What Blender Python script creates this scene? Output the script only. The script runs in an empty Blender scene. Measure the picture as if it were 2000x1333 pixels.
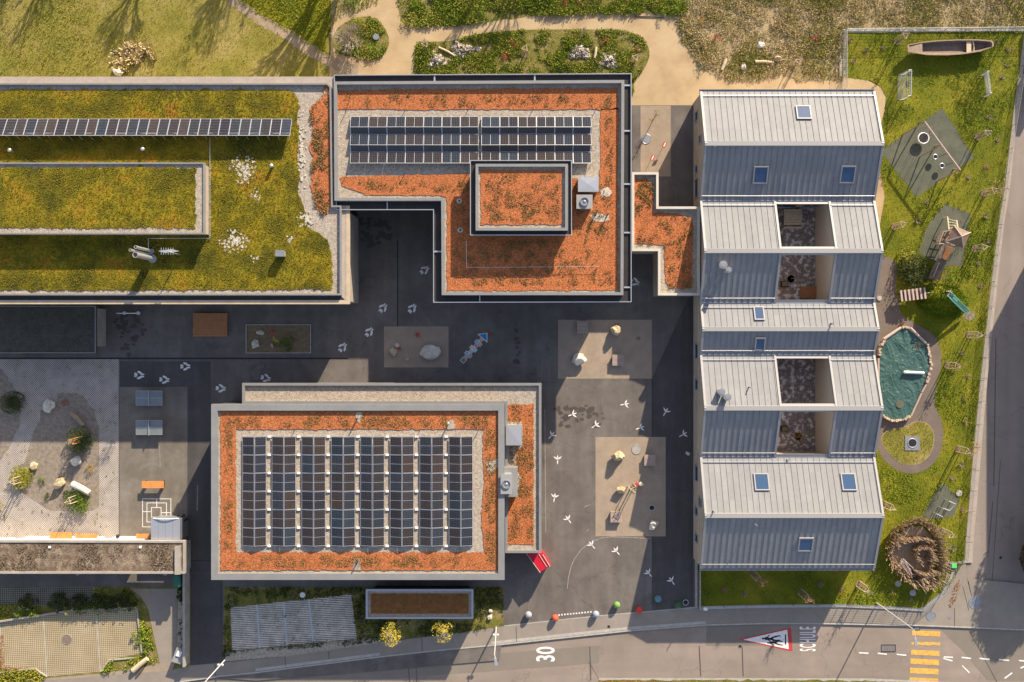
import bpy, math, random
import numpy as np
from mathutils import Vector, noise
random.seed(7)
rng = np.random.default_rng(11)
scn = bpy.context.scene
COL = scn.collection

# ------------------------------------------------------------------ camera, sky, sun, exposure
S = 18.7      # photograph pixels per metre on the ground
H = 92.0      # flying height of the camera
cd = bpy.data.cameras.new('camera')
cam = bpy.data.objects.new('camera', cd); COL.objects.link(cam)
cam.location = (0, 0, H)
cd.sensor_width = 36.0
cd.lens = 36.0 * H / (2000 / S)
cd.clip_end = 2000
scn.camera = cam

SUN = Vector((1.048, 2.048, 1.0)).normalized()      # towards the sun
world = bpy.data.worlds.new("World"); scn.world = world
world.use_nodes = True
wn = world.node_tree
bg = wn.nodes['Background']
sky = wn.nodes.new('ShaderNodeTexSky'); sky.sky_type = 'NISHITA'
sky.sun_disc = False
sky.sun_elevation = math.asin(SUN.z)
sky.sun_rotation = math.atan2(SUN.x, SUN.y)
sky.air_density = 1.0; sky.dust_density = 0.6
tint = wn.nodes.new('ShaderNodeVectorMath'); tint.operation = 'MULTIPLY'; tint.inputs[1].default_value = (1.26, 1.02, 0.93)
wn.links.new(sky.outputs[0], tint.inputs[0]); wn.links.new(tint.outputs[0], bg.inputs[0]); bg.inputs[1].default_value = 0.118
sd = bpy.data.lights.new('sun', 'SUN'); sd.energy = 4.6; sd.angle = math.radians(0.5)
sd.color = (1.0, 0.87, 0.69)
so = bpy.data.objects.new('sun', sd); COL.objects.link(so)
so.rotation_euler = (-SUN).to_track_quat('-Z', 'Y').to_euler(); so.location = (60, 60, 80)
scn.view_settings.view_transform = 'Standard'
scn.view_settings.look = 'None'
scn.view_settings.exposure = 1.05
scn.view_settings.gamma = 1.0

# ------------------------------------------------------------------ coordinates
def G(px, py, z=0.0):                    # ground coordinates
    return ((px - 1000) / S, -(py - 666.5) / S, z)
def I(px, py, h=0.0):                    # a point seen at that pixel, at height h
    k = (1 - h / H) / S
    return ((px - 1000) * k, -(py - 666.5) * k, h)
def g2(pts): return [G(*p)[:2] for p in pts]
def i2(pts, h): return [I(p[0], p[1], h)[:2] for p in pts]
def rect(x0, y0, x1, y1): return [(x0, y0), (x1, y0), (x1, y1), (x0, y1)]

def area(p): return 0.5 * sum(p[i][0] * p[(i + 1) % len(p)][1] - p[(i + 1) % len(p)][0] * p[i][1] for i in range(len(p)))
def ccw(p): return list(p) if area(p) > 0 else list(p)[::-1]
def inset(p, d):
    p = ccw(p); n = len(p); out = []
    for i in range(n):
        a, b, c = Vector(p[i - 1]), Vector(p[i]), Vector(p[(i + 1) % n])
        d1 = (b - a).normalized(); d2 = (c - b).normalized()
        n1 = Vector((-d1.y, d1.x)); n2 = Vector((-d2.y, d2.x))
        m = (n1 + n2)
        if m.length < 1e-6: m = n1.copy()
        m.normalize()
        out.append(tuple(b + m * (d / max(0.3, m.dot(n1)))))
    return out
def smooth(pts, n=5):                    # closed Catmull-Rom
    out = []; L = len(pts)
    for i in range(L):
        p0, p1, p2, p3 = [Vector(pts[(i + k - 1) % L]) for k in range(4)]
        for j in range(n):
            t = j / n
            q = 0.5 * ((2 * p1) + (-p0 + p2) * t + (2 * p0 - 5 * p1 + 4 * p2 - p3) * t * t + (-p0 + 3 * p1 - 3 * p2 + p3) * t ** 3)
            out.append((q.x, q.y))
    return out
def rough(pts, step=6.0, amp=1.6, seed=1):   # uneven edge along a polygon
    r = random.Random(seed); out = []; L = len(pts)
    for i in range(L):
        a, b = Vector(pts[i]), Vector(pts[(i + 1) % L]); d = (b - a); n = max(1, int(d.length / step))
        for j in range(n):
            q = a + d * (j / n)
            out.append((q.x + r.gauss(0, amp), q.y + r.gauss(0, amp)))
    return out
def inpoly(x, y, poly):
    poly = np.asarray(poly); c = np.zeros(len(x), bool); j = len(poly) - 1
    for i in range(len(poly)):
        xi, yi = poly[i]; xj, yj = poly[j]
        if yi != yj:
            m = ((yi > y) != (yj > y)) & (x < (xj - xi) * (y - yi) / (yj - yi) + xi)
            c ^= m
        j = i
    return c

# ------------------------------------------------------------------ objects
def tag(o, label=None, cat=None, group=None, kind=None):
    if label: o['label'] = label
    if cat: o['category'] = cat
    if group: o['group'] = group
    if kind: o['kind'] = kind
    return o
def thing(name, label, cat, loc=(0, 0, 0), group=None):
    o = bpy.data.objects.new(name, None); COL.objects.link(o); o.location = loc
    o.empty_display_size = 0.2
    return tag(o, label, cat, group)
def rootof(o):
    while o.parent: o = o.parent
    return o
class MB:
    def __init__(s): s.v = []; s.f = []; s.m = []; s.mi = 0; s.uv = None
    def add(s, vs, fs):
        b = len(s.v); s.v += [tuple(p) for p in vs]
        for f in fs: s.f.append(tuple(b + i for i in f)); s.m.append(s.mi)
    def poly(s, pts, z): s.add([(p[0], p[1], z) for p in ccw(pts)], [tuple(range(len(pts)))])
    def prism(s, pts, z0, z1, bottom=False):
        p = ccw(pts); n = len(p)
        vs = [(a, b, z0) for a, b in p] + [(a, b, z1) for a, b in p]
        fs = [(i, (i + 1) % n, n + (i + 1) % n, n + i) for i in range(n)] + [tuple(range(n, 2 * n))]
        if bottom: fs.append(tuple(range(n - 1, -1, -1)))
        s.add(vs, fs)
    def box(s, x0, y0, z0, x1, y1, z1):
        x0, x1 = sorted((x0, x1)); y0, y1 = sorted((y0, y1))
        s.prism([(x0, y0), (x1, y0), (x1, y1), (x0, y1)], z0, z1, True)
    def obox(s, c, size, ang=0.0, tilt=0.0, roll=0.0):   # centre, full size, turned about z (deg)
        from mathutils import Euler
        R = Euler((math.radians(roll), math.radians(tilt), math.radians(ang))).to_matrix()
        hx, hy, hz = [q / 2 for q in size]; c = Vector(c)
        vs = [c + R @ Vector((a * hx, b * hy, d * hz)) for d in (-1, 1) for a, b in ((-1, -1), (1, -1), (1, 1), (-1, 1))]
        s.add(vs, [(3, 2, 1, 0), (4, 5, 6, 7), (0, 1, 5, 4), (1, 2, 6, 5), (2, 3, 7, 6), (3, 0, 4, 7)])
    def hexa(s, a, b):                   # two loops of four points
        s.add(list(a) + list(b), [(3, 2, 1, 0), (4, 5, 6, 7), (0, 1, 5, 4), (1, 2, 6, 5), (2, 3, 7, 6), (3, 0, 4, 7)])
    def ring(s, outer, w, z0, z1):       # parapet / frame
        o = ccw(outer); i = inset(o, w); n = len(o)
        vs = [(a, b, z1) for a, b in o] + [(a, b, z1) for a, b in i] + [(a, b, z0) for a, b in o] + [(a, b, z0) for a, b in i]
        fs = []
        for k in range(n):
            j = (k + 1) % n
            fs += [(k, j, n + j, n + k), (2 * n + k, 2 * n + j, j, k), (n + k, n + j, 3 * n + j, 3 * n + k)]
        s.add(vs, fs)
    def tube(s, p0, p1, r0, r1=None, n=6, cap=True):
        r1 = r0 if r1 is None else r1
        p0, p1 = Vector(p0), Vector(p1); d = (p1 - p0)
        if d.length < 1e-6: return
        d.normalize(); a = d.orthogonal().normalized(); b = d.cross(a)
        vs = []
        for p, r in ((p0, r0), (p1, r1)):
            for k in range(n):
                t = 2 * math.pi * k / n; vs.append(p + a * (r * math.cos(t)) + b * (r * math.sin(t)))
        fs = [(k, (k + 1) % n, n + (k + 1) % n, n + k) for k in range(n)]
        if cap: fs += [tuple(range(n, 2 * n)), tuple(range(n - 1, -1, -1))]
        s.add(vs, fs)
    def path(s, pts, r, n=5):
        for a, b in zip(pts, pts[1:]): s.tube(a, b, r, r, n)
    def disc(s, c, r, z0, z1, n=20):
        s.prism([(c[0] + r * math.cos(2 * math.pi * k / n), c[1] + r * math.sin(2 * math.pi * k / n)) for k in range(n)], z0, z1)
    def ball(s, c, r, nu=16, nv=10, sc=(1, 1, 1), jit=0.0, seed=0, ang=0.0):
        vs = [(0, 0, 1)]
        for j in range(1, nv):
            ph = math.pi * j / nv
            for i in range(nu):
                th = 2 * math.pi * i / nu; vs.append((math.sin(ph) * math.cos(th), math.sin(ph) * math.sin(th), math.cos(ph)))
        vs.append((0, 0, -1))
        ca, sa = math.cos(math.radians(ang)), math.sin(math.radians(ang))
        out = []
        for v in vs:
            q = Vector(v)
            if jit:
                k = 1 + jit * noise.noise(q * 1.1 + Vector((seed * 3.7, seed, 0))) * 2 + jit * 0.5 * noise.noise(q * 3 + Vector((seed, 0, 9)))
                q = q * k
                for a in range(7):        # broken faces
                    rr = random.Random(seed * 31 + a)
                    nn = Vector((rr.gauss(0, 1), rr.gauss(0, 1), rr.gauss(0, 1) + .3)).normalized(); lim = .68 + .16 * rr.random()
                    dd = q.dot(nn)
                    if dd > lim: q = q - nn * (dd - lim)
            x, y, z = q.x * r * sc[0], q.y * r * sc[1], q.z * r * sc[2]
            out.append((c[0] + x * ca - y * sa, c[1] + x * sa + y * ca, c[2] + z))
        fs = [(0, 1 + i, 1 + (i + 1) % nu) for i in range(nu)]
        for j in range(nv - 2):
            for i in range(nu):
                a = 1 + j * nu + i; b = 1 + j * nu + (i + 1) % nu
                fs.append((a, a + nu, b + nu, b))
        L = len(vs) - 1; bb = 1 + (nv - 2) * nu
        fs += [(L, bb + (i + 1) % nu, bb + i) for i in range(nu)]
        s.add(out, fs)
    def build(s, name, mat, parent=None, sm=False, origin=None, **kw):
        me = bpy.data.meshes.new(name)
        if parent is not None: off = Vector(rootof(parent).location)
        elif origin is not None: off = Vector(origin)
        elif kw.get('kind') == 'structure' or not s.v: off = Vector((0, 0, 0))
        else:
            a = np.array(s.v); off = Vector(((a[:, 0].min() + a[:, 0].max()) / 2, (a[:, 1].min() + a[:, 1].max()) / 2, a[:, 2].min()))
        me.from_pydata([(v[0] - off.x, v[1] - off.y, v[2] - off.z) for v in s.v], [], s.f)
        mats = mat if isinstance(mat, (list, tuple)) else [mat]
        for q in mats: me.materials.append(q)
        if len(mats) > 1: me.polygons.foreach_set('material_index', s.m)
        if sm: me.polygons.foreach_set('use_smooth', [True] * len(me.polygons))
        if s.uv:
            l = me.uv_layers.new(name='UVMap'); l.data.foreach_set('uv', s.uv)
        me.update()
        o = bpy.data.objects.new(name, me); COL.objects.link(o)
        if parent is not None: o.parent = parent
        else: o.location = off
        return tag(o, kw.get('label'), kw.get('cat'), kw.get('group'), kw.get('kind'))

# ------------------------------------------------------------------ materials
def lin(c):
    return tuple(((q / 255) / 12.92 if q / 255 <= .04045 else ((q / 255 + .055) / 1.055) ** 2.4) for q in c) + (1,)
def col(c): return tuple(c) + (1,) if len(c) == 3 else c
MATS = {}
def mat(name, cols, scale=1.0, rough=0.9, metal=0.0, bump=0.0, bscale=20.0, fine=0.25, fscale=25.0, detail=4.0, stops=None, spec=0.3,
        tex='pos', distort=0.0, grime=0.0, gscale=.15, extra=None, sheen=None):
    if name in MATS: return MATS[name]
    m = bpy.data.materials.new(name); m.use_nodes = True; MATS[name] = m
    nt = m.node_tree; N = nt.nodes; L = nt.links; b = N['Principled BSDF']
    b.inputs['Roughness'].default_value = rough; b.inputs['Metallic'].default_value = metal
    b.inputs['Specular IOR Level'].default_value = spec
    if tex == 'pos':
        pos = N.new('ShaderNodeNewGeometry').outputs['Position']
    else:
        pos = N.new('ShaderNodeTexCoord').outputs['Object']
    def noi(sc, det, dist=0.0):
        n = N.new('ShaderNodeTexNoise'); n.inputs['Scale'].default_value = sc; n.inputs['Detail'].default_value = det
        n.inputs['Distortion'].default_value = dist
        n.inputs['Roughness'].default_value = 0.6
        L.new(pos, n.inputs['Vector']); return n.outputs['Fac']
    if len(cols) > 1:
        r = N.new('ShaderNodeValToRGB'); cr = r.color_ramp
        k = len(cols)
        st = stops or [0.3 + 0.4 * i / (k - 1) for i in range(k)]
        while len(cr.elements) < k: cr.elements.new(0.5)
        for i, e in enumerate(cr.elements): e.position = st[i]; e.color = col(cols[i])
        L.new(noi(scale, detail, distort), r.inputs[0]); c = r.outputs[0]
    else:
        rgb = N.new('ShaderNodeRGB'); rgb.outputs[0].default_value = col(cols[0]); c = rgb.outputs[0]
    def mul(c, fac, lo, hi):
        mr = N.new('ShaderNodeMapRange'); mr.inputs[1].default_value = 0.25; mr.inputs[2].default_value = 0.75
        mr.inputs[3].default_value = lo; mr.inputs[4].default_value = hi; L.new(fac, mr.inputs[0])
        v = N.new('ShaderNodeVectorMath'); v.operation = 'SCALE'; L.new(c, v.inputs[0]); L.new(mr.outputs[0], v.inputs['Scale'])
        return v.outputs[0]
    if fine: c = mul(c, noi(fscale, 3), 1 - fine, 1 + fine)
    if grime: c = mul(c, noi(gscale, 5, 1.5), 1 - grime, 1 + grime)
    if extra: c = extra(N, L, pos, c)
    L.new(c, b.inputs['Base Color'])
    if bump:
        bp = N.new('ShaderNodeBump'); bp.inputs['Strength'].default_value = min(1, bump); bp.inputs['Distance'].default_value = 0.06 * max(1, bump)
        L.new(noi(bscale, 4), bp.inputs['Height']); L.new(bp.outputs[0], b.inputs['Normal'])
    return m
def leafmat(name, cols, rough=0.7, big=0.0):
    if name in MATS: return MATS[name]
    m = bpy.data.materials.new(name); m.use_nodes = True; MATS[name] = m
    nt = m.node_tree; N = nt.nodes; L = nt.links; b = N['Principled BSDF']
    b.inputs['Roughness'].default_value = rough; b.inputs['Specular IOR Level'].default_value = 0.25
    g = N.new('ShaderNodeNewGeometry'); r = N.new('ShaderNodeValToRGB'); cr = r.color_ramp; k = len(cols)
    while len(cr.elements) < k: cr.elements.new(0.5)
    for i, e in enumerate(cr.elements): e.position = i / max(1, k - 1); e.color = col(cols[i])
    n = N.new('ShaderNodeTexNoise'); n.inputs['Scale'].default_value = 0.35; n.inputs['Detail'].default_value = 4
    L.new(g.outputs['Position'], n.inputs['Vector'])
    mx = N.new('ShaderNodeMix'); mx.data_type = 'FLOAT'; mx.inputs[0].default_value = 0.5
    mr = N.new('ShaderNodeMapRange'); mr.inputs[1].default_value = .3; mr.inputs[2].default_value = .7; L.new(n.outputs[0], mr.inputs[0])
    L.new(g.outputs['Random Per Island'], mx.inputs[2]); L.new(mr.outputs[0], mx.inputs[3])
    L.new(mx.outputs[0], r.inputs[0]); L.new(r.outputs[0], b.inputs['Base Color'])
    return m
def pattern(kind, pitch, c2, ang=0.0, thick=0.2, strength=1.0, pitch2=None, off=(0, 0)):
    """extra= hook: paver joints and dots"""
    def f(N, L, pos, c):
        mp = N.new('ShaderNodeMapping'); mp.inputs['Rotation'].default_value[2] = math.radians(ang)
        mp.inputs['Scale'].default_value = (1 / pitch, 1 / (pitch2 or pitch), 1); L.new(pos, mp.inputs[0])
        mp.inputs['Location'].default_value = (off[0], off[1], 0)
        sp = N.new('ShaderNodeSeparateXYZ'); L.new(mp.outputs[0], sp.inputs[0])
        def line(o, t):
            fr = N.new('ShaderNodeMath'); fr.operation = 'FRACT'; L.new(o, fr.inputs[0])
            lt = N.new('ShaderNodeMath'); lt.operation = 'LESS_THAN'; L.new(fr.outputs[0], lt.inputs[0]); lt.inputs[1].default_value = t
            return lt.outputs[0]
        a = line(sp.outputs[0], thick); b = line(sp.outputs[1], thick)
        mth = N.new('ShaderNodeMath'); mth.operation = {'grid': 'MAXIMUM', 'dots': 'MULTIPLY', 'bars': 'MAXIMUM'}[kind]
        L.new(a, mth.inputs[0]); L.new(b, mth.inputs[1]); out = mth.outputs[0]
        if kind == 'bars': out = b
        sc = N.new('ShaderNodeMath'); sc.operation = 'MULTIPLY'; sc.inputs[1].default_value = strength; L.new(out, sc.inputs[0])
        mx = N.new('ShaderNodeMix'); mx.data_type = 'RGBA'; L.new(sc.outputs[0], mx.inputs[0]); L.new(c, mx.inputs[6]); mx.inputs[7].default_value = col(c2)
        return mx.outputs[2]
    return f

def streaks(sx, sy, amp, pans=0.0, crack=0.0):
    def f(N, L, pos, c):
        mp = N.new('ShaderNodeMapping'); mp.inputs['Scale'].default_value = (sx, sy, .2); L.new(pos, mp.inputs[0])
        n = N.new('ShaderNodeTexNoise'); n.inputs['Scale'].default_value = 1; n.inputs['Detail'].default_value = 5; L.new(mp.outputs[0], n.inputs['Vector'])
        mr = N.new('ShaderNodeMapRange'); mr.inputs[1].default_value = .3; mr.inputs[2].default_value = .7; mr.inputs[3].default_value = 1 - amp; mr.inputs[4].default_value = 1 + amp; L.new(n.outputs[0], mr.inputs[0])
        v = N.new('ShaderNodeVectorMath'); v.operation = 'SCALE'; L.new(c, v.inputs[0]); L.new(mr.outputs[0], v.inputs['Scale']); c = v.outputs[0]
        if pans:
            sp = N.new('ShaderNodeSeparateXYZ'); L.new(pos, sp.inputs[0])
            a = N.new('ShaderNodeMath'); a.operation = 'MULTIPLY_ADD'; a.inputs[1].default_value = 1 / .585; a.inputs[2].default_value = -(((1354.0 - 1000) / 18.7) / .585) % 1; L.new(sp.outputs[0], a.inputs[0])
            fl = N.new('ShaderNodeMath'); fl.operation = 'FLOOR'; L.new(a.outputs[0], fl.inputs[0])
            b_ = N.new('ShaderNodeMath'); b_.operation = 'MULTIPLY'; b_.inputs[1].default_value = 1 / 2.6; L.new(sp.outputs[1], b_.inputs[0])
            f2 = N.new('ShaderNodeMath'); f2.operation = 'FLOOR'; L.new(b_.outputs[0], f2.inputs[0])
            cb = N.new('ShaderNodeCombineXYZ'); L.new(fl.outputs[0], cb.inputs[0]); L.new(f2.outputs[0], cb.inputs[1])
            w = N.new('ShaderNodeTexWhiteNoise'); w.noise_dimensions = '2D'; L.new(cb.outputs[0], w.inputs['Vector'])
            m2 = N.new('ShaderNodeMapRange'); m2.inputs[3].default_value = 1 - pans; m2.inputs[4].default_value = 1 + pans; L.new(w.outputs[0], m2.inputs[0])
            v = N.new('ShaderNodeVectorMath'); v.operation = 'SCALE'; L.new(c, v.inputs[0]); L.new(m2.outputs[0], v.inputs['Scale']); c = v.outputs[0]
        if crack:
            vo = N.new('ShaderNodeTexVoronoi'); vo.feature = 'DISTANCE_TO_EDGE'; vo.inputs['Scale'].default_value = .16
            d = N.new('ShaderNodeTexNoise'); d.inputs['Scale'].default_value = .9; d.inputs['Detail'].default_value = 6; L.new(pos, d.inputs['Vector'])
            ad = N.new('ShaderNodeVectorMath'); ad.operation = 'MULTIPLY_ADD'; ad.inputs[1].default_value = (2.2, 2.2, 0); L.new(d.outputs['Color'], ad.inputs[0]); L.new(pos, ad.inputs[2]); L.new(ad.outputs[0], vo.inputs['Vector'])
            lt = N.new('ShaderNodeMapRange'); lt.inputs[1].default_value = .0; lt.inputs[2].default_value = .008; lt.inputs[3].default_value = 1 - crack; lt.inputs[4].default_value = 1; L.new(vo.outputs['Distance'], lt.inputs[0])
            v = N.new('ShaderNodeVectorMath'); v.operation = 'SCALE'; L.new(c, v.inputs[0]); L.new(lt.outputs[0], v.inputs['Scale']); c = v.outputs[0]
        return c
    return f
M = {}
M['asphalt'] = mat('asphalt', [(.115, .101, .089), (.14, .122, .106), (.17, .15, .13)], .25, .88, bump=.3, bscale=40, fine=.10, fscale=50, grime=.15, gscale=.5, extra=streaks(1.1, .10, .10, crack=.25))
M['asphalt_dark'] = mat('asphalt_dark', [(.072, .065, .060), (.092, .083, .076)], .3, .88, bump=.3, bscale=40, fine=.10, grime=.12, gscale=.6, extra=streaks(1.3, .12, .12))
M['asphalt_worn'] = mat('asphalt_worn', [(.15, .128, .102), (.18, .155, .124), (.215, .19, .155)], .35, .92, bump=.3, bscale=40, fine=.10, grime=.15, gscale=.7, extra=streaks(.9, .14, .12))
M['road'] = mat('road_asphalt', [(.235, .19, .152), (.265, .215, .172), (.30, .24, .195)], .12, .9, bump=.25, bscale=50, fine=.07, fscale=30, grime=.09, gscale=.3, extra=streaks(.08, .9, .07, crack=.22))
M['road_patch'] = mat('road_patch', [(.20, .17, .137), (.225, .195, .158)], .3, .9, bump=.25, bscale=50, fine=.07, grime=.08)
M['street'] = mat('street_asphalt', [(.24, .20, .168), (.275, .23, .192)], .2, .9, bump=.25, bscale=50, fine=.07, grime=.09, extra=streaks(.9, .06, .08, crack=.2))
M['walk'] = mat('pavement_asphalt', [(.25, .212, .172), (.285, .245, .20)], .3, .9, bump=.25, bscale=50, fine=.07, grime=.09, gscale=.6)
M['kerb'] = mat('kerb_stone', [(.34, .32, .28), (.44, .42, .37)], 2, .9, bump=.3, fine=.15, fscale=8)
M['gravel_path'] = mat('path_gravel', [(.38, .27, .145), (.46, .335, .185), (.50, .38, .22)], .4, .95, bump=.35, bscale=30, fine=.10, fscale=25, grime=.08)
M['trail'] = mat('trail_earth', [(.26, .20, .125), (.38, .29, .19)], 1.2, .95, bump=.5, fine=.15)
M['gravel_tan'] = mat('courtyard_gravel', [(.30, .235, .17), (.37, .29, .21)], .9, .95, bump=.6, bscale=22, fine=.16, fscale=16, grime=.06)
M['gravel_grey'] = mat('pale_gravel', [(.27, .225, .17), (.38, .32, .25), (.46, .40, .315)], 3.5, .95, bump=1.0, bscale=9, fine=.28, fscale=10, detail=6)
M['mortar'] = mat('pale_stone_chips', [(.42, .37, .29), (.62, .56, .46)], 4, .95, bump=1.0, bscale=10, fine=.25, fscale=9)
M['island'] = mat('island_gravel', [(.19, .155, .12), (.26, .215, .165), (.33, .275, .215)], 2.5, .95, bump=.8, bscale=20, fine=.28, fscale=14, detail=7)
M['soil'] = mat('dark_soil', [(.15, .11, .06), (.25, .18, .11)], 3, .95, bump=.8, bscale=12, fine=.25)
M['rust'] = mat('brick_chip_substrate', [(.19, .055, .022), (.34, .105, .034), (.43, .145, .050), (.49, .20, .09)], 5.0, .95, bump=1.0, bscale=9, fine=.34, fscale=10, detail=9, stops=[.28, .42, .56, .72], grime=.10, gscale=.4)
M['rust_dull'] = mat('dull_brown_substrate', [(.20, .085, .025), (.30, .13, .04)], 2, .95, bump=.8, bscale=12, fine=.25, fscale=20)
M['lawn_dry'] = mat('dry_lawn', [(.13, .14, .02), (.23, .20, .035), (.33, .26, .09)], .22, .95, bump=.8, bscale=14, fine=.3, fscale=9, detail=8, grime=.15, gscale=.8)
M['lawn'] = mat('green_lawn', [(.075, .10, .005), (.15, .16, .007), (.26, .225, .018)], .25, .95, bump=.8, bscale=14, fine=.3, fscale=9, detail=8, grime=.15, gscale=.8)
M['bed'] = mat('bed_soil', [(.10, .11, .015), (.17, .15, .03), (.28, .21, .11)], 1.0, .95, bump=1.0, bscale=8, fine=.35, fscale=8, detail=7)
M['meadow'] = mat('dry_meadow', [(.20, .155, .06), (.32, .24, .12), (.42, .325, .185)], .35, .95, bump=1.0, bscale=7, fine=.3, fscale=6, detail=9)
M['moss'] = mat('roof_moss', [(.045, .048, .003), (.12, .105, .004), (.215, .17, .006), (.29, .145, .011)], .3, .95, bump=1.0, bscale=6, fine=.38, fscale=4.5, detail=9, stops=[.33, .46, .55, .68], grime=.12, gscale=1.6)
M['moss_brown'] = mat('roof_moss_brown', [(.10, .07, .045), (.19, .14, .095), (.33, .26, .18)], 1.4, .95, bump=1.0, bscale=7, fine=.35, fscale=6, detail=8)
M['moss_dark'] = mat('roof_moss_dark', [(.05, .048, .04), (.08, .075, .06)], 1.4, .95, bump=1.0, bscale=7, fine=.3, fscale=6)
M['concrete'] = mat('concrete', [(.30, .27, .23), (.38, .345, .30)], 1.2, .85, bump=.2, fine=.08, grime=.12, gscale=1)
M['concrete_pink'] = mat('washed_concrete', [(.34, .285, .235), (.42, .355, .29)], 1.5, .9, bump=.4, fine=.16, fscale=12)
M['sand_ledge'] = mat('sandstone_ledge', [(.42, .33, .22), (.52, .42, .29)], 1.5, .9, bump=.3, fine=.12)
M['white'] = mat('white_paint', [(.78, .76, .72)], rough=.6, fine=.05)
M['marking'] = mat('road_paint_white', [(.36, .33, .29), (.70, .67, .62), (.8, .78, .74)], 5, .8, stops=[.30, .40, .7], fine=.12, fscale=12)
M['marking_worn'] = mat('worn_white_paint', [(.24, .215, .18), (.34, .31, .27)], 3, .85, fine=.2, fscale=6)
M['yellow'] = mat('road_paint_yellow', [(.42, .28, .10), (.66, .36, .07), (.78, .46, .11)], 3.5, .8, fine=.12, fscale=12)
M['text_paint'] = mat('lettering_paint', [(.76, .73, .68)], rough=.8, fine=.06)
M['lamp_paint'] = mat('lamp_grey_paint', [(.50, .49, .46)], rough=.5, fine=.05)
M['red_mark'] = mat('road_paint_red', [(.48, .05, .045)], rough=.8, fine=.15)
M['blue_mark'] = mat('road_paint_blue', [(.03, .25, .50)], rough=.8, fine=.1)
M['black_mark'] = mat('road_paint_black', [(.02, .022, .026)], rough=.8, fine=.1)
M['zinc'] = mat('zinc_sheet', [(.218, .219, .219), (.240, .241, .240)], .5, .6, metal=.0, fine=.04, fscale=3, grime=.06, gscale=.8, spec=.2, bump=.10, bscale=1.6, extra=streaks(2.5, .22, .05, pans=.05))
M['zinc_trim'] = mat('zinc_trim', [(.29, .285, .275)], rough=.5, metal=.0, fine=.03, spec=.5)
M['metal_light'] = mat('light_metal', [(.55, .56, .57)], rough=.35, metal=.6, fine=.04)
M['metal_grey'] = mat('grey_metal', [(.30, .31, .32), (.36, .37, .38)], 1, .4, metal=.5, fine=.05)
M['parapet'] = mat('grey_parapet', [(.21, .21, .205), (.25, .25, .24)], .8, .6, metal=.1, fine=.05)
M['parapet_cream'] = mat('cream_parapet', [(.52, .48, .40), (.60, .56, .48)], .8, .6, fine=.05)
M['seam'] = mat('road_joint', [(.10, .085, .07)], rough=.9)
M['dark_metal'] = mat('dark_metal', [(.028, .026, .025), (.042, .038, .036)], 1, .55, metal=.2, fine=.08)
M['wall_dark'] = mat('dark_facade', [(.06, .055, .05)], rough=.8, fine=.08)
M['wall_beige'] = mat('timber_cladding', [(.36, .30, .23), (.44, .37, .29)], .6, .8, fine=.06, grime=.08)
M['wall_pale'] = mat('pale_wood', [(.62, .47, .28), (.70, .54, .33)], .6, .7, fine=.06)
M['glass'] = mat('window_glass', [(.02, .05, .10)], rough=.08, fine=0, spec=.9)
M['glass_sky'] = mat('skylight_glass', [(.035, .075, .15)], rough=.06, fine=0, spec=1.0)
M['wood'] = mat('weathered_wood', [(.26, .19, .13), (.38, .29, .20)], 3, .85, bump=.4, fine=.15, fscale=15)
M['wood_dark'] = mat('dark_wood', [(.16, .112, .085), (.24, .175, .135)], 3, .85, bump=.4, fine=.15)
M['wood_pale'] = mat('pale_stake_wood', [(.50, .38, .25), (.62, .50, .35)], 3, .85, fine=.12)
M['wood_orange'] = mat('orange_bench_wood', [(.62, .23, .06), (.72, .30, .09)], 2, .6, fine=.1)
M['wood_brown'] = mat('warm_deck_wood', [(.36, .15, .055), (.46, .21, .085)], 2, .7, fine=.12)
M['wood_pink'] = mat('grey_pink_deck', [(.42, .31, .26), (.50, .38, .32)], 2, .75, fine=.1)
M['stick'] = mat('willow_sticks', [(.22, .155, .10), (.40, .29, .185), (.56, .43, .28)], 5, .9, fine=.25, fscale=12)
M['rock_white'] = mat('pale_limestone', [(.45, .41, .33), (.66, .62, .53)], 2.5, .9, bump=.8, bscale=6, fine=.18, fscale=8)
M['rock_grey'] = mat('grey_rubble', [(.16, .14, .13), (.30, .27, .25)], 4, .9, bump=.8, bscale=8, fine=.25, fscale=8)
M['rock_tan'] = mat('tan_rock', [(.38, .30, .18), (.56, .45, .28)], 2.5, .9, bump=.8, bscale=6, fine=.18, fscale=8)
M['rubber'] = mat('playground_rubber', [(.095, .10, .07), (.125, .128, .09)], .8, .95, bump=.4, bscale=30, fine=.12, fscale=20, grime=.15, gscale=.7)
M['path_brown'] = mat('brown_path_asphalt', [(.15, .118, .095), (.19, .15, .12)], .6, .95, bump=.4, bscale=30, fine=.10, grime=.08)
M['tarp'] = mat('green_tarpaulin', [(.032, .082, .068), (.052, .115, .098)], .8, .42, fine=.1, bump=.25, bscale=5.0, spec=.6)
M['black'] = mat('black_rubber', [(.02, .021, .022)], rough=.6, fine=.1)
M['red'] = mat('red_lacquer', [(.50, .012, .03)], rough=.35, fine=.05, spec=.5)
M['green_bin'] = mat('green_plastic', [(.03, .17, .11)], rough=.45, fine=.05)
M['slide'] = mat('slide_green', [(.12, .30, .24)], rough=.35, fine=.05)
M['plant_red'] = leafmat('leaf_red', [(.20, .02, .01), (.45, .08, .03), (.35, .15, .05)])
M['leaf_green'] = leafmat('leaf_green', [(.05, .08, .006), (.11, .17, .01), (.21, .27, .02)])
M['leaf_lush'] = leafmat('leaf_lush', [(.08, .13, .005), (.17, .235, .008), (.28, .34, .015)])
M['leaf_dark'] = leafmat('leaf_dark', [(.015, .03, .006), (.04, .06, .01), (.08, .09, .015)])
M['leaf_yellow'] = leafmat('leaf_yellow', [(.40, .30, .02), (.62, .48, .04), (.50, .42, .08)])
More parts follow.
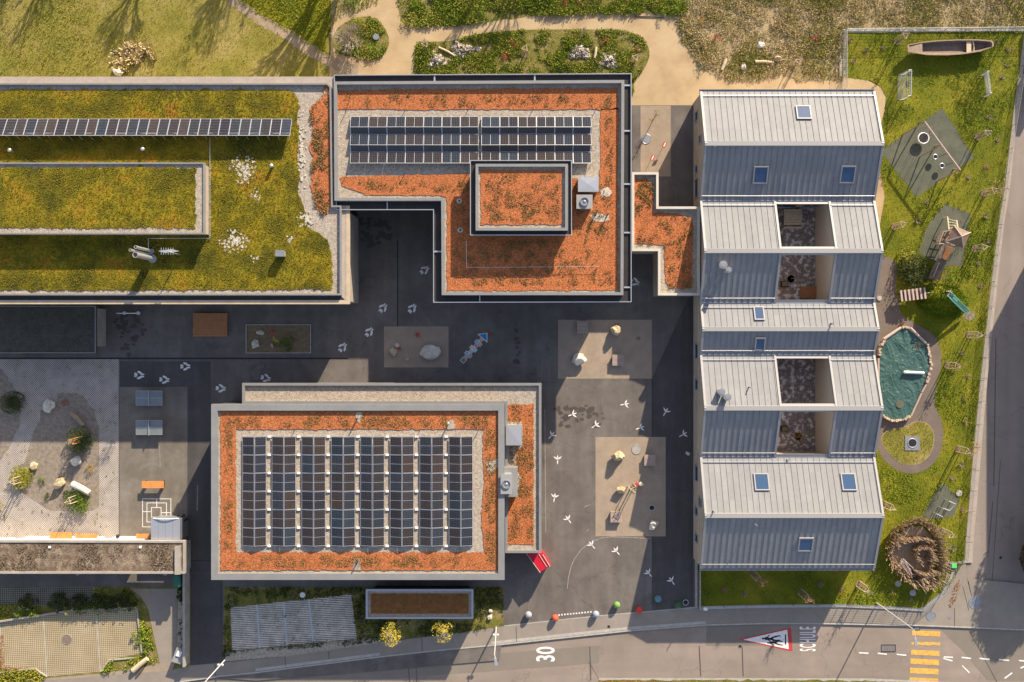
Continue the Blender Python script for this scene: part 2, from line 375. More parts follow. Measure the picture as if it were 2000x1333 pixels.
M['leaf_ochre'] = leafmat('leaf_ochre', [(.25, .14, .03), (.45, .27, .06), (.38, .30, .10)])
M['leaf_olive'] = leafmat('leaf_olive', [(.12, .13, .01), (.26, .25, .02), (.38, .34, .04)])
M['leaf_teal'] = leafmat('leaf_teal', [(.03, .09, .06), (.07, .14, .09)])
M['twig'] = mat('grey_twig', [(.22, .17, .13), (.36, .30, .24)], 3, .9, fine=.15)
M['twig_red'] = mat('reddish_twig', [(.24, .12, .08), (.38, .22, .15)], 3, .9, fine=.15)
M['bark'] = mat('bark', [(.09, .065, .045), (.15, .11, .08)], 3, .9, bump=.5, fine=.2)
M['turf_blades'] = leafmat('lawn_blades', [(.12, .15, .004), (.24, .25, .006), (.36, .33, .010), (.45, .38, .03)])
M['dry_blades'] = leafmat('dry_lawn_blades', [(.14, .16, .012), (.24, .23, .025), (.34, .285, .055), (.43, .345, .12)])
M['bed_blades'] = leafmat('bed_plants', [(.06, .09, .008), (.13, .19, .012), (.24, .28, .02), (.35, .33, .05), (.36, .26, .12)])
M['meadow_blades'] = leafmat('meadow_stalks', [(.26, .23, .04), (.44, .35, .12), (.58, .46, .24), (.68, .55, .34)])
M['sedum'] = leafmat('sedum_plants', [(.13, .10, .025), (.21, .155, .045), (.30, .16, .06), (.38, .13, .045)])
M['moss_tuft'] = leafmat('moss_tufts', [(.04, .043, .003), (.11, .10, .004), (.20, .165, .005), (.30, .19, .010), (.36, .28, .07)])
M['leaf_litter'] = leafmat('fallen_leaves', [(.35, .10, .03), (.50, .22, .05), (.42, .30, .10)])

# ------------------------------------------------------------------ small vegetation
def tuft_mesh(x, y, z, h, w, n=3, lean=.5, flat=False):
    """numpy: every tuft is a little fan of n blades sharing the root vertex (one island)"""
    N = len(x); a0 = rng.uniform(0, 2 * math.pi, N)
    V = np.zeros((N, 1 + 2 * n, 3)); V[:, 0] = np.stack([x, y, z], 1)
    for k in range(n):
        a = a0 + 2 * math.pi * k / n + rng.normal(0, .3, N)
        hh = h * rng.uniform(.6, 1.2, N); ll = lean * h * rng.uniform(.5, 1.5, N)
        for s, q in ((-1, 0), (1, 1)):
            V[:, 1 + 2 * k + q, 0] = x + np.cos(a) * ll - np.sin(a) * w * s * .5
            V[:, 1 + 2 * k + q, 1] = y + np.sin(a) * ll + np.cos(a) * w * s * .5
            V[:, 1 + 2 * k + q, 2] = z + hh
    base = np.arange(N) * (1 + 2 * n)
    F = np.concatenate([np.stack([base, base + 1 + 2 * k, base + 2 + 2 * k], 1) for k in range(n)])
    return V.reshape(-1, 3), F
def fast_mesh(name, V, F, m, parent=None, **kw):
    me = bpy.data.meshes.new(name)
    if parent is not None: V = V - np.array(rootof(parent).location)
    nv, nf = len(V), len(F); k = F.shape[1]
    me.vertices.add(nv); me.vertices.foreach_set('co', V.astype(np.float32).ravel())
    me.loops.add(nf * k); me.loops.foreach_set('vertex_index', F.astype(np.int32).ravel())
    me.polygons.add(nf); me.polygons.foreach_set('loop_start', np.arange(0, nf * k, k, dtype=np.int32))
    me.update(calc_edges=True); me.validate(); me.materials.append(m)
    o = bpy.data.objects.new(name, me); COL.objects.link(o)
    if parent is not None: o.parent = parent
    return tag(o, kw.get('label'), kw.get('cat'), kw.get('group'), kw.get('kind'))
def scatter(name, polys, holes, dens, h, w, m, z=.02, n=3, lean=.6, clump=None, parent=None, **kw):
    """polys/holes in metres"""
    X, Y = [], []
    for p in polys:
        a = np.array(p); x0, y0 = a.min(0); x1, y1 = a.max(0); k = int((x1 - x0) * (y1 - y0) * dens)
        if k < 1: continue
        x = rng.uniform(x0, x1, k); y = rng.uniform(y0, y1, k); c = inpoly(x, y, p)
        X.append(x[c]); Y.append(y[c])
    x = np.concatenate(X); y = np.concatenate(Y)
    for hp in holes:
        c = ~inpoly(x, y, hp); x = x[c]; y = y[c]
    hh = np.full(len(x), float(h))
    if clump:
        sc, th = clump
        v = np.array([noise.noise((a * sc, b * sc, 3.3)) + .5 * noise.noise((a * sc * 3, b * sc * 3, 7.7)) for a, b in zip(x, y)])
        keep = rng.uniform(0, 1, len(x)) < np.clip((v - th) * 4 + .5, 0.04, 1); x = x[keep]; y = y[keep]; hh = hh[keep] * np.clip(1 + v[keep], .6, 1.6)
    hh *= rng.uniform(.6, 1.4, len(x))
    zz = np.full(len(x), float(z))
    V, F = tuft_mesh(x, y, zz, hh, w, n, lean)
    return fast_mesh(name, V, F, m, parent, **kw)
def leaves(b, c, r, n, size, flat=.8, hollow=.3, seed=None):
    """little leaf faces through a crown's volume, in uneven clumps"""
    r_ = random.Random(seed if seed is not None else random.random())
    cl = [(r_.gauss(0, .5), r_.gauss(0, .5), r_.gauss(0, .45)) for _ in range(max(4, n // 30))]
    for i in range(n):
        q = cl[r_.randrange(len(cl))]
        p = Vector((q[0] + r_.gauss(0, .22), q[1] + r_.gauss(0, .22), (q[2] + r_.gauss(0, .2)) * flat))
        if p.length > 1.15: p = p * (1.1 / p.length)
        o = Vector(c) + p * r
        if o.z < 0.03: o.z = 0.03 + r_.random() * .05
        a = Vector((r_.gauss(0, 1), r_.gauss(0, 1), r_.gauss(0, .6))).normalized() * size * r_.uniform(.6, 1.3)
        d = Vector((r_.gauss(0, 1), r_.gauss(0, 1), r_.gauss(0, .5))).normalized() * size * r_.uniform(.4, .8)
        b.add([o - a, o + d * .5, o + a, o - d * .5], [(0, 1, 2, 3)])
def branch(b, p, d, L, r, depth, spread=.55, seed=None, n=5, up=.1):
    rr = seed
    e = p + d * L
    b.tube(p, e, r, r * .72, n, cap=False)
    if depth == 0: return
    k = 2 + (rr.random() < .55)
    for i in range(k):
        nd = (d + Vector((rr.gauss(0, spread), rr.gauss(0, spread), rr.gauss(0, spread * .6) + up))).normalized()
        branch(b, e - d * L * rr.uniform(0, .3), nd, L * rr.uniform(.6, .85), r * .68, depth - 1, spread, rr, max(3, n - 1), up)
# ================================================================== the setting: ground, paths, roads
def sheet(name, pts, z, m, metres=False):
    b = MB(); b.poly(pts if metres else g2(pts), z); return b.build(name, m, kind='structure')
def prism_s(name, pts, z0, z1, m):
    b = MB(); b.prism(g2(pts), z0, z1); return b.build(name, m, kind='structure')

b = MB(); b.poly([(-600, -600), (600, -600), (600, 600), (-600, 600)], -0.16); b.build('ground', M['lawn_dry'], kind='structure')
# lawns
LAWN_NW = [(-90, -90), (436, -90), (452, 0), (500, 38), (556, 70), (610, 104), (668, 140), (700, 185), (-90, 185)]
LAWN_N = [(420, -90), (745, -90), (738, 5), (712, 18), (668, 28), (640, 60), (636, 100), (655, 118), (612, 96), (560, 60), (505, 28), (462, 0)]
sheet('lawn', LAWN_NW, 0.0, M['lawn_dry'])
sheet('lawn', LAWN_N, 0.0, M['lawn'])
sheet('trail', rough([(425, -60), (455, -10), (505, 26), (560, 56), (615, 92), (668, 122), (700, 118), (700, 160), (664, 142), (606, 112), (552, 74), (497, 44), (446, 8), (410, -60)], 7, 1.3, 3), 0.006, M['trail'])
# gravel path
sheet('gravel_path', [(646, -90), (1420, -90), (1420, 100), (1660, 140), (1700, 160), (1722, 172), (1730, 190), (1728, 215), (1722, 240), (1720, 275), (1716, 310), (1722, 350),
                      (1728, 385), (1722, 420), (1716, 455), (1722, 500), (1700, 520), (1640, 520), (1640, 206), (1236, 206), (640, 206), (646, 100)], 0.004, M['gravel_path'])
BED_C = smooth([(660, 55), (700, 34), (735, 38), (755, 62), (760, 85), (748, 108), (725, 118), (695, 112), (668, 108), (650, 88)], 5)
BED_MAIN = smooth([(812, 95), (822, 84), (880, 80), (930, 68), (1000, 60), (1080, 58), (1160, 58), (1215, 60), (1250, 72), (1268, 98), (1262, 128), (1240, 158), (1225, 190), (1100, 190), (900, 190), (800, 190), (808, 140)], 5)
BED_N = rough([(780, -90), (1330, -90), (1345, 20), (1320, 30), (1240, 27), (1150, 28), (1060, 32), (1000, 36), (930, 46), (870, 52), (810, 55), (782, 42), (778, 10)], 10, 1.5, 5)
MEADOW = rough([(1300, -90), (2100, -90), (2100, 62), (1652, 62), (1646, 160), (1560, 158), (1530, 146), (1480, 158), (1440, 160), (1395, 150), (1362, 128), (1345, 100), (1328, 70), (1312, 30)], 9, 2.0, 6)
sheet('planting_bed', BED_C, 0.02, M['bed']); sheet('planting_bed', BED_MAIN, 0.02, M['bed']); sheet('planting_bed', BED_N, 0.02, M['bed'])
sheet('meadow', MEADOW, 0.025, M['meadow'])
# school yard asphalt
sheet('schoolyard', [(-90, 560), (560, 560), (640, 206), (1360, 206), (1362, 1187), (1090, 1210), (985, 1223), (975, 1290), (500, 1330), (372, 1320), (372, 1300), (372, 1149), (-90, 1149)], 0.010, M['asphalt'])
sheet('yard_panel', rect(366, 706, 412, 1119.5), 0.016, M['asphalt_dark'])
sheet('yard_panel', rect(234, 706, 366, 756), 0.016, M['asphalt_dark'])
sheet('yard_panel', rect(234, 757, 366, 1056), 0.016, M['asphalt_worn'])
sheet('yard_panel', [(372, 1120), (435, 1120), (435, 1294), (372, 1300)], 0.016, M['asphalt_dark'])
sheet('yard_panel', rect(1310, 206, 1354, 420), 0.016, M['asphalt'])
sheet('yard_panel', rect(1236, 206, 1251, 345), 0.016, M['asphalt'])
sheet('yard_panel', rect(1251, 207, 1310, 345), 0.017, M['gravel_tan'])
sheet('yard_panel', [(1273, 740), (1354, 560), (1354, 1184), (1273, 1192)], 0.016, M['asphalt_dark'])
sheet('yard_panel', [(1062, 700), (1163, 740), (1163, 1045), (1150, 1062), (1118, 1075), (1062, 1075)], 0.0155, M['asphalt'])
# drainage joints
J = MB(); J.mi = 0
for x0, y0, x1, y1 in ((-60, 699, 680, 702), (776, 470, 778, 640), (1273, 740, 1274.2, 854), (366, 1095, 412, 1096.2)):
    J.poly(g2(rect(x0, y0, x1, y1)), 0.021)
J.build('drainage_joint', M['black'], kind='structure')
# grass pavers with gravel islands (lower left)
M['paver_dots'] = mat('perforated_pavers', [(.40, .35, .30), (.50, .44, .38)], .8, .9, fine=.1, fscale=14, grime=.12, gscale=.6,
                      extra=pattern('dots', .165, (.05, .04, .03), 45, .52, .95))
sheet('paving', rect(-90, 702, 232, 1056), 0.016, M['paver_dots'])
isl1 = [(-60, 720), (4, 722), (18, 742), (30, 760), (40, 790), (40, 830), (28, 852), (20, 872), (0, 900), (-20, 930), (-60, 940)]
isl2 = [(78, 820), (78, 802), (90, 800), (112, 787), (112, 768), (150, 768), (165, 776), (176, 792), (184, 802), (190, 826), (194, 832), (194, 990), (180, 998), (98, 998), (62, 975), (36, 958), (28, 940), (28, 912), (48, 905), (60, 862), (68, 838)]
sheet('gravel_island', isl1, 0.022, M['island']); sheet('gravel_island', isl2, 0.022, M['island'])
# gravel courts in the yard
for x0, y0, x1, y1 in ((750, 638, 876, 718), (1090, 625, 1273, 740), (1163, 854, 1300, 1048)):
    sheet('gravel_court', rect(x0, y0, x1, y1), 0.024, M['gravel_tan'])
sheet('gravel_court', rect(482, 636, 606, 689), 0.03, M['soil'])
# shaded strip south of the west shed
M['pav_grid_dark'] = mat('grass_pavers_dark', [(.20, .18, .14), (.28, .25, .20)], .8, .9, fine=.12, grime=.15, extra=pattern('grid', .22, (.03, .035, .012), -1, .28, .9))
M['pav_grid'] = mat('grass_pavers_light', [(.38, .30, .19), (.50, .41, .28)], .45, .9, fine=.1, grime=.15, extra=pattern('grid', .218, (.15, .125, .05), 3, .28, .85))
M['pav_bars'] = mat('slotted_pavers', [(.42, .355, .30), (.68, .59, .50)], 1.0, .9, fine=.25, fscale=6, grime=.25, gscale=.8, extra=pattern('bars', .23, (.09, .10, .06), 3, .40, .75))
sheet('verge', [(-90, 1146), (372, 1146), (372, 1300), (330, 1333), (-90, 1400)], 0.014, M['bed'])
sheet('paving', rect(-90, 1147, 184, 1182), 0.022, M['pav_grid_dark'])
PARK = [(-10, 1213), (130, 1192), (268, 1186), (270, 1196), (274, 1230), (278, 1276), (215, 1288), (197, 1312), (90, 1322), (70, 1308), (5, 1316), (-2, 1260)]
sheet('parking_bay', PARK, 0.022, M['pav_grid'])
sheet('footway', [(254, 1150), (346, 1150), (346, 1230), (340, 1300), (325, 1345), (80, 1345), (80, 1326), (196, 1316), (280, 1304), (312, 1296), (298, 1230), (290, 1190), (275, 1165)], 0.026, M['gravel_tan'])
sheet('footway', [(290, 1150), (346, 1150), (346, 1296), (312, 1296), (300, 1235)], 0.030, M['walk'])
sheet('verge', [(348, 1110), (362, 1110), (364, 1290), (346, 1290)], 0.03, M['gravel_grey'])
# the front garden with slotted parking
sheet('verge', [(438, 1147), (983, 1147), (983, 1222), (900, 1236), (800, 1246), (698, 1258), (452, 1275), (436, 1292)], 0.022, M['bed'])
SLOT = [(450, 1187), (686, 1161), (697, 1248), (454, 1271)]
sheet('parking_bay', SLOT, 0.03, M['pav_bars'])
sheet('gravel_strip', [(440, 1274), (697, 1249), (742, 1246), (742, 1262), (560, 1282), (440, 1292)], 0.026, M['gravel_grey'])
bb = MB()
for t in (0.22, 0.44, 0.65):
    xa, ya, xb, yb = 450 + 236 * t, 1187 - 26 * t, 454 + 243 * t, 1271 - 23 * t
    bb.poly(g2([(xa - 1.6, ya), (xa + 1.6, ya), (xb + 1.6, yb), (xb - 1.6, yb)]), 0.036)
bb.build('parking_line', M['metal_light'], kind='structure')
bb = MB()
for xa, ya, xb, yb in ((0, 1218, 8, 1315), (85, 1208, 92, 1320), (188, 1198, 196, 1312), (183.5, 1148, 184.5, 1180)):
    bb.poly(g2([(xa - 1, ya), (xa + 1, ya), (xb + 1, yb), (xb - 1, yb)]), 0.030)
bb.build('parking_line', M['kerb'], kind='structure')
# pavement along the road, kerb, road
KERB = [(-90, 1352), (60, 1352), (330, 1336), (430, 1322), (500, 1315), (600, 1302), (743, 1284), (860, 1271), (960, 1262), (1080, 1249), (1230, 1233), (1378, 1222), (1490, 1219), (1600, 1219), (1700, 1221), (1800, 1223), (1900, 1227), (2100, 1236)]
WALK_TOP = [(2100, 1205), (1905, 1195), (1888, 1130), (1886, 1096), (1876, 1100), (1862, 1130), (1840, 1160), (1800, 1192), (1640, 1184), (1500, 1185), (1362, 1187), (1200, 1201), (1090, 1212), (985, 1223), (900, 1236), (800, 1248), (700, 1262), (560, 1282), (440, 1294), (372, 1300), (330, 1310), (80, 1330), (-90, 1335)]
sheet('pavement', KERB + WALK_TOP, 0.034, M['walk'])
def strip(line, w0, w1, z0, z1, name, m):
    b = MB(); p = [Vector(q) for q in line]
    for i in range(len(p) - 1):
        d = (p[i + 1] - p[i]).normalized(); n = Vector((-d.y, d.x))
        b.prism(g2([p[i] + n * w0, p[i + 1] + n * w0, p[i + 1] + n * w1, p[i] + n * w1]), z0, z1 + (i % 2) * .0015)
    return b.build(name, m, kind='structure')
strip(KERB, -2.2, 0.3, -.15, .05, 'kerb', M['kerb'])
strip([(500, 1313.5), (600, 1300.5), (743, 1282.5)], -7.5, -2.2, -.15, .045, 'kerb', M['kerb'])
strip([(960, 1261), (1080, 1248), (1230, 1232), (1378, 1221)], -7.5, -2.2, -.15, .045, 'kerb', M['kerb'])
strip([(985, 1223), (1090, 1211.5), (1200, 1200.5), (1362, 1186.5)], -1, .6, .02, .045, 'edging', M['kerb'])
sheet('road', [(q[0], q[1] - 1) for q in KERB] + [(2300, 1245), (2300, 1500), (-200, 1500), (-200, 1352)], -0.10, M['road'])
sheet('road', [(2010, -90), (1990, 170), (1972, 330), (1950, 480), (1925, 650), (1905, 840), (1893, 1000), (1888, 1110), (1885, 1150), (1860, 1180), (1850, 1250), (2300, 1260), (2300, -90)], -0.098, M['street'])
for P in ([(0, 1352), (1170, 1262), (1170, 1296), (330, 1360), (0, 1420)], [(1380, 1224), (1545, 1221), (1545, 1262), (1380, 1262)], [(1835, 1228), (2100, 1240), (2100, 1330), (1930, 1330), (1880, 1270)]):
    sheet('road_patch', P, -0.092, M['road_patch'])
sheet('pavement', [(1890, 1130), (2100, 1150), (2100, 1206), (1905, 1196)], 0.040, M['walk'])
b = MB()
for xa, ya, xb, yb, w in ((1152, 1264, 1154, 1330, 1), (1366, 1263, 1369, 1322, 1), (1450, 1264, 1452, 1322, 1), (1170, 1272, 1368, 1262, .7), (1545, 1262, 1780, 1263, .7), (1895, 1234, 1948, 1333, .9), (1150, 1293, 1172, 1330, .4),
                          (1946, 660, 1942, 950, .8), (1940, 980, 1930, 1090, .6), (1955, 900, 1935, 1190, .5), (795, 1284, 800, 1333, .8), (812, 1284, 814, 1333, .6)):
    b.poly(g2([(xa - w, ya), (xa + w, ya), (xb + w, yb), (xb - w, yb)]), -0.085)
for xa, ya, xb, yb, w in ((557, 1283, 558, 1302, .6), (642, 1272, 643, 1292, .6), (824, 1246, 825, 1272, .6), (420, 1296, 421, 1320, .6), (1008, 1224, 1009, 1254, .6), (1864, 1188, 1864, 1226, .6), (1880, 1145, 1892, 1192, .5)):
    b.poly(g2([(xa - w, ya), (xa + w, ya), (xb + w, yb), (xb - w, yb)]), 0.046)
b.build('road_seam', M['seam'], kind='structure')
sheet('road_edge', [(1170, 1325), (1700, 1326), (2100, 1345), (2100, 1400), (1170, 1400)], -0.08, M['kerb'])
sheet('verge', rough([(1170, 1329), (1600, 1329), (1700, 1331), (1800, 1336), (1800, 1420), (1170, 1420)], 8, 1, 9), -0.07, M['bed'])
# right-hand kerb strip of the school garden
RK = [(2000, 62), (1992, 130), (1980, 210), (1970, 300), (1962, 370), (1950, 440), (1940, 520), (1931, 600), (1924, 660), (1915, 740), (1906, 830), (1898, 920), (1891, 1000), (1886, 1060), (1884, 1100)]
strip(RK, -11, -1, -.15, .05, 'kerb', M['concrete_pink']) if False else None
b = MB()
for i in range(len(RK) - 1):
    (x0, y0), (x1, y1) = RK[i], RK[i + 1]; w0 = 6 + 9 * min(1, y0 / 900); w1 = 6 + 9 * min(1, y1 / 900)
    n = max(1, int((y1 - y0) / 40))
    for k in range(n):
        t0, t1 = k / n, (k + .985) / n
        xa, ya, xb, yb = x0 + (x1 - x0) * t0, y0 + (y1 - y0) * t0, x0 + (x1 - x0) * t1, y0 + (y1 - y0) * t1
        wa, wb = w0 + (w1 - w0) * t0, w0 + (w1 - w0) * t1
        b.prism(g2([(xa, ya), (xa + wa, ya), (xb + wb, yb), (xb, yb)]), -.15, .05 + .002 * (k % 2))
b.build('kerb', M['concrete_pink'], kind='structure')
# school garden lawn and its paths
LAWN_E = [(1646, 62)] + RK + [(1876, 1104), (1862, 1132), (1838, 1162), (1800, 1190), (1640, 1182), (1500, 1184), (1364, 1188), (1364, 1080), (1680, 1080), (1680, 520), (1722, 500), (1716, 455), (1722, 420), (1728, 385), (1722, 350), (1716, 310), (1720, 275), (1722, 240), (1728, 215), (1730, 190), (1720, 170), (1700, 158), (1652, 152)]
sheet('lawn', LAWN_E, 0.012, M['lawn'])
RUB1 = [(1840, 212), (1903, 308), (1789, 386), (1722, 298), (1730, 288)]
RUB2 = [(1846, 398), (1894, 418), (1880, 520), (1840, 522), (1794, 493), (1812, 440)]
RUB3 = [(1842, 942), (1874, 978), (1862, 1010), (1815, 1014), (1800, 1008), (1830, 960)]
for P in (RUB1, RUB2, RUB3): sheet('rubber_mat', rough(P, 14, .8, 4), 0.02, M['rubber'])
LOOP = smooth([(1690, 498), (1722, 500), (1745, 508), (1752, 530), (1750, 560), (1755, 590), (1762, 615), (1790, 634), (1822, 654), (1836, 682), (1838, 715), (1830, 745), (1826, 790), (1838, 820), (1842, 850), (1836, 885), (1816, 912), (1785, 925), (1755, 920), (1728, 900), (1708, 870), (1690, 860)], 5)
sheet('garden_path', LOOP, 0.022, M['path_brown'])
RINGB = smooth([(1722, 856), (1735, 842), (1765, 835), (1790, 824), (1810, 828), (1822, 845), (1822, 870), (1812, 892), (1792, 906), (1765, 906), (1745, 894), (1728, 874)], 5)
sheet('edging', inset(RINGB, -1.2), 0.03, M['wood']); sheet('lawn', RINGB, 0.036, M['lawn_dry'])
sheet('slide_pad', [(1882, 606), (1903, 610), (1903, 622), (1893, 628), (1880, 618)], 0.022, M['walk'])
# small paved corner by the stick fort
sheet('footway', [(1850, 1096), (1884, 1098), (1872, 1130), (1860, 1150), (1845, 1140)], 0.040, M['walk'])

MOUND = [(1840, 590, 30, 20, 2.1), (1822, 578, 22, 16, .9), (1862, 596, 18, 14, .5)]
def mz(px, py): return max(0.0, sum(h * math.exp(-((px - x) / rx) ** 2 - ((py - y) / ry) ** 2) for x, y, rx, ry, h in MOUND) - .12)
b = MB(); nx, ny = 60, 50
for j in range(ny + 1):
    for i in range(nx + 1):
        px, py = 1755 + 155 * i / nx, 540 + 105 * j / ny; z = mz(px, py); q = G(px, py); b.v.append((q[0], q[1], .006 + z))
for j in range(ny):
    for i in range(nx):
        a = j * (nx + 1) + i; c = [a, a + nx + 1, a + nx + 2, a + 1]
        if max(b.v[k][2] for k in c) > .03: b.f.append(tuple(c)); b.m.append(0)
b.build('mound', M['lawn'], sm=True, kind='structure')
xs_ = rng.uniform(1758, 1905, 9000); ys_ = rng.uniform(545, 640, 9000); zs_ = np.array([mz(a, c) for a, c in zip(xs_, ys_)]); k_ = zs_ > .04
V_, F_ = tuft_mesh((xs_[k_] - 1000) / S, -(ys_[k_] - 666.5) / S, zs_[k_], np.full(k_.sum(), .12), .07, 3, .6)
fast_mesh('mound_grass', V_, F_, M['leaf_lush'], label='long green grass growing over the play mound under the slide', cat='grass', kind='stuff')
# ------------------------------------------------------------------ living ground cover (uncountable)
gm = lambda P: g2(P)
EX = [gm(P) for P in (RUB1, RUB2, RUB3, LOOP)]
scatter('grass', [gm(LAWN_E)], EX, 42, .05, .05, M['turf_blades'], z=.012, label='short green grass of the school garden lawn', cat='grass', kind='stuff')
scatter('long_grass', [gm(LAWN_E)], EX, 26, .12, .06, M['leaf_lush'], z=.012, clump=(.22, .1), label='longer lush grass patches in the school garden', cat='grass', kind='stuff')
scatter('grass', [gm(LAWN_NW)], [], 26, .06, .05, M['dry_blades'], z=.0, label='dry yellowish grass north of the moss roofed school', cat='grass', kind='stuff')
scatter('green_grass', [gm(LAWN_NW)], [], 16, .09, .06, M['leaf_olive'], z=.0, clump=(.18, .12), label='greener grass patches on the dry lawn north of the school', cat='grass', kind='stuff')
scatter('grass', [gm(LAWN_N)], [], 45, .13, .07, M['turf_blades'], z=.0, label='rough green grass between trail and gravel path', cat='grass', kind='stuff')
scatter('bed_planting', [gm(BED_C), gm(BED_MAIN)], [], 110, .16, .08, M['bed_blades'], z=.02, clump=(.55, -.15), label='low mixed green planting in the gravel path island beds', cat='plants', kind='stuff')
scatter('bed_planting', [gm(BED_N)], [], 100, .2, .09, M['bed_blades'], z=.02, clump=(.4, -.25), label='dense green planting north of the curved gravel path', cat='plants', kind='stuff')
scatter('meadow_growth', [gm(MEADOW)], [], 60, .15, .08, M['meadow_blades'], z=.02, clump=(.5, -.45), label='dry straw coloured meadow growth beyond the garden fence', cat='meadow', kind='stuff')
scatter('meadow_herbs', [gm(MEADOW)], [], 26, .14, .09, M['leaf_olive'], z=.02, clump=(.2, .12), label='green herbs growing through the dry meadow', cat='plants', kind='stuff')
scatter('ring_grass', [gm(RINGB)], [], 40, .06, .05, M['dry_blades'], z=.036, label='short grass inside the looped garden path', cat='grass', kind='stuff')
GARD = [(438, 1147), (983, 1147), (983, 1222), (900, 1236), (800, 1246), (698, 1258), (452, 1275), (436, 1292)]
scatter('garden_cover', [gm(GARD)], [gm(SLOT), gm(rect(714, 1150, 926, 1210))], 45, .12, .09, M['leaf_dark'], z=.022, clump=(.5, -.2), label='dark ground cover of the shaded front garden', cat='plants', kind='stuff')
VERGE_SW = [(-60, 1182), (184, 1182), (184, 1150), (252, 1150), (290, 1190), (300, 1250), (312, 1294), (280, 1302), (200, 1314), (215, 1290), (278, 1278), (272, 1190), (130, 1190), (-60, 1216)]
scatter('verge_growth', [gm(VERGE_SW)], [], 48, .2, .12, M['bed_blades'], z=.02, clump=(.4, -.2), label='mixed green and rusty growth around the paver parking bays', cat='plants', kind='stuff')
scatter('verge_growth', [gm([(-60, 1310), (70, 1306), (92, 1322), (60, 1345), (-60, 1345)])], [], 48, .2, .12, M['leaf_olive'], z=.02, label='olive grass in the kerbed triangle at the bottom left corner', cat='grass', kind='stuff')
scatter('slot_weeds', [gm(SLOT)], [], 2.2, .05, .12, M['leaf_dark'], z=.03, clump=(.5, .2), label='dark weeds between the slotted pavers of the front garden', cat='weeds', kind='stuff')
scatter('fallen_leaves', [gm([(0, 1240), (8, 1240), (10, 1300), (70, 1304), (70, 1312), (0, 1316)]), gm([(1852, 1180), (1862, 1150), (1874, 1128), (1876, 1140), (1866, 1172), (1856, 1188)])], [], 60, .05, .10, M['leaf_litter'], z=.04, label='rusty fallen leaves gathered along kerb edges', cat='leaves', kind='stuff')
scatter('roadside_leaves', [gm([(1172, 1330), (1790, 1337), (1790, 1400), (1172, 1400)])], [], 90, .12, .12, M['leaf_litter'], z=-.06, label='orange autumn leaves and grass along the lower road edge', cat='leaves', kind='stuff')
scatter('wall_foot_plants', [gm([(350, 1110), (362, 1110), (364, 1285), (352, 1285)])], [], 60, .25, .15, M['leaf_dark'], z=.03, clump=(.6, .05), label='green plants growing at the foot of the long wall', cat='plants', kind='stuff')
scatter('paver_weeds', [gm(rect(0, 704, 231, 1052))], [gm(isl1), gm(isl2)], 1.0, .06, .11, M['leaf_olive'], z=.018, n=4, lean=1.2, label='dark weeds sprouting between the perforated pavers', cat='weeds', kind='stuff')
# ================================================================== buildings
def base_of(pts):
    a = np.array(pts); return ((a[:, 0].min() + a[:, 0].max()) / 2, (a[:, 1].min() + a[:, 1].max()) / 2, 0)
def part(parent, name, m, fn, **kw):
    b = MB(); fn(b); return b.build(name, m, parent, **kw)
def window(parent, p0, p1, z0, z1, out=(0, -1), name='window'):
    """framed window on a wall between p0 and p1 (metres); out = outward normal"""
    fr = MB(); ox, oy = out; d = Vector((p1[0] - p0[0], p1[1] - p0[1])); L = d.length; d.normalize()
    def bar(a, b_, za, zb, dep):
        P = [(p0[0] + d.x * a, p0[1] + d.y * a), (p0[0] + d.x * b_, p0[1] + d.y * b_)]
        fr.prism([P[0], P[1], (P[1][0] + ox * dep, P[1][1] + oy * dep), (P[0][0] + ox * dep, P[0][1] + oy * dep)], za, zb, True)
    t = .07
    bar(0, L, z0, z0 + t, .10); bar(0, L, z1 - t, z1, .08); bar(0, t, z0 + t, z1 - t, .08); bar(L - t, L, z0 + t, z1 - t, .08)
    f = fr.build(name, M['metal_light'], parent)
    g = MB(); P = [(p0[0] + d.x * t, p0[1] + d.y * t), (p0[0] + d.x * (L - t), p0[1] + d.y * (L - t))]
    g.prism([P[0], P[1], (P[1][0] + ox * .03, P[1][1] + oy * .03), (P[0][0] + ox * .03, P[0][1] + oy * .03)], z0 + t, z1 - t)
    g.build('pane', M['glass'], f)
    return f
def vent_pipe(px, py, z, h, r, label, m='metal_grey', cap=True, group=None):
    t = thing('vent_pipe', label, 'vent pipe', I(px, py, z), group)
    c = t.location
    part(t, 'pipe', M[m], lambda b: b.tube((c.x, c.y, z), (c.x, c.y, z + h), r, r, 10))
    if cap: part(t, 'cap', M['metal_light'], lambda b: (b.tube((c.x, c.y, z + h), (c.x, c.y, z + h + .05), r * 1.5, r * 1.5, 12), b.tube((c.x, c.y, z + h + .05), (c.x, c.y, z + h + .14), r * 1.5, r * .3, 12)))
    return t

# ---------------- A: the moss-roofed school (west)
A_OUT = [(-90, 150), (653, 150), (653, 402), (683, 402), (683, 594), (-90, 594)]
LA = i2(A_OUT, 6.9)
A = thing('school_building', 'long flat roofed school wing with yellow green moss roof and raised mossy block', 'building', base_of(LA))
part(A, 'wall', M['wall_beige'], lambda b: b.prism(inset(LA, .35), -.15, 6.6))
part(A, 'roof_slab', M['concrete_pink'], lambda b: b.prism(LA, 6.6, 6.9, True))
A_IN = [(-90, 163), (640, 163), (647, 170), (650, 402), (667, 402), (667, 577), (-90, 577)]
PIN = i2(A_IN, 7.2)
part(A, 'parapet', M['parapet'], lambda b: b.ring(PIN, .16, 6.9, 7.28))
part(A, 'ledge_strip', M['sand_ledge'], lambda b: (b.prism(i2([(-90, 587), (683, 587), (683, 594.5), (-90, 594.5)], 6.92), 6.86, 6.93), b.prism(i2([(676, 402), (683.3, 402), (683.3, 586.8), (676, 586.8)], 6.92), 6.86, 6.93)))
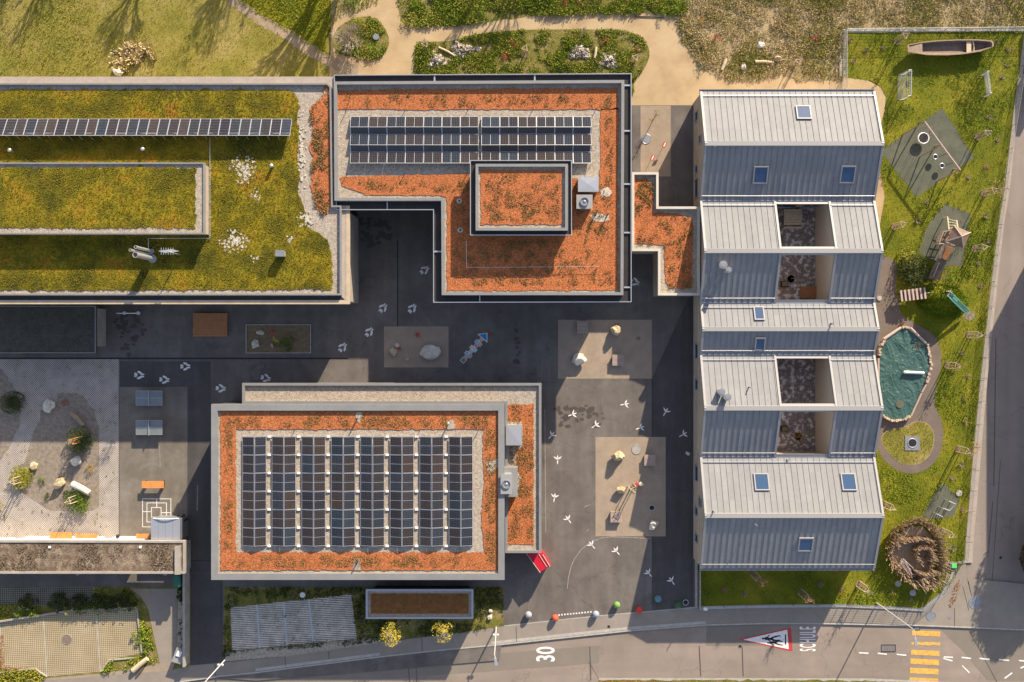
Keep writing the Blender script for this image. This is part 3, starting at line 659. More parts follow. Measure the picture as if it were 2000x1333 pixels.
part(A, 'painted_shadow_strip', M['dark_metal'], lambda b: b.poly(i2([(-90, 578.5), (666, 578.5), (674, 586.5), (-90, 586.5)], 6.9), 6.905))  # dark strip painted in for the parapet's shadow on the south ledge
part(A, 'roof_gravel', M['gravel_grey'], lambda b: b.poly(inset(PIN, .16), 6.96))
MOSS = rough([(-90, 176), (555, 176), (578, 182), (586, 210), (580, 236), (586, 262), (581, 300), (586, 345), (582, 380), (594, 410), (600, 440), (618, 456), (640, 470), (648, 500), (650, 566), (300, 567), (-90, 567)], 6, 1.5, 21)
part(A, 'moss', M['moss'], lambda b: b.poly(i2(MOSS, 7.0), 7.02))
part(A, 'orange_substrate', M['rust'], lambda b: b.poly(i2(rough([(634, 168), (648, 172), (649, 300), (649, 398), (640, 418), (628, 420), (616, 400), (606, 360), (612, 320), (604, 290), (612, 262), (606, 230), (610, 205), (628, 192)], 6, 2.0, 22), 7.0), 7.035))
ORS = [(634, 168), (648, 172), (649, 398), (640, 418), (628, 420), (616, 400), (608, 330), (612, 262), (606, 230), (612, 205), (628, 192)]
scatter('sedum_plants', [i2(ORS, 7.0)], [], 60, .09, .08, M['sedum'], z=7.035, n=4, lean=.8, clump=(1.1, 0), parent=A, kind='stuff')
def spots(cx, cy, rx, ry, n, sd):
    r_ = random.Random(sd); b = MB()
    for k in range(n):
        a = r_.random() * 6.28; q = r_.random() ** .7; q2 = r_.uniform(.8, 3.6) * (1.25 - q * .7)
        b.poly(i2(rough(smooth([(cx + rx * q * math.cos(a) + q2 * math.cos(t), cy + ry * q * math.sin(a) + q2 * math.sin(t)) for t in (0, 1.5, 3.1, 4.6)], 3), 2, .5, sd * 100 + k), 7.0), 7.036 + .0003 * k)
    b.build('bare_patch', M['mortar'], A)
spots(475, 331, 27, 29, 120, 1); spots(458, 472, 30, 24, 110, 2); spots(500, 382, 10, 14, 14, 3); spots(566, 470, 9, 14, 14, 4); spots(497, 505, 10, 8, 8, 5); spots(590, 300, 10, 90, 60, 6); spots(600, 430, 22, 18, 40, 7); spots(640, 180, 10, 10, 10, 8)
BP = [i2(rect(-90, 316, 402, 460), 7)]
scatter('moss_tufts', [i2(MOSS, 7.0)], BP, 42, .05, .07, M['moss_tuft'], z=7.02, n=4, lean=.9, parent=A, kind='stuff')
# raised block
P1 = i2(rect(-90, 318, 400, 458), 8.55)
part(A, 'upper_wall', M['wall_beige'], lambda b: b.prism(inset(P1, .12), 6.96, 8.35))
part(A, 'upper_parapet', M['parapet'], lambda b: (b.prism(P1, 8.3, 8.42, True), b.ring(P1, .14, 8.42, 8.62)))
part(A, 'upper_gravel', M['gravel_grey'], lambda b: b.poly(inset(P1, .14), 8.45))
UM = rough(rect(-90, 327, 382, 446), 6, 1.6, 27)
part(A, 'upper_moss', M['moss'], lambda b: b.poly(i2(UM, 8.5), 8.49))
scatter('upper_moss_tufts', [i2(UM, 8.5)], [], 42, .05, .07, M['moss_tuft'], z=8.49, n=4, lean=.9, parent=A, kind='stuff')
for k in range(9):
    x0 = G(60 + k * 68, 0)[0]; y = min(p[1] for p in inset(LA, .35))
    window(A, (x0, y), (x0 + 2.4, y), 1.0, 2.8); window(A, (x0, y), (x0 + 2.4, y), 4.2, 5.9)

# ---------------- canopy in the shade, lower left
CW = i2([(-90, 598), (187, 598), (187, 690), (-90, 690)], 3.2)
Cn = thing('canopy', 'low canopy with dark mossy roof in the shade below the school', 'canopy', base_of(CW))
part(Cn, 'roof', M['wall_dark'], lambda b: b.prism(CW, 2.9, 3.15, True))
part(Cn, 'roof_edge', M['parapet'], lambda b: b.ring(CW, .07, 3.15, 3.27))
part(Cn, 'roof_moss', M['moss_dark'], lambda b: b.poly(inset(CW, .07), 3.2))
for x in (20, 75, 130, 180):
    part(Cn, 'post', M['concrete'], lambda b: b.tube(G(x, 672, 0), G(x, 672, 2.9), .09, .09, 8))
part(Cn, 'side_wall', M['concrete'], lambda b: b.prism(g2(rect(189.5, 604, 207, 677)), 0, 3.0))

# ---------------- B: the central L-shaped building with orange roof
B_OUT = [(652, 146.5), (1233.5, 143.5), (1233.5, 590.5), (846, 591.5), (846, 410.5), (656, 410.5)]
LB = i2(B_OUT, 7.1)
Bd = thing('school_building', 'L shaped school building with orange substrate roof, dark eaves and a raised orange block', 'building', base_of(LB))
B_PAR = [(653, 161), (1219, 158), (1217, 577), (863, 577), (862, 393), (654, 393)]
LP = i2(B_PAR, 7.2)
part(Bd, 'wall', M['wall_dark'], lambda b: b.prism(inset(LP, .55), -.15, 6.7))
part(Bd, 'dark_eaves', M['dark_metal'], lambda b: b.prism(LB, 6.62, 6.86, True))
part(Bd, 'eaves_rim', M['metal_light'], lambda b: b.ring(LB, .07, 6.86, 7.1))
part(Bd, 'parapet', M['parapet'], lambda b: b.ring(LP, .28, 6.86, 7.42))
part(Bd, 'roof_gravel', M['gravel_grey'], lambda b: b.poly(inset(LP, .28), 6.93))
SUB = rough([(658, 176), (1207, 172), (1207, 566), (873, 567), (873, 386), (715, 380), (668, 372), (662, 342), (1110, 342), (1110, 212), (658, 212)], 7, 1.0, 31)
SUB1 = rough([(655, 176), (1207, 172), (1208, 214), (655, 214)], 7, .9, 31)
SUB2 = rough([(1173, 212), (1208, 212), (1207, 567), (873, 568), (873, 386), (860, 382), (715, 381), (690, 372), (668, 362), (663, 345), (920, 341), (1112, 430), (1118, 352), (1130, 350), (1172, 350)], 7, .9, 32)
SUB2 = rough([(1173, 212), (1208, 212), (1207, 567), (873, 568), (873, 386), (860, 382), (715, 381), (690, 372), (668, 362), (663, 345), (920, 340), (1000, 340), (1172, 352)], 7, .9, 32)
for P, s in ((SUB1, 1), (SUB2, 2)):
    part(Bd, 'orange_substrate', M['rust'], lambda b: b.poly(i2(P, 7.0), 6.98))
RG = [i2(rect(655, 216, 1172, 340), 7), i2(rect(915, 310, 1120, 462), 7)]
scatter('sedum_plants', [i2(rect(672, 184, 1195, 208), 7), i2([(1182, 200), (1198, 200), (1198, 556), (884, 556), (884, 375), (720, 370), (700, 352), (915, 350), (925, 470), (1120, 470), (1120, 360), (1182, 350)], 7)], RG, 45, .07, .06, M['sedum'], z=6.98, n=4, lean=.8, clump=(1.1, .12), parent=Bd, kind='stuff')
for P, s in (([(1153, 420), (1170, 417), (1188, 421), (1191, 429), (1180, 434), (1158, 433)], 4), ([(1170, 372), (1186, 366), (1196, 374), (1188, 386), (1174, 384)], 5)):
    part(Bd, 'gravel_patch', M['mortar'], lambda b: b.poly(i2(rough(P, 4, .8, s), 7), 7.0))
for x0, y0, x1, y1 in ((1233.5, 165, 1219, 168), (1233.5, 254, 1219, 257), (1233.5, 358, 1219, 361), (1233.5, 453, 1219, 456), (1233.5, 560, 1219, 563), (847, 490, 862, 493), (1043, 144, 1046, 158), (847, 146, 850, 160), (755, 394, 757, 409), (936, 577, 938, 590)):
    part(Bd, 'eaves_bracket', M['metal_light'], lambda b: b.prism(i2(rect(x0, y0, x1, y1), 7.1), 6.86, 7.0))
P2 = i2(rect(918, 313, 1117, 460), 8.9)
P2i = i2(rect(929, 321, 1109, 451), 8.95)
part(Bd, 'upper_wall', M['wall_dark'], lambda b: b.prism(inset(P2, .35), 6.93, 8.6))
part(Bd, 'upper_eaves', M['dark_metal'], lambda b: b.prism(P2, 8.5, 8.68, True))
part(Bd, 'upper_rim', M['metal_light'], lambda b: b.ring(P2, .07, 8.68, 8.86))
part(Bd, 'upper_parapet', M['parapet'], lambda b: b.ring(P2i, .26, 8.68, 9.1))
part(Bd, 'upper_gravel', M['gravel_grey'], lambda b: b.poly(inset(P2i, .26), 8.76))
US = rough(rect(939, 333, 1098, 439), 6, .9, 33)
part(Bd, 'upper_substrate', M['rust'], lambda b: b.poly(i2(US, 8.8), 8.81))
scatter('upper_sedum', [i2(rect(947, 340, 1092, 433), 8.8)], [], 50, .07, .06, M['sedum'], z=8.81, n=4, lean=.8, clump=(1.1, -.02), parent=Bd, kind='stuff')
for k in range(5):
    x0, y0 = G(885 + k * 62, 0)[0], min(p[1] for p in inset(LP, .55))
    window(Bd, (x0, y0), (x0 + 2.6, y0), .9, 2.9); window(Bd, (x0, y0), (x0 + 2.6, y0), 4.2, 6.2)
ln = MB()
ln.path([I(911, 523, 7.35), I(1168, 521, 7.35)], .018); ln.path([I(911, 470, 7.35), I(911, 523, 7.35)], .018)
for q in ((911, 523), (1168, 521), (1040, 522)): ln.tube(I(q[0], q[1], 7.35), (I(q[0], q[1], 7.35)[0], I(q[0], q[1], 7.35)[1], 6.95), .025)
ln.build('safety_line', M['metal_light'], label='thin safety line strung above the orange roof', cat='cable')

# ---------------- C: link building
C_OUT = [(1234, 337), (1286, 337), (1286, 404), (1367, 404), (1367, 577.5), (1285, 577.5), (1285, 491), (1234, 491)]
LC = i2(C_OUT, 3.9)
Cb = thing('link_building', 'single storey link building with stepped orange roof and cream parapet', 'building', base_of(LC))
part(Cb, 'wall', M['wall_beige'], lambda b: b.prism(inset(LC, .12), -.15, 3.5))
part(Cb, 'roof_slab', M['dark_metal'], lambda b: b.prism(LC, 3.4, 3.55, True))
part(Cb, 'parapet', M['parapet_cream'], lambda b: b.ring(LC, .24, 3.55, 4.0))
part(Cb, 'roof_gravel', M['gravel_grey'], lambda b: b.poly(inset(LC, .24), 3.6))
CS = rough([(1234, 350), (1262, 350), (1275, 360), (1276, 416), (1320, 418), (1352, 428), (1352, 563), (1310, 563), (1299, 552), (1298, 478), (1234, 476)], 6, .9, 35)
part(Cb, 'orange_substrate', M['rust'], lambda b: b.poly(i2(CS, 3.6), 3.66))
scatter('sedum_plants', [i2(CS, 3.6)], [], 60, .09, .075, M['sedum'], z=3.66, n=4, lean=.8, clump=(1.1, .15), parent=Cb, kind='stuff')

# ---------------- D: the timber school hall with five zinc gables
XW, XE = 1354.0, 1673.0
PROF = [(201.5, 4.15), (307.3, 6.32), (405.2, 4.15), (502.1, 6.12), (595.3, 4.15), (644.3, 5.2), (692.8, 4.15), (789.0, 6.12), (883.0, 4.15), (984.0, 6.32), (1090.2, 4.15)]
gy = lambda y: -(y - 666.5) / S
gx = lambda x: (x - 1000) / S
D = thing('gabled_school', 'timber school building with five parallel zinc gable roofs and open roof courts', 'building', (gx((XW + XE) / 2), gy(645), 0))
def zat(y):
    for (a, za), (b_, zb) in zip(PROF, PROF[1:]):
        if a <= y <= b_: return za + (zb - za) * (y - a) / (b_ - a)
    return 4.1
X1, X2 = gx(XW), gx(XE)
def gable(b, x0, x1, lo, hi, dz=-.14):
    seg = [(lo, zat(lo))] + [p for p in PROF if lo < p[0] < hi] + [(hi, zat(hi))]
    for k in range(len(seg) - 1):
        (ya, za), (yb, zb) = seg[k], seg[k + 1]
        b.hexa([(x0, gy(ya), -.15), (x1, gy(ya), -.15), (x1, gy(yb), -.15), (x0, gy(yb), -.15)], [(x0, gy(ya), za + dz), (x1, gy(ya), za + dz), (x1, gy(yb), zb + dz), (x0, gy(yb), zb + dz)])
part(D, 'wall', M['wall_beige'], lambda b: gable(b, X1, X1 + .3, 201.5, 1090.2))
part(D, 'wall', M['wall_beige'], lambda b: gable(b, X2 - .3, X2, 201.5, 1090.2))
part(D, 'wall', M['wall_beige'], lambda b: b.prism([(X1 + .3, gy(201.5)), (X2 - .3, gy(201.5)), (X2 - .3, gy(207)), (X1 + .3, gy(207))], -.15, 4.0))
part(D, 'wall', M['wall_beige'], lambda b: b.prism([(X1 + .3, gy(1090.2)), (X2 - .3, gy(1090.2)), (X2 - .3, gy(1085)), (X1 + .3, gy(1085))], -.15, 3.95))
# horizontal boards between the storeys of the west front
part(D, 'cladding_trim', M['wood_pale'], lambda b: [b.prism([(X1 - .04, gy(a)), (X1, gy(a)), (X1, gy(c)), (X1 - .04, gy(c))], z, z + .12) for a, c in ((203, 404), (598, 880), (886, 1088)) for z in (.9, 2.6, 3.7)])
YC = {1: (405.2, 595.3), 3: (692.8, 883.0)}
XC0, XC1 = 1000 + 513 * .9554, 1000 + 626 * .945           # court openings, west and east side
def slope(i, lo, hi, x0, x1, name='roof_slope'):
    """one zinc plate between profile y lo..hi (ground px) and x0..x1, with standing seams and a snow rail"""
    (ya, za), (yb, zb) = (lo, zat(lo + .001) if lo > PROF[0][0] else PROF[0][1]), (hi, zat(hi - .001))
    b = MB(); t = .14
    A_ = [(x0, gy(ya), za - t), (x1, gy(ya), za - t), (x1, gy(yb), zb - t), (x0, gy(yb), zb - t)]
    B_ = [(x0, gy(ya), za), (x1, gy(ya), za), (x1, gy(yb), zb), (x0, gy(yb), zb)]
    b.hexa(A_, B_)
    n = int((x1 - x0) / .585)
    k0 = math.ceil((x0 - X1 + .1) / .585)
    for k in range(k0, k0 + n + 1):
        xs = X1 + k * .585
        if xs > x1 - .1: break
        b.hexa([(xs - .017, gy(ya), za + .001), (xs + .017, gy(ya), za + .001), (xs + .017, gy(yb), zb + .001), (xs - .017, gy(yb), zb + .001)],
               [(xs - .011, gy(ya), za + .05), (xs + .011, gy(ya), za + .05), (xs + .011, gy(yb), zb + .05), (xs - .011, gy(yb), zb + .05)])
    b.build(name, M['zinc'], D)
    # snow rail near the lower edge
    low = ya if za < zb else yb; s = 1 if low == ya else -1
    yr = low + s * 8.5
    if abs(zat(low) - 4.15) < .05:
        r = MB(); r.tube((x0 + .05, gy(yr), zat(yr) + .12), (x1 - .05, gy(yr), zat(yr) + .12), .045, .045, 6)
        for k in range(k0, k0 + n + 1):
            xs = X1 + k * .585
            if xs > x1 - .1: break
            r.tube((xs, gy(yr), zat(yr) + .03), (xs, gy(yr), zat(yr) + .12), .03, .03, 4)
        r.build('snow_rail', M['metal_light'], D)
OH = .12
for i in range(10):
    (ya, za), (yb, zb) = PROF[i], PROF[i + 1]
    court = i in (2, 3, 6, 7)
    if not court: slope(i, ya, yb, X1 - OH, X2 + OH)
    else:
        c0, c1 = gx(XC0), gx(XC1)
        slope(i, ya, yb, X1 - OH, c0); slope(i, ya, yb, c1, X2 + OH)
        if za < zb: lo1, hi1, lo2, hi2 = ya, ya + 6, yb - 8, yb
        else: lo1, hi1, lo2, hi2 = ya, ya + 7, yb - 6, yb
        for lo, hi in ((lo1, hi1), (lo2, hi2)):
            b = MB(); za_, zb_ = zat(lo), zat(hi)
            b.hexa([(c0, gy(lo), za_ - .3), (c1, gy(lo), za_ - .3), (c1, gy(hi), zb_ - .3), (c0, gy(hi), zb_ - .3)], [(c0, gy(lo), za_ + .02), (c1, gy(lo), za_ + .02), (c1, gy(hi), zb_ + .02), (c0, gy(hi), zb_ + .02)])
            b.build('court_frame', M['zinc_trim'], D)
        for xa, xb in ((c0 - .12, c0 + .1), (c1 - .1, c1 + .12)):
            b = MB(); b.hexa([(xa, gy(ya), za - .3), (xb, gy(ya), za - .3), (xb, gy(yb), zb - .3), (xa, gy(yb), zb - .3)], [(xa, gy(ya), za + .09), (xb, gy(ya), za + .09), (xb, gy(yb), zb + .09), (xa, gy(yb), zb + .09)])
            b.build('court_frame', M['zinc_trim'], D)
# verge, ridge and valley trim
for xa, xb in ((X1 - .2, X1 + .02), (X2 - .02, X2 + .2)):
    b = MB()
    for (ya, za), (yb, zb) in zip(PROF, PROF[1:]):
        b.hexa([(xa, gy(ya), za - .2), (xb, gy(ya), za - .2), (xb, gy(yb), zb - .2), (xa, gy(yb), zb - .2)], [(xa, gy(ya), za + .13), (xb, gy(ya), za + .13), (xb, gy(yb), zb + .13), (xa, gy(yb), zb + .13)])
    b.build('verge_trim', M['zinc_trim'], D)
for i in (1, 3, 5, 7, 9):
    y, z = PROF[i]; b = MB()
    b.hexa([(X1 - .2, gy(y - 4.5), z - .09), (X2 + .2, gy(y - 4.5), z - .09), (X2 + .2, gy(y + 4.5), z - .09), (X1 - .2, gy(y + 4.5), z - .09)],
           [(X1 - .2, gy(y - 4), z + .08), (X2 + .2, gy(y - 4), z + .08), (X2 + .2, gy(y + 4), z + .10), (X1 - .2, gy(y + 4), z + .10)])
    b.build('ridge_cap', M['zinc_trim'], D)
for i in (0, 2, 4, 6, 8, 10):
    y, z = PROF[i]; b = MB()
    if i in (0, 10):
        s = -1 if i == 0 else 1
        ys = sorted((gy(y + s * 4.2), gy(y + s * .2)))
        b.box(X1 - .2, ys[0], z - .28, X2 + .2, ys[1], z - .16)
        b.box(X1 - .2, (gy(y + s * 4.4)) - .02, z - .28, X2 + .2, gy(y + s * 4.4) + .02, z - .02)
    else: b.box(X1 - .15, gy(y + 1.6), z - .12, X2 + .15, gy(y - 1.6), z + .035)
    b.build('gutter', M['metal_grey'], D)
# courts
for k, (y0, y1) in YC.items():
    c0, c1 = gx(XC0), gx(XC1)
    part(D, 'court_floor', mat('court_floor', [(.18, .145, .13), (.26, .215, .195), (.62, .58, .53)], 2.0, .85, fine=.2, fscale=8, detail=8, stops=[.35, .52, .60]), lambda b: b.poly([(c0, gy(y0)), (c1, gy(y0)), (c1, gy(y1)), (c0, gy(y1))], .05))
    part(D, 'court_wall', M['wall_beige'], lambda b: gable(b, c0 - .22, c0 - .02, y0, y1, -.32))
    part(D, 'court_wall', mat('pale_court_boards', [(.50, .42, .32)], rough=.8, fine=.05), lambda b: gable(b, c1 + .02, c1 + .22, y0, y1, -.32))
    part(D, 'court_wall', M['wall_beige'], lambda b: b.box(c0, gy(y0 + 1), 0, c1, gy(y0 - 3), 3.8))
    part(D, 'court_wall', M['wall_beige'], lambda b: b.box(c0, gy(y1 + 3), 0, c1, gy(y1 - 1), 3.8))
    window(D, (c0 + .8, gy(y0 + 1)), (c0 + 3.0, gy(y0 + 1)), .3, 2.6); window(D, (c0 + 3.6, gy(y0 + 1)), (c0 + 5.4, gy(y0 + 1)), .3, 2.6)
# skylights
def skylight(ximg, yimg, w, l):
    """centre in image px; w across, l along the slope in px"""
    for _ in range(3):
        h = zat((yimg - 666.5) * (1 - 5.3 / H) + 666.5) if _ == 0 else h
        yg = (yimg - 666.5) * (1 - h / H) + 666.5; h = zat(yg)
    xg = (ximg - 1000) * (1 - h / H) + 1000
    s = (zat(yg + 5) - zat(yg - 5)) / (10 / S); ang = math.atan(s)      # rise going south
    c = Vector((gx(xg), gy(yg), h)); u = Vector((1, 0, 0)); v = Vector((0, -math.cos(ang), math.sin(ang))); n = Vector((0, math.sin(ang), math.cos(ang)))
    W_, L_ = w / S / 2, l / S / 2
    def quad(a, b_, d0, d1): return [c + u * (sx * a) + v * (sy * b_) + n * d0 for sx, sy in ((-1, -1), (1, -1), (1, 1), (-1, 1))], [c + u * (sx * a) + v * (sy * b_) + n * d1 for sx, sy in ((-1, -1), (1, -1), (1, 1), (-1, 1))]
    b = MB(); t = .11
    for (x0, x1, y0, y1) in ((-W_, W_, -L_, -L_ + t), (-W_, W_, L_ - t, L_), (-W_, -W_ + t, -L_ + t, L_ - t), (W_ - t, W_, -L_ + t, L_ - t)):
        lo = [c + u * x + v * y - n * .02 for x, y in ((x0, y0), (x1, y0), (x1, y1), (x0, y1))]
        hi = [c + u * x + v * y + n * .17 for x, y in ((x0, y0), (x1, y0), (x1, y1), (x0, y1))]
        # u x v points down, so flip
        b.add(lo + hi, [(0, 1, 2, 3), (7, 6, 5, 4), (4, 5, 1, 0), (5, 6, 2, 1), (6, 7, 3, 2), (7, 4, 0, 3)])
    f = b.build('skylight', M['zinc_trim'], D)
    g = MB(); lo, hi = quad(W_ - t, L_ - t, 0, .13); g.add(hi, [(3, 2, 1, 0)]); g.build('pane', M['glass_sky'], f)
for q in ((1569, 221, 27, 29), (1485, 342, 27, 32), (1655, 341, 27, 32), (1487, 942, 27, 32), (1657, 942, 27, 32), (1573, 1063, 27, 29), (1482, 613, 19, 27), (1484, 672, 19, 26)): skylight(*q)
for a, c_, z0, z1 in ((226, 246, 1.0, 2.5), (280, 296, 2.9, 4.3), (330, 345, 1.0, 2.4), (356, 392, .8, 2.5), (672, 700, .9, 2.5), (740, 760, .9, 2.5), (905, 935, 1, 2.6), (960, 978, 2.9, 4.4), (1036, 1052, 1, 2.5), (985, 1000, 1.0, 2.4)):
    window(D, (X1 - .001, gy(a)), (X1 - .001, gy(c_)), z0, z1, out=(-1, 0))
# roof details standing on the gables
def on_roof(px, py):
    h = 5.3
    for _ in range(4): yg = (py - 666.5) * (1 - h / H) + 666.5; h = zat(yg)
    return gx((px - 1000) * (1 - h / H) + 1000), gy(yg), h
def flue(px, py, hh, r, label, m='metal_light'):
    x, y, z = on_roof(px, py); t = thing('flue', label, 'flue', (x, y, z))
    part(t, 'pipe', M[m], lambda b: b.tube((x, y, z - .3), (x, y, z + hh), r, r, 14))
    part(t, 'cowl', M['metal_grey'], lambda b: (b.tube((x, y, z + hh + .06), (x, y, z + hh + .12), r * 1.2, r * 1.2, 14), b.tube((x, y, z + hh + .12), (x, y, z + hh + .15), r * .8, r * .75, 14), b.tube((x, y, z + hh), (x, y, z + hh + .06), r * .5, r * .5, 8)))
flue(1408, 519, .9, .33, 'wide steel flue on the blue slope of the second gable'); flue(1418, 529, 1.0, .24, 'slim capped flue beside the wide flue of the second gable')
flue(1405, 765, .9, .30, 'grey cowled flue on the pale slope of the fourth gable'); flue(1416, 775, 1.0, .30, 'pale blue capped flue nearest the ridge of the fourth gable')
flue(1622, 633, .5, .07, 'small dark pipe on the narrow middle gable', 'black'); flue(1462, 757, .5, .06, 'small dark pipe on the pale slope of the fourth gable', 'black')
flue(1392, 999, .5, .06, 'small dark pipe at the ridge corner of the fifth gable', 'black'); flue(1473, 1023, .9, .05, 'thin pale mast on the blue slope of the fifth gable')
flue(1395, 287, .2, .06, 'tiny white vent at the top corner of the first blue slope'); flue(1537, 899, .15, .09, 'small grey vent in the gutter below the fourth gable', 'black')

# ---------------- E: the sports hall, with lower annex
E_OUT = i2(rect(412.5, 790, 985.5, 1133), 5.8)
E2 = i2([(473, 748.5), (1057.5, 748.5), (1057.5, 1080.5), (986.5, 1080.5), (986.5, 1000), (986.5, 789), (473, 789)], 3.3)
E = thing('sports_hall', 'sports hall with orange bordered gravel roof under eight solar rows and lower annex', 'building', base_of(E_OUT))
part(E, 'wall', M['wall_dark'], lambda b: b.prism(inset(E_OUT, .12), -.15, 5.3))
part(E, 'roof_slab', M['parapet'], lambda b: b.prism(E_OUT, 5.25, 5.45, True))
part(E, 'parapet', M['parapet'], lambda b: b.ring(E_OUT, .62, 5.45, 5.82))
part(E, 'roof_gravel', M['gravel_grey'], lambda b: b.poly(inset(E_OUT, .62), 5.5))
ES = [rough([(431, 804), (973, 804), (973, 839), (431, 839)], 6, .8, 41), rough([(431, 836), (461, 836), (461, 1081), (431, 1081)], 6, .8, 42),
      rough([(945, 836), (973, 836), (973, 1081), (949, 1081), (944, 1060), (941, 1020), (942, 980), (947, 940), (943, 900)], 6, .8, 43), rough([(431, 1079), (973, 1079), (973, 1114), (431, 1114)], 6, .8, 44)]
for k, P in enumerate(ES): part(E, 'orange_substrate', M['rust'], lambda b: b.poly(i2(P, 5.55), 5.56 + .003 * k))
scatter('sedum_plants', [i2(P, 5.55) for P in (rect(436, 812, 968, 834), rect(438, 834, 455, 1090), rect(949, 834, 968, 1090), rect(436, 1086, 968, 1106))], [], 50, .07, .06, M['sedum'], z=5.56, n=4, lean=.8, clump=(.8, -.02), parent=E, kind='stuff')
for P, s in (([(694, 805), (708, 805), (708, 818), (702, 826), (695, 822)], 1), ([(692, 1091), (704, 1091), (705, 1114), (690, 1114)], 2), ([(872, 824), (884, 820), (890, 830), (886, 839), (874, 839)], 3), ([(948, 905), (973, 895), (973, 912), (955, 925)], 5)):
    part(E, 'gravel_patch', M['gravel_grey'], lambda b: b.poly(i2(rough(P, 4, .6, s), 5.55), 5.59))
part(E, 'annex_wall', M['wall_dark'], lambda b: b.prism(inset(E2, .08), -.15, 2.9))
part(E, 'annex_slab', M['parapet_cream'], lambda b: b.prism(E2, 2.85, 3.0, True))
part(E, 'annex_parapet', M['parapet'], lambda b: b.ring(E2, .26, 3.0, 3.32))
part(E, 'annex_gravel', M['gravel_grey'], lambda b: b.poly(inset(E2, .26), 3.03))
AS = [rough([(990, 790), (1042, 790), (1042, 1064), (990, 1064)], 6, .8, 45)]
part(E, 'annex_substrate', M['rust'], lambda b: b.poly(i2(AS[0], 3.05), 3.07))
part(E, 'gravel_patch', M['gravel_grey'], lambda b: b.poly(i2(rough([(988, 824), (1020, 824), (1022, 872), (1008, 880), (1008, 915), (1018, 935), (1010, 960), (988, 975)], 4, .6, 7), 3.05), 3.09))
scatter('annex_sedum', [i2(AS[0], 3.05)], [], 50, .07, .06, M['sedum'], z=3.07, n=4, lean=.8, clump=(.9, 0), parent=E, kind='stuff')
part(E, 'fan_upstand', M['parapet'], lambda b: b.prism(i2(rect(984, 914, 1011, 971), 4.4), 3.03, 4.4))
for k in range(6):
    x0, y0 = G(470 + k * 78, 0)[0], min(p[1] for p in inset(E_OUT, .12))
    window(E, (x0, y0), (x0 + 2.8, y0), 2.6, 4.6)

# roof units
def unit(px0, py0, px1, py1, z, h, label, kind):
    P = i2(rect(px0, py0, px1, py1), z + h); c = base_of(P); t = thing('roof_unit', label, 'roof unit', (c[0], c[1], z))
    part(t, 'body', M['metal_light'], lambda b: b.prism(P, z, z + h))
    Q = inset(P, -.06)
    part(t, 'lid', M['zinc_trim'], lambda b: b.prism(Q, z + h, z + h + .06, True))
    if kind == 'hip':
        part(t, 'hipped_top', M['metal_light'], lambda b: b.add([(p[0], p[1], z + h + .06) for p in ccw(P)] + [(c[0], c[1], z + h + .10)], [(0, 1, 4), (1, 2, 4), (2, 3, 4), (3, 0, 4)]))
    else:
        part(t, 'fan', M['metal_grey'], lambda b: (b.ring([(c[0] + .42 * math.cos(a * .314), c[1] + .42 * math.sin(a * .314)) for a in range(20)], .06, z + h + .06, z + h + .2), b.disc(c, .36, z + h + .06, z + h + .1, 20), b.ball((c[0], c[1], z + h + .1), .16, 14, 8, (1, 1, .5))), sm=False)
    return t
unit(1130, 347, 1168, 374, 6.95, .95, 'square white hipped roof unit on the L shaped building', 'hip')
unit(1127, 382, 1156, 407, 6.95, .9, 'silver fan unit below the hipped unit on the L shaped building', 'fan')
unit(989, 832, 1018, 869, 3.08, .9, 'pale grey box unit on the sports hall annex', 'hip')
unit(979, 928, 999, 964, 4.4, 1.6, 'tall fan box on the upstand between sports hall and annex', 'fan')
for q in ((25, 296, 'small vent at the left edge in the shadow of the solar row'), (283, 294, 'small vent above the raised mossy block'), (533, 326, 'small vent right of the upper bare moss patch'), (473, 242, 'small vent beside the end of the moss roof solar row')):
    if q[0] != 473: vent_pipe(q[0], q[1], 7.02, .55, .12, q[2])
t = thing('roof_cowl', 'white box cowl near the right end of the moss roof', 'roof cowl', I(551, 497, 7.02)); c = t.location
part(t, 'box', M['metal_light'], lambda b: b.box(c.x - .35, c.y - .25, 7.02, c.x + .35, c.y + .25, 7.75))
part(t, 'louvre', M['metal_grey'], lambda b: [b.box(c.x - .4, c.y - .3, 7.77 + k * .09, c.x + .4, c.y + .3, 7.8 + k * .09) for k in range(3)])
def tallpipe(px, py, r, hh, label):
    x, y, z = I(px, py, 7.02); t = thing('steel_chimney', label, 'chimney', (x, y, z))
    part(t, 'pipe', M['metal_light'], lambda b: (b.tube((x, y, z), (x, y, z + hh), r, r, 16, False), b.tube((x, y, z + hh - .6), (x, y, z + hh), r * .93, r * .93, 16, False), b.disc((x, y), r * .93, z + hh - .6, z + hh - .58, 16)), sm=False)
    part(t, 'rim', M['zinc_trim'], lambda b: b.ring([(x + r * 1.12 * math.cos(a * math.pi / 10), y + r * 1.12 * math.sin(a * math.pi / 10)) for a in range(20)], .05, z + hh - .1, z + hh + .03))
    part(t, 'base_plate', M['metal_grey'], lambda b: b.disc((x, y), r * 1.7, z, z + .08, 16))
tallpipe(298, 506, .24, 3.9, 'thick steel chimney leaning out over the moss roof'); tallpipe(297, 491, .14, 3.7, 'thinner steel chimney above the thick one on the moss roof'); tallpipe(293, 498, .12, 4.4, 'thinnest steel chimney behind the thick one on the moss roof')
t = thing('antenna_mast', 'comb shaped antenna mast beside the steel chimneys', 'antenna', I(352, 498, 7.02)); c = t.location
part(t, 'mast', M['metal_light'], lambda b: b.tube(c, c + Vector((0, 0, 3.4)), .05))
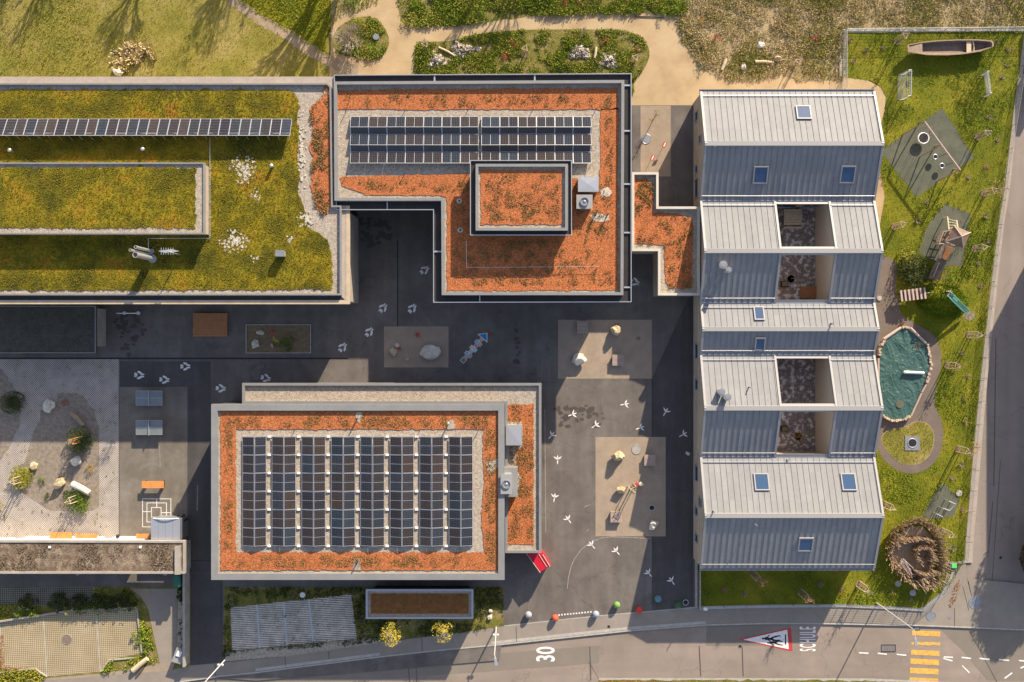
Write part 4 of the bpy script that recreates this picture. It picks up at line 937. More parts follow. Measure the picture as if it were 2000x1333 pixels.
part(t, 'aerial', M['metal_light'], lambda b: [b.tube(c + Vector((-.7, 0, 2.0 + k * .28)), c + Vector((.6, .15, 2.0 + k * .28)), .03) for k in range(6)] + [b.tube(c + Vector((-.6 + .22 * k, -.3, 3.1)), c + Vector((-.6 + .22 * k, .35, 3.1)), .025) for k in range(6)])
b = MB(); b.path([I(410, 268, 7.2), I(410, 466, 7.2), I(290, 466, 7.2), I(290, 486, 7.2)], .022)
for y in (300, 330, 360, 395, 425, 460): b.tube(I(410, y, 7.2), (I(410, y, 7.2)[0], I(410, y, 7.2)[1], 7.0), .06)
b.build('lightning_conductor', M['metal_light'], label='thin lightning conductor wire around the raised mossy block', cat='cable')
for q in ((772, 218), (664, 218), (1062, 213), (1165, 213), (768, 347), (676, 347), (900, 347), (1150, 312), (1160, 420), (1184, 420)):
    pass
k = 0
for q, z, l in (((676, 219), 6.95, 'thin roof anchor post at the upper left corner of the central solar rows'), ((790, 218), 6.95, 'thin roof anchor post above the left central solar rows'), ((913, 217), 6.95, 'thin roof anchor post above the gap of the central solar rows'),
                ((1041, 214), 6.95, 'thin roof anchor post above the right central solar rows'), ((1164, 214), 6.95, 'thin roof anchor post at the upper right corner of the central solar rows'), ((678, 341), 6.95, 'thin roof anchor post at the lower left of the central solar rows'),
                ((790, 341), 6.95, 'thin roof anchor post below the left central solar rows'), ((912, 341), 6.95, 'thin roof anchor post beside the raised orange block'), ((1162, 421), 7.0, 'left of two black posts on the gravel patch right of the raised block'),
                ((1186, 421), 7.0, 'right of two black posts on the gravel patch right of the raised block'), ((698, 818), 5.6, 'dark anchor post in the notch of the hall roof upper border'), ((698, 1098), 5.6, 'dark anchor post in the notch of the hall roof lower border'),
                ((877, 826), 5.6, 'pale vent post above the right hall solar rows'), ((575, 842), 5.55, 'thin anchor post above the second hall solar row'), ((820, 842), 5.55, 'thin anchor post above the sixth hall solar row'), ((934, 842), 5.55, 'thin anchor post at the upper right corner of the hall gravel')):
    vent_pipe(q[0], q[1], z, .5 if 'thin' in l else .75, .035 if 'thin' in l else .07, l, 'dark_metal' if 'pale' not in l else 'metal_light', cap='pale' in l, group='anchor posts on the roofs')
for q, l in (((897, 393), 'upper of two small domed drains in the shade left of the raised block'), ((899, 450), 'lower of two small domed drains in the shade left of the raised block')):
    x, y, z = I(q[0], q[1], 6.98); t = thing('roof_drain', l, 'drain', (x, y, z))
    part(t, 'gravel_ring', M['mortar'], lambda b: b.disc((x, y), .26, z, z + .04, 12)); part(t, 'dome', M['black'], lambda b: b.ball((x, y, z + .05), .1, 10, 6))

# ---------------- solar panels
def panelmat():
    m = bpy.data.materials.new('solar_cells'); m.use_nodes = True; nt = m.node_tree; N = nt.nodes; L = nt.links; b = N['Principled BSDF']
    uv = N.new('ShaderNodeUVMap'); sp = N.new('ShaderNodeSeparateXYZ'); L.new(uv.outputs[0], sp.inputs[0])
    def line(o, k, t):
        m1 = N.new('ShaderNodeMath'); m1.operation = 'MULTIPLY'; m1.inputs[1].default_value = k; L.new(o, m1.inputs[0])
        f = N.new('ShaderNodeMath'); f.operation = 'FRACT'; L.new(m1.outputs[0], f.inputs[0])
        l = N.new('ShaderNodeMath'); l.operation = 'LESS_THAN'; l.inputs[1].default_value = t; L.new(f.outputs[0], l.inputs[0]); return l.outputs[0]
    mx = N.new('ShaderNodeMath'); mx.operation = 'MAXIMUM'; L.new(line(sp.outputs[0], 10, .12), mx.inputs[0]); L.new(line(sp.outputs[1], 6, .09), mx.inputs[1])
    oi = N.new('ShaderNodeObjectInfo'); r = N.new('ShaderNodeValToRGB'); cr = r.color_ramp
    for c, p in zip([(.010, .011, .020), (.022, .017, .017), (.008, .018, .032), (.034, .022, .018), (.012, .026, .044)], (0, .25, .5, .75, 1)):
        if p in (0, 1): e = cr.elements[0 if p == 0 else -1]
        else: e = cr.elements.new(p)
        e.position = p; e.color = c + (1,)
    L.new(oi.outputs['Random'], r.inputs[0])
    n = N.new('ShaderNodeTexNoise'); n.inputs['Scale'].default_value = 3; n.inputs['Detail'].default_value = 1
    s = N.new('ShaderNodeVectorMath'); s.operation = 'SCALE'; mr = N.new('ShaderNodeMapRange'); mr.inputs[3].default_value = .7; mr.inputs[4].default_value = 1.5
    L.new(n.outputs[0], mr.inputs[0]); L.new(r.outputs[0], s.inputs[0]); L.new(mr.outputs[0], s.inputs['Scale'])
    mix = N.new('ShaderNodeMix'); mix.data_type = 'RGBA'; L.new(mx.outputs[0], mix.inputs[0]); L.new(s.outputs[0], mix.inputs[6]); mix.inputs[7].default_value = (.10, .095, .09, 1)
    L.new(mix.outputs[2], b.inputs['Base Color']); b.inputs['Roughness'].default_value = .25; b.inputs['Specular IOR Level'].default_value = .18
    return m
M['cells'] = panelmat()
def panel(parent, A_, B_, C_, D_, half=None):
    """four corners (metres, ccw seen from above, A->B is the long side): frame and cells"""
    jz = [Vector((random.gauss(0, .004), random.gauss(0, .004), random.gauss(0, .008))) for _ in range(4)]
    A_, B_, C_, D_ = [Vector(q) + e for q, e in zip((A_, B_, C_, D_), jz)]; n = (B_ - A_).cross(D_ - A_).normalized()
    if n.z < 0: A_, B_, C_, D_ = B_, A_, D_, C_; n = -n
    me = bpy.data.meshes.new('solar_panel'); off = Vector(rootof(parent).location)
    def P(s, t): return A_ + (B_ - A_) * s + (D_ - A_) * t
    u, v = .034 / (B_ - A_).length, .034 / (D_ - A_).length
    top = [P(0, 0), P(1, 0), P(1, 1), P(0, 1)]; inn = [P(u, v), P(1 - u, v), P(1 - u, 1 - v), P(u, 1 - v)]
    vs = [q + n * .04 for q in top] + [q + n * .038 for q in inn] + [q for q in top]
    fs = [(0, 1, 5, 4), (1, 2, 6, 5), (2, 3, 7, 6), (3, 0, 4, 7), (8, 9, 1, 0), (9, 10, 2, 1), (10, 11, 3, 2), (11, 8, 0, 3), (11, 10, 9, 8)]; mi = [0] * 9
    vs += [q + n * .034 for q in inn]; fs.append((12, 13, 14, 15)); mi.append(1)
    if half == 'line':
        a, b_, c_, d_ = P(.49, v), P(.51, v), P(.51, 1 - v), P(.49, 1 - v); vs += [q + n * .0365 for q in (a, b_, c_, d_)]; fs.append((16, 17, 18, 19)); mi.append(0)
    me.from_pydata([tuple(q - off) for q in vs], [], fs)
    me.materials.append(M['metal_light']); me.materials.append(M['cells']); me.polygons.foreach_set('material_index', mi)
    uvl = me.uv_layers.new(name='UVMap'); base = {12: (0, 0), 13: (1, 0), 14: (1, 1), 15: (0, 1)}
    for lp in me.loops:
        if lp.vertex_index in base: uvl.data[lp.index].uv = base[lp.vertex_index]
    o = bpy.data.objects.new('solar_panel', me); COL.objects.link(o); o.parent = parent
    return o
# moss roof row: portrait modules leaning towards the sun
zl, zh = 7.2, 8.05
t = thing('solar_row', 'long single row of pale framed solar panels tilted on the moss roof', 'solar array', I(280, 260, 7.02))
for k in range(0, 31):
    xa = 571 - (k + 1) * 19.85; xb = 571 - k * 19.85 - .35
    # straight modules: keep world x, only height changes
    x0, x1 = I(xa, 0, zl)[0], I(xb, 0, zl)[0]; yl = I(0, 233, zl)[1]; yh = I(0, 265.5, zh)[1]
    panel(t, (x0, yh, zh), (x1, yh, zh), (x1, yl, zl), (x0, yl, zl))
xa, xb = I(-20, 0, 7)[0], I(571, 0, 7)[0]; yl, yh = I(0, 233, zl)[1], I(0, 265.5, zh)[1]
part(t, 'rail', M['metal_light'], lambda b: (b.tube((xa, yh + .25, zh - .12), (xb, yh + .25, zh - .12), .04), b.tube((xa, yl - .25, zl + .05), (xb, yl - .25, zl + .05), .04)))
part(t, 'support', M['metal_light'], lambda b: [(b.tube((x, yh + .1, zh - .06), (x, yh - .15, 7.02), .03), b.tube((x, yh + .1, zh - .1), (x, yl - .3, 7.05), .025)) for x in np.arange(xa, xb, 1.0)])
# central rows: landscape modules
for x0, n, lab in ((684.5, 7, 'left block of three solar rows on the orange L shaped roof'), (940.5, 6, 'right block of three solar rows on the orange L shaped roof')):
    t = thing('solar_array', lab, 'solar array', I(x0 + n * 18, 270, 6.95), 'solar blocks on the L shaped roof')
    zl, zh = 7.05, 7.42
    for y0, y1 in ((228.5, 249), (262.5, 284), (297.5, 319.5)):
        for k in range(n):
            xa, xb = I(x0 + k * 35.8, 0, 7.2)[0], I(x0 + (k + 1) * 35.8 - .6, 0, 7.2)[0]
            panel(t, (xa, I(0, y1, zh)[1], zh), (xb, I(0, y1, zh)[1], zh), (xb, I(0, y0, zl)[1], zl), (xa, I(0, y0, zl)[1], zl), 'line')
    part(t, 'wind_deflector', mat('deflector_sheet', [(.075, .072, .072)], rough=.6, fine=.15), lambda b: [b.hexa([(xA, I(0, ya, zl)[1], 6.97), (xB, I(0, ya, zl)[1], 6.97), (xB, I(0, yb, zl)[1], 6.97), (xA, I(0, yb, zl)[1], 6.97)], [(xA, I(0, ya, zl)[1], zh - .05), (xB, I(0, ya, zl)[1], zh - .05), (xB, I(0, yb, zl)[1], 7.0), (xA, I(0, yb, zl)[1], 7.0)]) for ya, yb in ((249.6, 261.6), (284.6, 296.6)) for xA, xB in ((I(x0 + 1, 0, 7.2)[0], I(x0 + n * 35.8 - 2, 0, 7.2)[0]),)])
    for ya, yb in ((249.6, 261.6), (284.6, 296.6)):
        for xr in [I(x0 + k * 35.8 - .3, 0, 7.2)[0] for k in range(n + 1)]:
            part(t, 'rail', M['metal_light'], lambda b: b.hexa([(xr - .035, I(0, ya, zl)[1], zh - .06), (xr + .035, I(0, ya, zl)[1], zh - .06), (xr + .035, I(0, yb, zl)[1], 7.0), (xr - .035, I(0, yb, zl)[1], 7.0)],
                [(xr - .035, I(0, ya, zl)[1], zh - .01), (xr + .035, I(0, ya, zl)[1], zh - .01), (xr + .035, I(0, yb, zl)[1], 7.06), (xr - .035, I(0, yb, zl)[1], 7.06)]))
    for y1 in (249, 284, 319.5):
        for k in range(n + 1): part(t, 'back_leg', M['metal_light'], lambda b: b.tube((I(x0 + k * 35.8, 0, 7.2)[0], I(0, y1, zh)[1] + .04, zh), (I(x0 + k * 35.8, 0, 7.2)[0], I(0, y1, zh)[1] + .04, 6.98), .025))
# hall rows: tents of two modules, ridge running north-south
names = ['leftmost', 'second from the left', 'third from the left', 'fourth from the left', 'fifth from the left', 'sixth from the left', 'seventh from the left', 'rightmost']
xs = [474, 531.5, 589.5, 647.5, 704.5, 762, 820, 877]
for ci, x0 in enumerate(xs):
    t = thing('solar_array', 'double column of dark solar panels on the sports hall, ' + names[ci], 'solar array', I(x0 + 23, 960, 5.52), 'solar columns on the sports hall roof')
    zl, zr = 5.68, 6.0
    xa, xm, xb = I(x0, 0, zl)[0], I(x0 + 23, 0, zr)[0], I(x0 + 46, 0, zl)[0]
    for k in range(6):
        ya, yb = I(0, 853.5 + k * 35.6, 5.8)[1], I(0, 853.5 + (k + 1) * 35.6 - .6, 5.8)[1]
        panel(t, (xa, yb, zl), (xa, ya, zl), (xm - .02, ya, zr), (xm - .02, yb, zr), 'line')
        panel(t, (xb, yb, zl), (xb, ya, zl), (xm + .02, ya, zr), (xm + .02, yb, zr), 'line')
    part(t, 'clamp_rail', M['metal_light'], lambda b: [b.box(xa - .05, I(0, 853.3 + k * 35.6, 5.8)[1] - .03, 5.55, xb + .05, I(0, 853.3 + k * 35.6, 5.8)[1] + .03, 5.62) for k in range(7)])
    for k in range(7 if ci < 7 else 0): part(t, 'ballast_block', M['white'], lambda b: b.box(xb + .12, I(0, 853.3 + k * 35.6, 5.6)[1] - .09, 5.52, xb + .44, I(0, 853.3 + k * 35.6, 5.6)[1] + .09, 5.66))
    part(t, 'ridge_post', M['metal_light'], lambda b: [b.tube((xm, I(0, 853.5 + k * 35.6, 5.8)[1], 5.52), (xm, I(0, 853.5 + k * 35.6, 5.8)[1], zr), .025) for k in range(7)])

# ---------------- F: carport roof in the front garden
FP = i2(rect(714.5, 1151, 924.5, 1209), 3.0)
F = thing('shelter_roof', 'narrow flat shelter with rusty brown planted roof in the shaded front garden', 'shelter', base_of(FP))
part(F, 'slab', M['metal_grey'], lambda b: b.prism(FP, 2.7, 2.85, True)); part(F, 'roof_rim', M['metal_light'], lambda b: b.ring(FP, .2, 2.85, 3.05))
part(F, 'roof_gravel', M['gravel_grey'], lambda b: b.poly(inset(FP, .2), 2.88)); part(F, 'brown_substrate', M['rust_dull'], lambda b: b.poly(inset(FP, .48), 2.9))
part(F, 'wall', M['wall_dark'], lambda b: b.prism(inset(FP, .5), 0, 2.7))
scatter('sedum_plants', [inset(FP, .5)], [], 30, .06, .08, M['sedum'], z=2.9, parent=F, kind='stuff')

# ---------------- G: the long shed bottom left
GP = i2([(-90, 1055.5), (361.5, 1056.5), (361.5, 1121), (-90, 1121)], 2.8)
Gd = thing('long_shed', 'long low shed with brown moss roof and concrete edge, bottom left', 'shed', base_of(GP))
part(Gd, 'slab', M['concrete'], lambda b: b.prism(GP, 2.45, 2.65, True)); part(Gd, 'roof_edge', M['concrete'], lambda b: b.ring(GP, .22, 2.65, 2.82))
part(Gd, 'roof_moss', M['moss_brown'], lambda b: b.poly(inset(GP, .22), 2.72))
scatter('roof_growth', [inset(GP, .4)], [], 45, .07, .10, leafmat('dry_roof_growth', [(.08, .06, .035), (.18, .13, .08), (.34, .27, .18)]), z=2.72, parent=Gd, kind='stuff', clump=(.5, -.1))
part(Gd, 'wall', M['white'], lambda b: b.prism(g2(rect(-90, 1052, 286, 1062)), 0, 2.45))
for x in (0, 174, 340): part(Gd, 'post', M['concrete'], lambda b: b.box(*G(x - 3, 1112, 0), *G(x + 3, 1104, 2.45)))
for q in (97, 274): part(Gd, 'roof_outlet', M['white'], lambda b: b.prism(i2(rect(q - 2.2, 1067, q + 2.2, 1071), 2.8), 2.72, 2.86))
b = MB(); b.prism(g2([(362.5, 1056), (372.5, 1054), (372.5, 1108), (362.5, 1108)]), 0, 3.0); b.build('concrete_wall', M['concrete'], label='tall grey concrete wall closing the right end of the long shed', cat='wall')
b = MB(); b.prism(g2([(366, 1109), (370.5, 1109), (370.5, 1294), (366, 1294)]), 0, 1.35); b.build('concrete_wall', M['concrete'], label='long thin concrete wall between footway and dark driveway', cat='wall')
b = MB(); b.prism(g2([(-90, 1050.5), (30, 1050.5), (34, 1054), (-90, 1054)]), 0, .42); b.build('low_bench_wall', M['white'], label='short piece of white low wall at the left edge of the yard', cat='wall')
b = MB(); b.prism(g2([(48, 1052), (52, 1047.8), (204, 1047.8), (204, 1052)]), 0, .42); b.build('low_bench_wall', M['white'], label='long white low wall carrying two orange benches', cat='wall')
b = MB(); b.prism(g2([(216, 1052), (226, 1047.8), (291, 1047.8), (291, 1052)]), 0, .42); b.build('low_bench_wall', M['white'], label='white low wall beside the dark dome on the pavers', cat='wall')
b = MB(); b.prism(g2([(-20, 1214.5), (130, 1191.5), (268, 1184), (269, 1187), (131, 1194.5), (-20, 1217.5)]), 0, .35); b.build('garden_edge_wall', M['concrete'], label='low concrete edge along the top of the paver parking bays', cat='wall')
b = MB(); b.prism(g2([(267, 1186), (269.5, 1186), (276, 1240), (279.5, 1277), (277, 1277), (273, 1240)]), 0, .2); b.build('garden_edge_wall', M['concrete'], label='thin concrete edge right of the paver parking bays', cat='wall')
b = MB()
for p, q in (((-20, 1316), (68, 1306)), ((68, 1306), (92, 1322)), ((197, 1312), (214, 1289)), ((214, 1289), (262, 1285))):
    d = (Vector(q) - Vector(p)).normalized(); n = Vector((-d.y, d.x)) * 1.2
    b.prism(g2([Vector(p) - n, Vector(q) - n, Vector(q) + n, Vector(p) + n]), 0, .12)
b.build('edging_stones', M['kerb'], label='angled kerb stones framing the planted corners of the parking', cat='kerb')
# metal bike shed with round ridge
BP_ = i2(rect(295, 1014, 352, 1057), 2.3)
t = thing('metal_store', 'small grey sheet metal store standing against the long shed', 'shed', base_of(BP_))
part(t, 'body', M['metal_grey'], lambda b: b.prism(inset(BP_, .05), 0, 2.25))
part(t, 'roof', M['metal_light'], lambda b: [b.box(BP_[0][0] + k * .74, BP_[2][1], 2.25, BP_[0][0] + k * .74 + .72, BP_[0][1], 2.32) for k in range(4)])
part(t, 'arched_edge', M['white'], lambda b: [b.tube((BP_[0][0] + .2 + k * .26, BP_[0][1] + .04, 2.3 + .2 * math.sin(math.pi * k / 10)), (BP_[0][0] + .2 + (k + 1) * .26, BP_[0][1] + .04, 2.3 + .2 * math.sin(math.pi * (k + 1) / 10)), .05) for k in range(10)])
b = MB()
for k in range(14):
    r_ = random.Random(k); x, y = 356 + r_.uniform(-4, 6), 1010 + k * 3.1
    b.obox(G(x, y, 1.0), (r_.uniform(.3, .8), .12, 1.2), r_.uniform(20, 120), r_.uniform(-20, 20))
b.build('stacked_chairs', M['dark_metal'], label='dark heap of stacked metal frames beside the metal store', cat='furniture')

# ---------------- houses and hedges outside the frame whose shade falls into it
t = thing('neighbour_house', 'tall neighbouring house outside the right edge that shades the street', 'house', G(2190, 560))
part(t, 'wall', M['wall_beige'], lambda b: b.prism(g2(rect(2092, 344, 2300, 790)), -.1, 8.0)); part(t, 'roof', M['zinc'], lambda b: b.prism(g2(rect(2090, 342, 2302, 792)), 8.0, 8.2, True))
# ================================================================== things on the ground
def rock(px, py, w, h, label, m='rock_tan', hgt=None, ang=0, seed=0, group=None, z=.02):
    x, y, _ = G(px, py); hgt = hgt or (w + h) / 2 / S * .55
    b = MB(); b.ball((x, y, z + hgt * .45), 1.0, 22, 14, (w / S * .56, h / S * .56, hgt * .62), .28, seed + 3, ang)
    return b.build('boulder', M[m], label=label, cat='boulder', group=group)
for a in ((1203, 646, 22, 17, 'tan angular boulder near the top of the gravel court right of the blue arrow', 'rock_tan', 1.0, 10, 1),
          (1129, 703, 30, 22, 'broad pale boulder on the left edge of the same gravel court as the square bench', 'rock_white', .9, 40, 2),
          (1206, 891, 22, 18, 'domed tan boulder with a long shadow in the lower gravel court', 'rock_tan', 1.0, 0, 3),
          (1213, 956, 16, 15, 'small tan boulder beside the flowering young tree', 'rock_tan', .75, 0, 4),
          (1274, 1024, 17, 16, 'small grey boulder near the round drain of the lower gravel court', 'rock_white', .65, 30, 5),
          (840, 689, 38, 26, 'large white boulder in the shaded gravel court left of the arrow', 'rock_white', .9, 20, 6),
          (769, 688, 13, 15, 'small yellowish boulder left of the large white one', 'rock_tan', .5, 0, 7),
          (776, 675, 9, 8, 'tiny pale boulder among the painted toys of the shaded court', 'rock_white', .3, 0, 8),
          (510, 650, 14, 9, 'flat pale stone at the top of the kerbed planting plot', 'rock_white', .3, 0, 9),
          (500, 672, 14, 15, 'pointed pale stone at the left of the kerbed planting plot', 'rock_white', .35, 0, 10),
          (98, 790, 25, 22, 'white squarish boulder at the top of the gravel island', 'rock_white', .7, 20, 11),
          (153, 899, 19, 17, 'smooth white block between stakes and log on the gravel island', 'rock_white', .75, 30, 12),
          (68, 911, 16, 16, 'cream boulder beside the left round shrub', 'rock_tan', .6, 60, 13),
          (120, 943, 23, 18, 'cream pointed boulder in the middle of the gravel island', 'rock_tan', .8, 30, 14),
          (1343, 886, 10, 6, 'small white stone lying on the dark asphalt by the gabled school', 'rock_white', .2, -30, 15),
          (233, 143, 20, 11, 'grey slab like boulder against the moss roofed school', 'rock_white', .5, 0, 16),
          (870, 1234, 8, 7, 'small white stone in the front garden beside the yellow tree', 'rock_white', .3, 0, 17),
          (958, 1193, 7, 6, 'white stone at the right end of the front garden', 'rock_white', .3, 0, 18),
          (957, 1205, 9, 9, 'grey stone below the white one at the right end of the front garden', 'rock_white', .3, 0, 19),
          (1518, 116, 13, 11, 'pale root stump like boulder beside the meadow log', 'rock_tan', .5, 0, 20),
          (1451, 132, 8, 12, 'small upright pale boulder at the meadow edge', 'rock_white', .4, 0, 21),
          (1485, 88, 14, 12, 'bluish flat round stone in the meadow', 'rock_white', .2, 0, 22)):
    rock(a[0], a[1], a[2], a[3], a[4], a[5], a[6], a[7], a[8])
def pile(px, py, w, h, n, label, seed, ms=('rock_white', 'rock_tan')):
    r_ = random.Random(seed); c = G(px, py); t = thing('stone_pile', label, 'stone pile', c)
    for kk, mm in enumerate(ms):
        b = MB()
        for i in range(n // len(ms)):
            a = r_.random() * 6.28; q = math.sqrt(r_.random()); s = r_.uniform(.07, .2)
            wv = 1 + .3 * math.sin(3 * a + seed) + .15 * math.sin(7 * a); b.ball((c[0] + math.cos(a) * q * w / S / 2 * wv, c[1] + math.sin(a) * q * h / S / 2 * wv, .03 + .38 * (1 - q) * r_.uniform(.4, 1)), s * r_.uniform(.6, 1.2), 7, 4, (1.2, r_.uniform(.35, 1), .6), .45, i, r_.uniform(0, 180))
        b.build('stones', M[mm], t, kind='stuff')
pile(905, 99, 48, 26, 340, 'grey stone heap nearest the long white log in the planted bed', 1, ('rock_white', 'rock_grey', 'rock_tan', 'rock_grey')); pile(854, 120, 38, 27, 260, 'tan stone heap below the leaning white log', 2, ('rock_tan', 'rock_grey', 'rock_white', 'rock_grey'))
pile(1131, 101, 38, 32, 300, 'rounded stone heap left of the short upright log', 3, ('rock_tan', 'rock_grey', 'rock_white', 'rock_grey')); pile(1187, 119, 43, 29, 320, 'purplish grey stone heap right of the short upright log', 4, ('rock_white', 'rock_grey', 'rock_tan', 'rock_grey'))
pile(262, 104, 66, 34, 110, 'loose pile of stones and roots on the dry lawn', 5, ('rock_tan', 'wood', 'twig', 'bark'))
scatter('heap_growth', [g2(smooth([(218, 112), (235, 92), (270, 86), (300, 95), (308, 112), (290, 122), (260, 126), (250, 138), (228, 140)]))], [], 60, .35, .12, M['meadow_blades'], z=.0, clump=(1.0, -.1), label='straw and weeds growing around the stone heap on the dry lawn', cat='plants', kind='stuff')
def log(p, q, r, label, m='wood_pale', name='log', z=None):
    a, c = Vector(G(*p)), Vector(G(*q)); z = r if z is None else z; b = MB(); mid = (a + c) / 2 + Vector((0, 0, .03))
    b.tube(a + Vector((0, 0, z)), mid + Vector((.03, .05, z)), r, r * .92, 12); b.tube(mid + Vector((.03, .05, z)), c + Vector((0, 0, z)), r * .92, r * .85, 12)
    return b.build(name, M[m], label=label, cat='log')
log((857, 94), (889, 111), .12, 'long white log leaning between two stone heaps'); log((1164, 94), (1161, 115), .15, 'short upright pale log between two stone heaps')
log((1474, 122), (1510, 124), .16, 'pale log lying in the dry meadow'); log((1417, 118), (1409, 138), .18, 'forked pale log at the meadow edge')
log((146, 944), (180, 962), .36, 'thick white cylinder log lying over the right shrub', 'rock_white', z=.55)
log((142, 806), (166, 832), .25, 'curved grey log bench on the shaded gravel island', 'wood'); log((262, 1308), (290, 1285), .28, 'pale fallen trunk at the end of the footway', 'wood_pale')
log((268, 1320), (282, 1302), .12, 'dark branch lying below the fallen trunk', 'bark'); log((1240, 33), (1296, 35), .05, 'thin branch lying on the edge of the curved gravel path', 'bark')

# ---------------- young trees on stakes
def twigs(b, c, top, n, L, seed, r=.022, spread=.7):
    rr = random.Random(seed)
    for i in range(n):
        z = rr.uniform(.45, 1.0) * top; a = rr.random() * 6.28
        p = Vector(c) + Vector((0, 0, z)); d = Vector((math.cos(a) * spread, math.sin(a) * spread, rr.uniform(.5, 1.2))).normalized()
        l = L * rr.uniform(.5, 1.1) * (1.2 - .5 * z / top)
        e = p + d * l; b.tube(p, e, r, r * .4, 4, False)
        for k in range(3):
            q = p.lerp(e, rr.uniform(.35, .9)); dd = (d + Vector((rr.gauss(0, .5), rr.gauss(0, .5), rr.gauss(0, .3)))).normalized()
            b.tube(q, q + dd * l * .4, r * .5, r * .2, 3, False)
def young_tree(px, py, top, L, leaf, n, label, ang=20, seed=0, stakes=True, sh=2.1, spread_=.36, soil=True, twig='twig', group='young staked trees', sm='wood_pale', tw=16):
    c = Vector(G(px, py, .03)); t = thing('young_tree', label, 'tree', c, group); r_ = random.Random(seed)
    b = MB(); b.tube(c, c + Vector((.03, .02, top)), .045, .02, 7); twigs(b, c, top, tw, L, seed); b.build('trunk', M[twig], t)
    if leaf:
        b = MB(); leaves(b, c + Vector((0, 0, top * .78)), L * 1.15, n, .085, 1.0, seed=seed); b.build('crown', M[leaf], t)
    if stakes:
        pts = [c + Vector((math.cos(math.radians(ang + k * 120)) * spread_, math.sin(math.radians(ang + k * 120)) * spread_, 0)) for k in range(3)]
        for p in pts:
            b = MB(); b.tube(p, p + Vector((0, 0, sh)), .045, .04, 7); b.build('stake', M[sm], t)
        b = MB()
        for k in range(3): b.tube(pts[k] + Vector((0, 0, sh - .1)), pts[(k + 1) % 3] + Vector((0, 0, sh - .1)), .028)
        b.build('crossbar', M[sm], t)
    if soil:
        b = MB(); b.prism([(c.x + .40 * r_.uniform(.8, 1.15) * math.cos(a * .42), c.y + .40 * r_.uniform(.8, 1.15) * math.sin(a * .42)) for a in range(15)], .02, .05); b.build('soil_ring', M['soil'], t)
    return t
YT = [(1752, 82, 3.4, .5, None, 0, 'staked bare tree at the fence left of the wooden boat', 30, 1), (1909, 268, 2.6, .5, None, 0, 'staked tree right of the swing frame, next to the road', 25, 2),
      (1922, 378, 3.2, .95, 'leaf_ochre', 240, 'staked tree with yellowish crown reaching over the road beside the swings', 20, 3), (1747, 443, 2.2, .35, None, 0, 'staked tree left of the climbing tower', 20, 4),
      (1903, 487, 2.3, .3, None, 0, 'staked tree right of the climbing tower roof', 10, 5), (1893, 655, 2.8, .45, 'leaf_olive', 40, 'staked tree with a few green leaves right of the slide', 0, 6),
      (1850, 714, 2.8, .75, 'leaf_ochre', 90, 'staked tree with sparse straw coloured crown right of the tarpaulin', -5, 7), (1871, 878, 3.6, .85, 'leaf_ochre', 200, 'staked tree with golden crown right of the looped path', -20, 8),
      (1727, 986, 2.0, .3, None, 0, 'staked tree against the pale fifth gable', -30, 9), (1840, 1038, 2.6, .35, 'leaf_olive', 20, 'staked tree beside the upper right of the stick fort', -25, 10),
      (1678, 1142, 3.0, .65, 'leaf_ochre', 40, 'staked tree on the sunlit grass below the gabled school', -35, 11), (1564, 1157, 3.2, .8, None, 0, 'bare staked tree in the shade near the pavement', -40, 12),
      (1472, 1122, 3.6, .8, None, 0, 'bare staked tree in the shade close to the gabled school wall', -45, 13), (1548, 132, 1.6, .3, 'leaf_ochre', 15, 'staked sapling at the meadow edge above the first gable', 40, 14),
      (834, 99, 3.2, .35, None, 0, 'bare staked sapling at the left of the planted bed', 60, 15), (1025, 107, 1.6, .3, None, 0, 'tiny staked sapling in the middle of the planted bed', 70, 16),
      (1136, 78, 3.2, .5, None, 0, 'bare sapling above the rounded stone heap', 70, 17), (1236, 124, 1.8, .45, 'leaf_ochre', 60, 'staked sapling at the right tip of the planted bed', 45, 18),
      (1233, 950, 2.2, .38, 'leaf_green', 60, 'staked young tree with flowers in the lower gravel court', 55, 19), (1243, 661, 1.6, .42, None, 0, 'small bare tree in the shaded half of the upper gravel court', 40, 20),
      (4, 777, 2.6, .6, None, 0, 'bare staked tree at the left edge of the yard', 175, 21), (160, 857, 3.0, .5, None, 0, 'staked tree with orange banded stakes on the gravel island', 165, 22),
      (45, 935, 2.6, .35, None, 0, 'staked tree in the left round shrub', 190, 23), (152, 973, 2.4, .35, None, 0, 'staked tree in the right shrub under the white log', 200, 24),
      (-4, 990, 2.4, .3, None, 0, 'staked tree cut off by the left edge above the shed', 195, 25)]
for a in YT:
    px, py = a[0], a[1]
    red = a[8] in (12, 13, 20); yard = a[8] in (19, 20, 21, 22, 23, 24, 25)
    young_tree(px, py, a[2], a[3], a[4], a[5], a[6], a[7], a[8], stakes=a[8] not in (17, 20), twig='twig_red' if red else 'twig', soil=not yard, sm='wood_orange' if a[8] == 22 else 'wood_pale', tw=38 if red else (24 if a[4] is None and a[3] > .4 else 14))
for px, py, n, L, leaf, label, s in ((772, 1240, 420, .95, 'leaf_yellow', 'bright yellow leaved young tree left of its twin by the front garden', 51), (870, 1234, 320, .85, 'leaf_yellow', 'paler yellow leaved young tree right of its twin by the front garden', 52)):
    young_tree(px, py - 24, 4.9, L, leaf, n * 2, label, 0, s, stakes=False, soil=False, group='yellow trees by the front garden')
young_tree(1276, 234, 1.9, .55, 'leaf_olive', 110, 'small tree with round tan shrub on the gravel strip between the buildings', 0, 53, stakes=False, soil=False, group=None, sh=1)
young_tree(1559, 853, 2.2, .7, 'leaf_ochre', 130, 'golden leaved tree inside the lower roof court', 0, 54, stakes=False, soil=True, group=None)
young_tree(1545, 545, 1.8, .6, None, 0, 'bare tree inside the upper roof court', 0, 55, stakes=False, soil=True, group=None, tw=30)

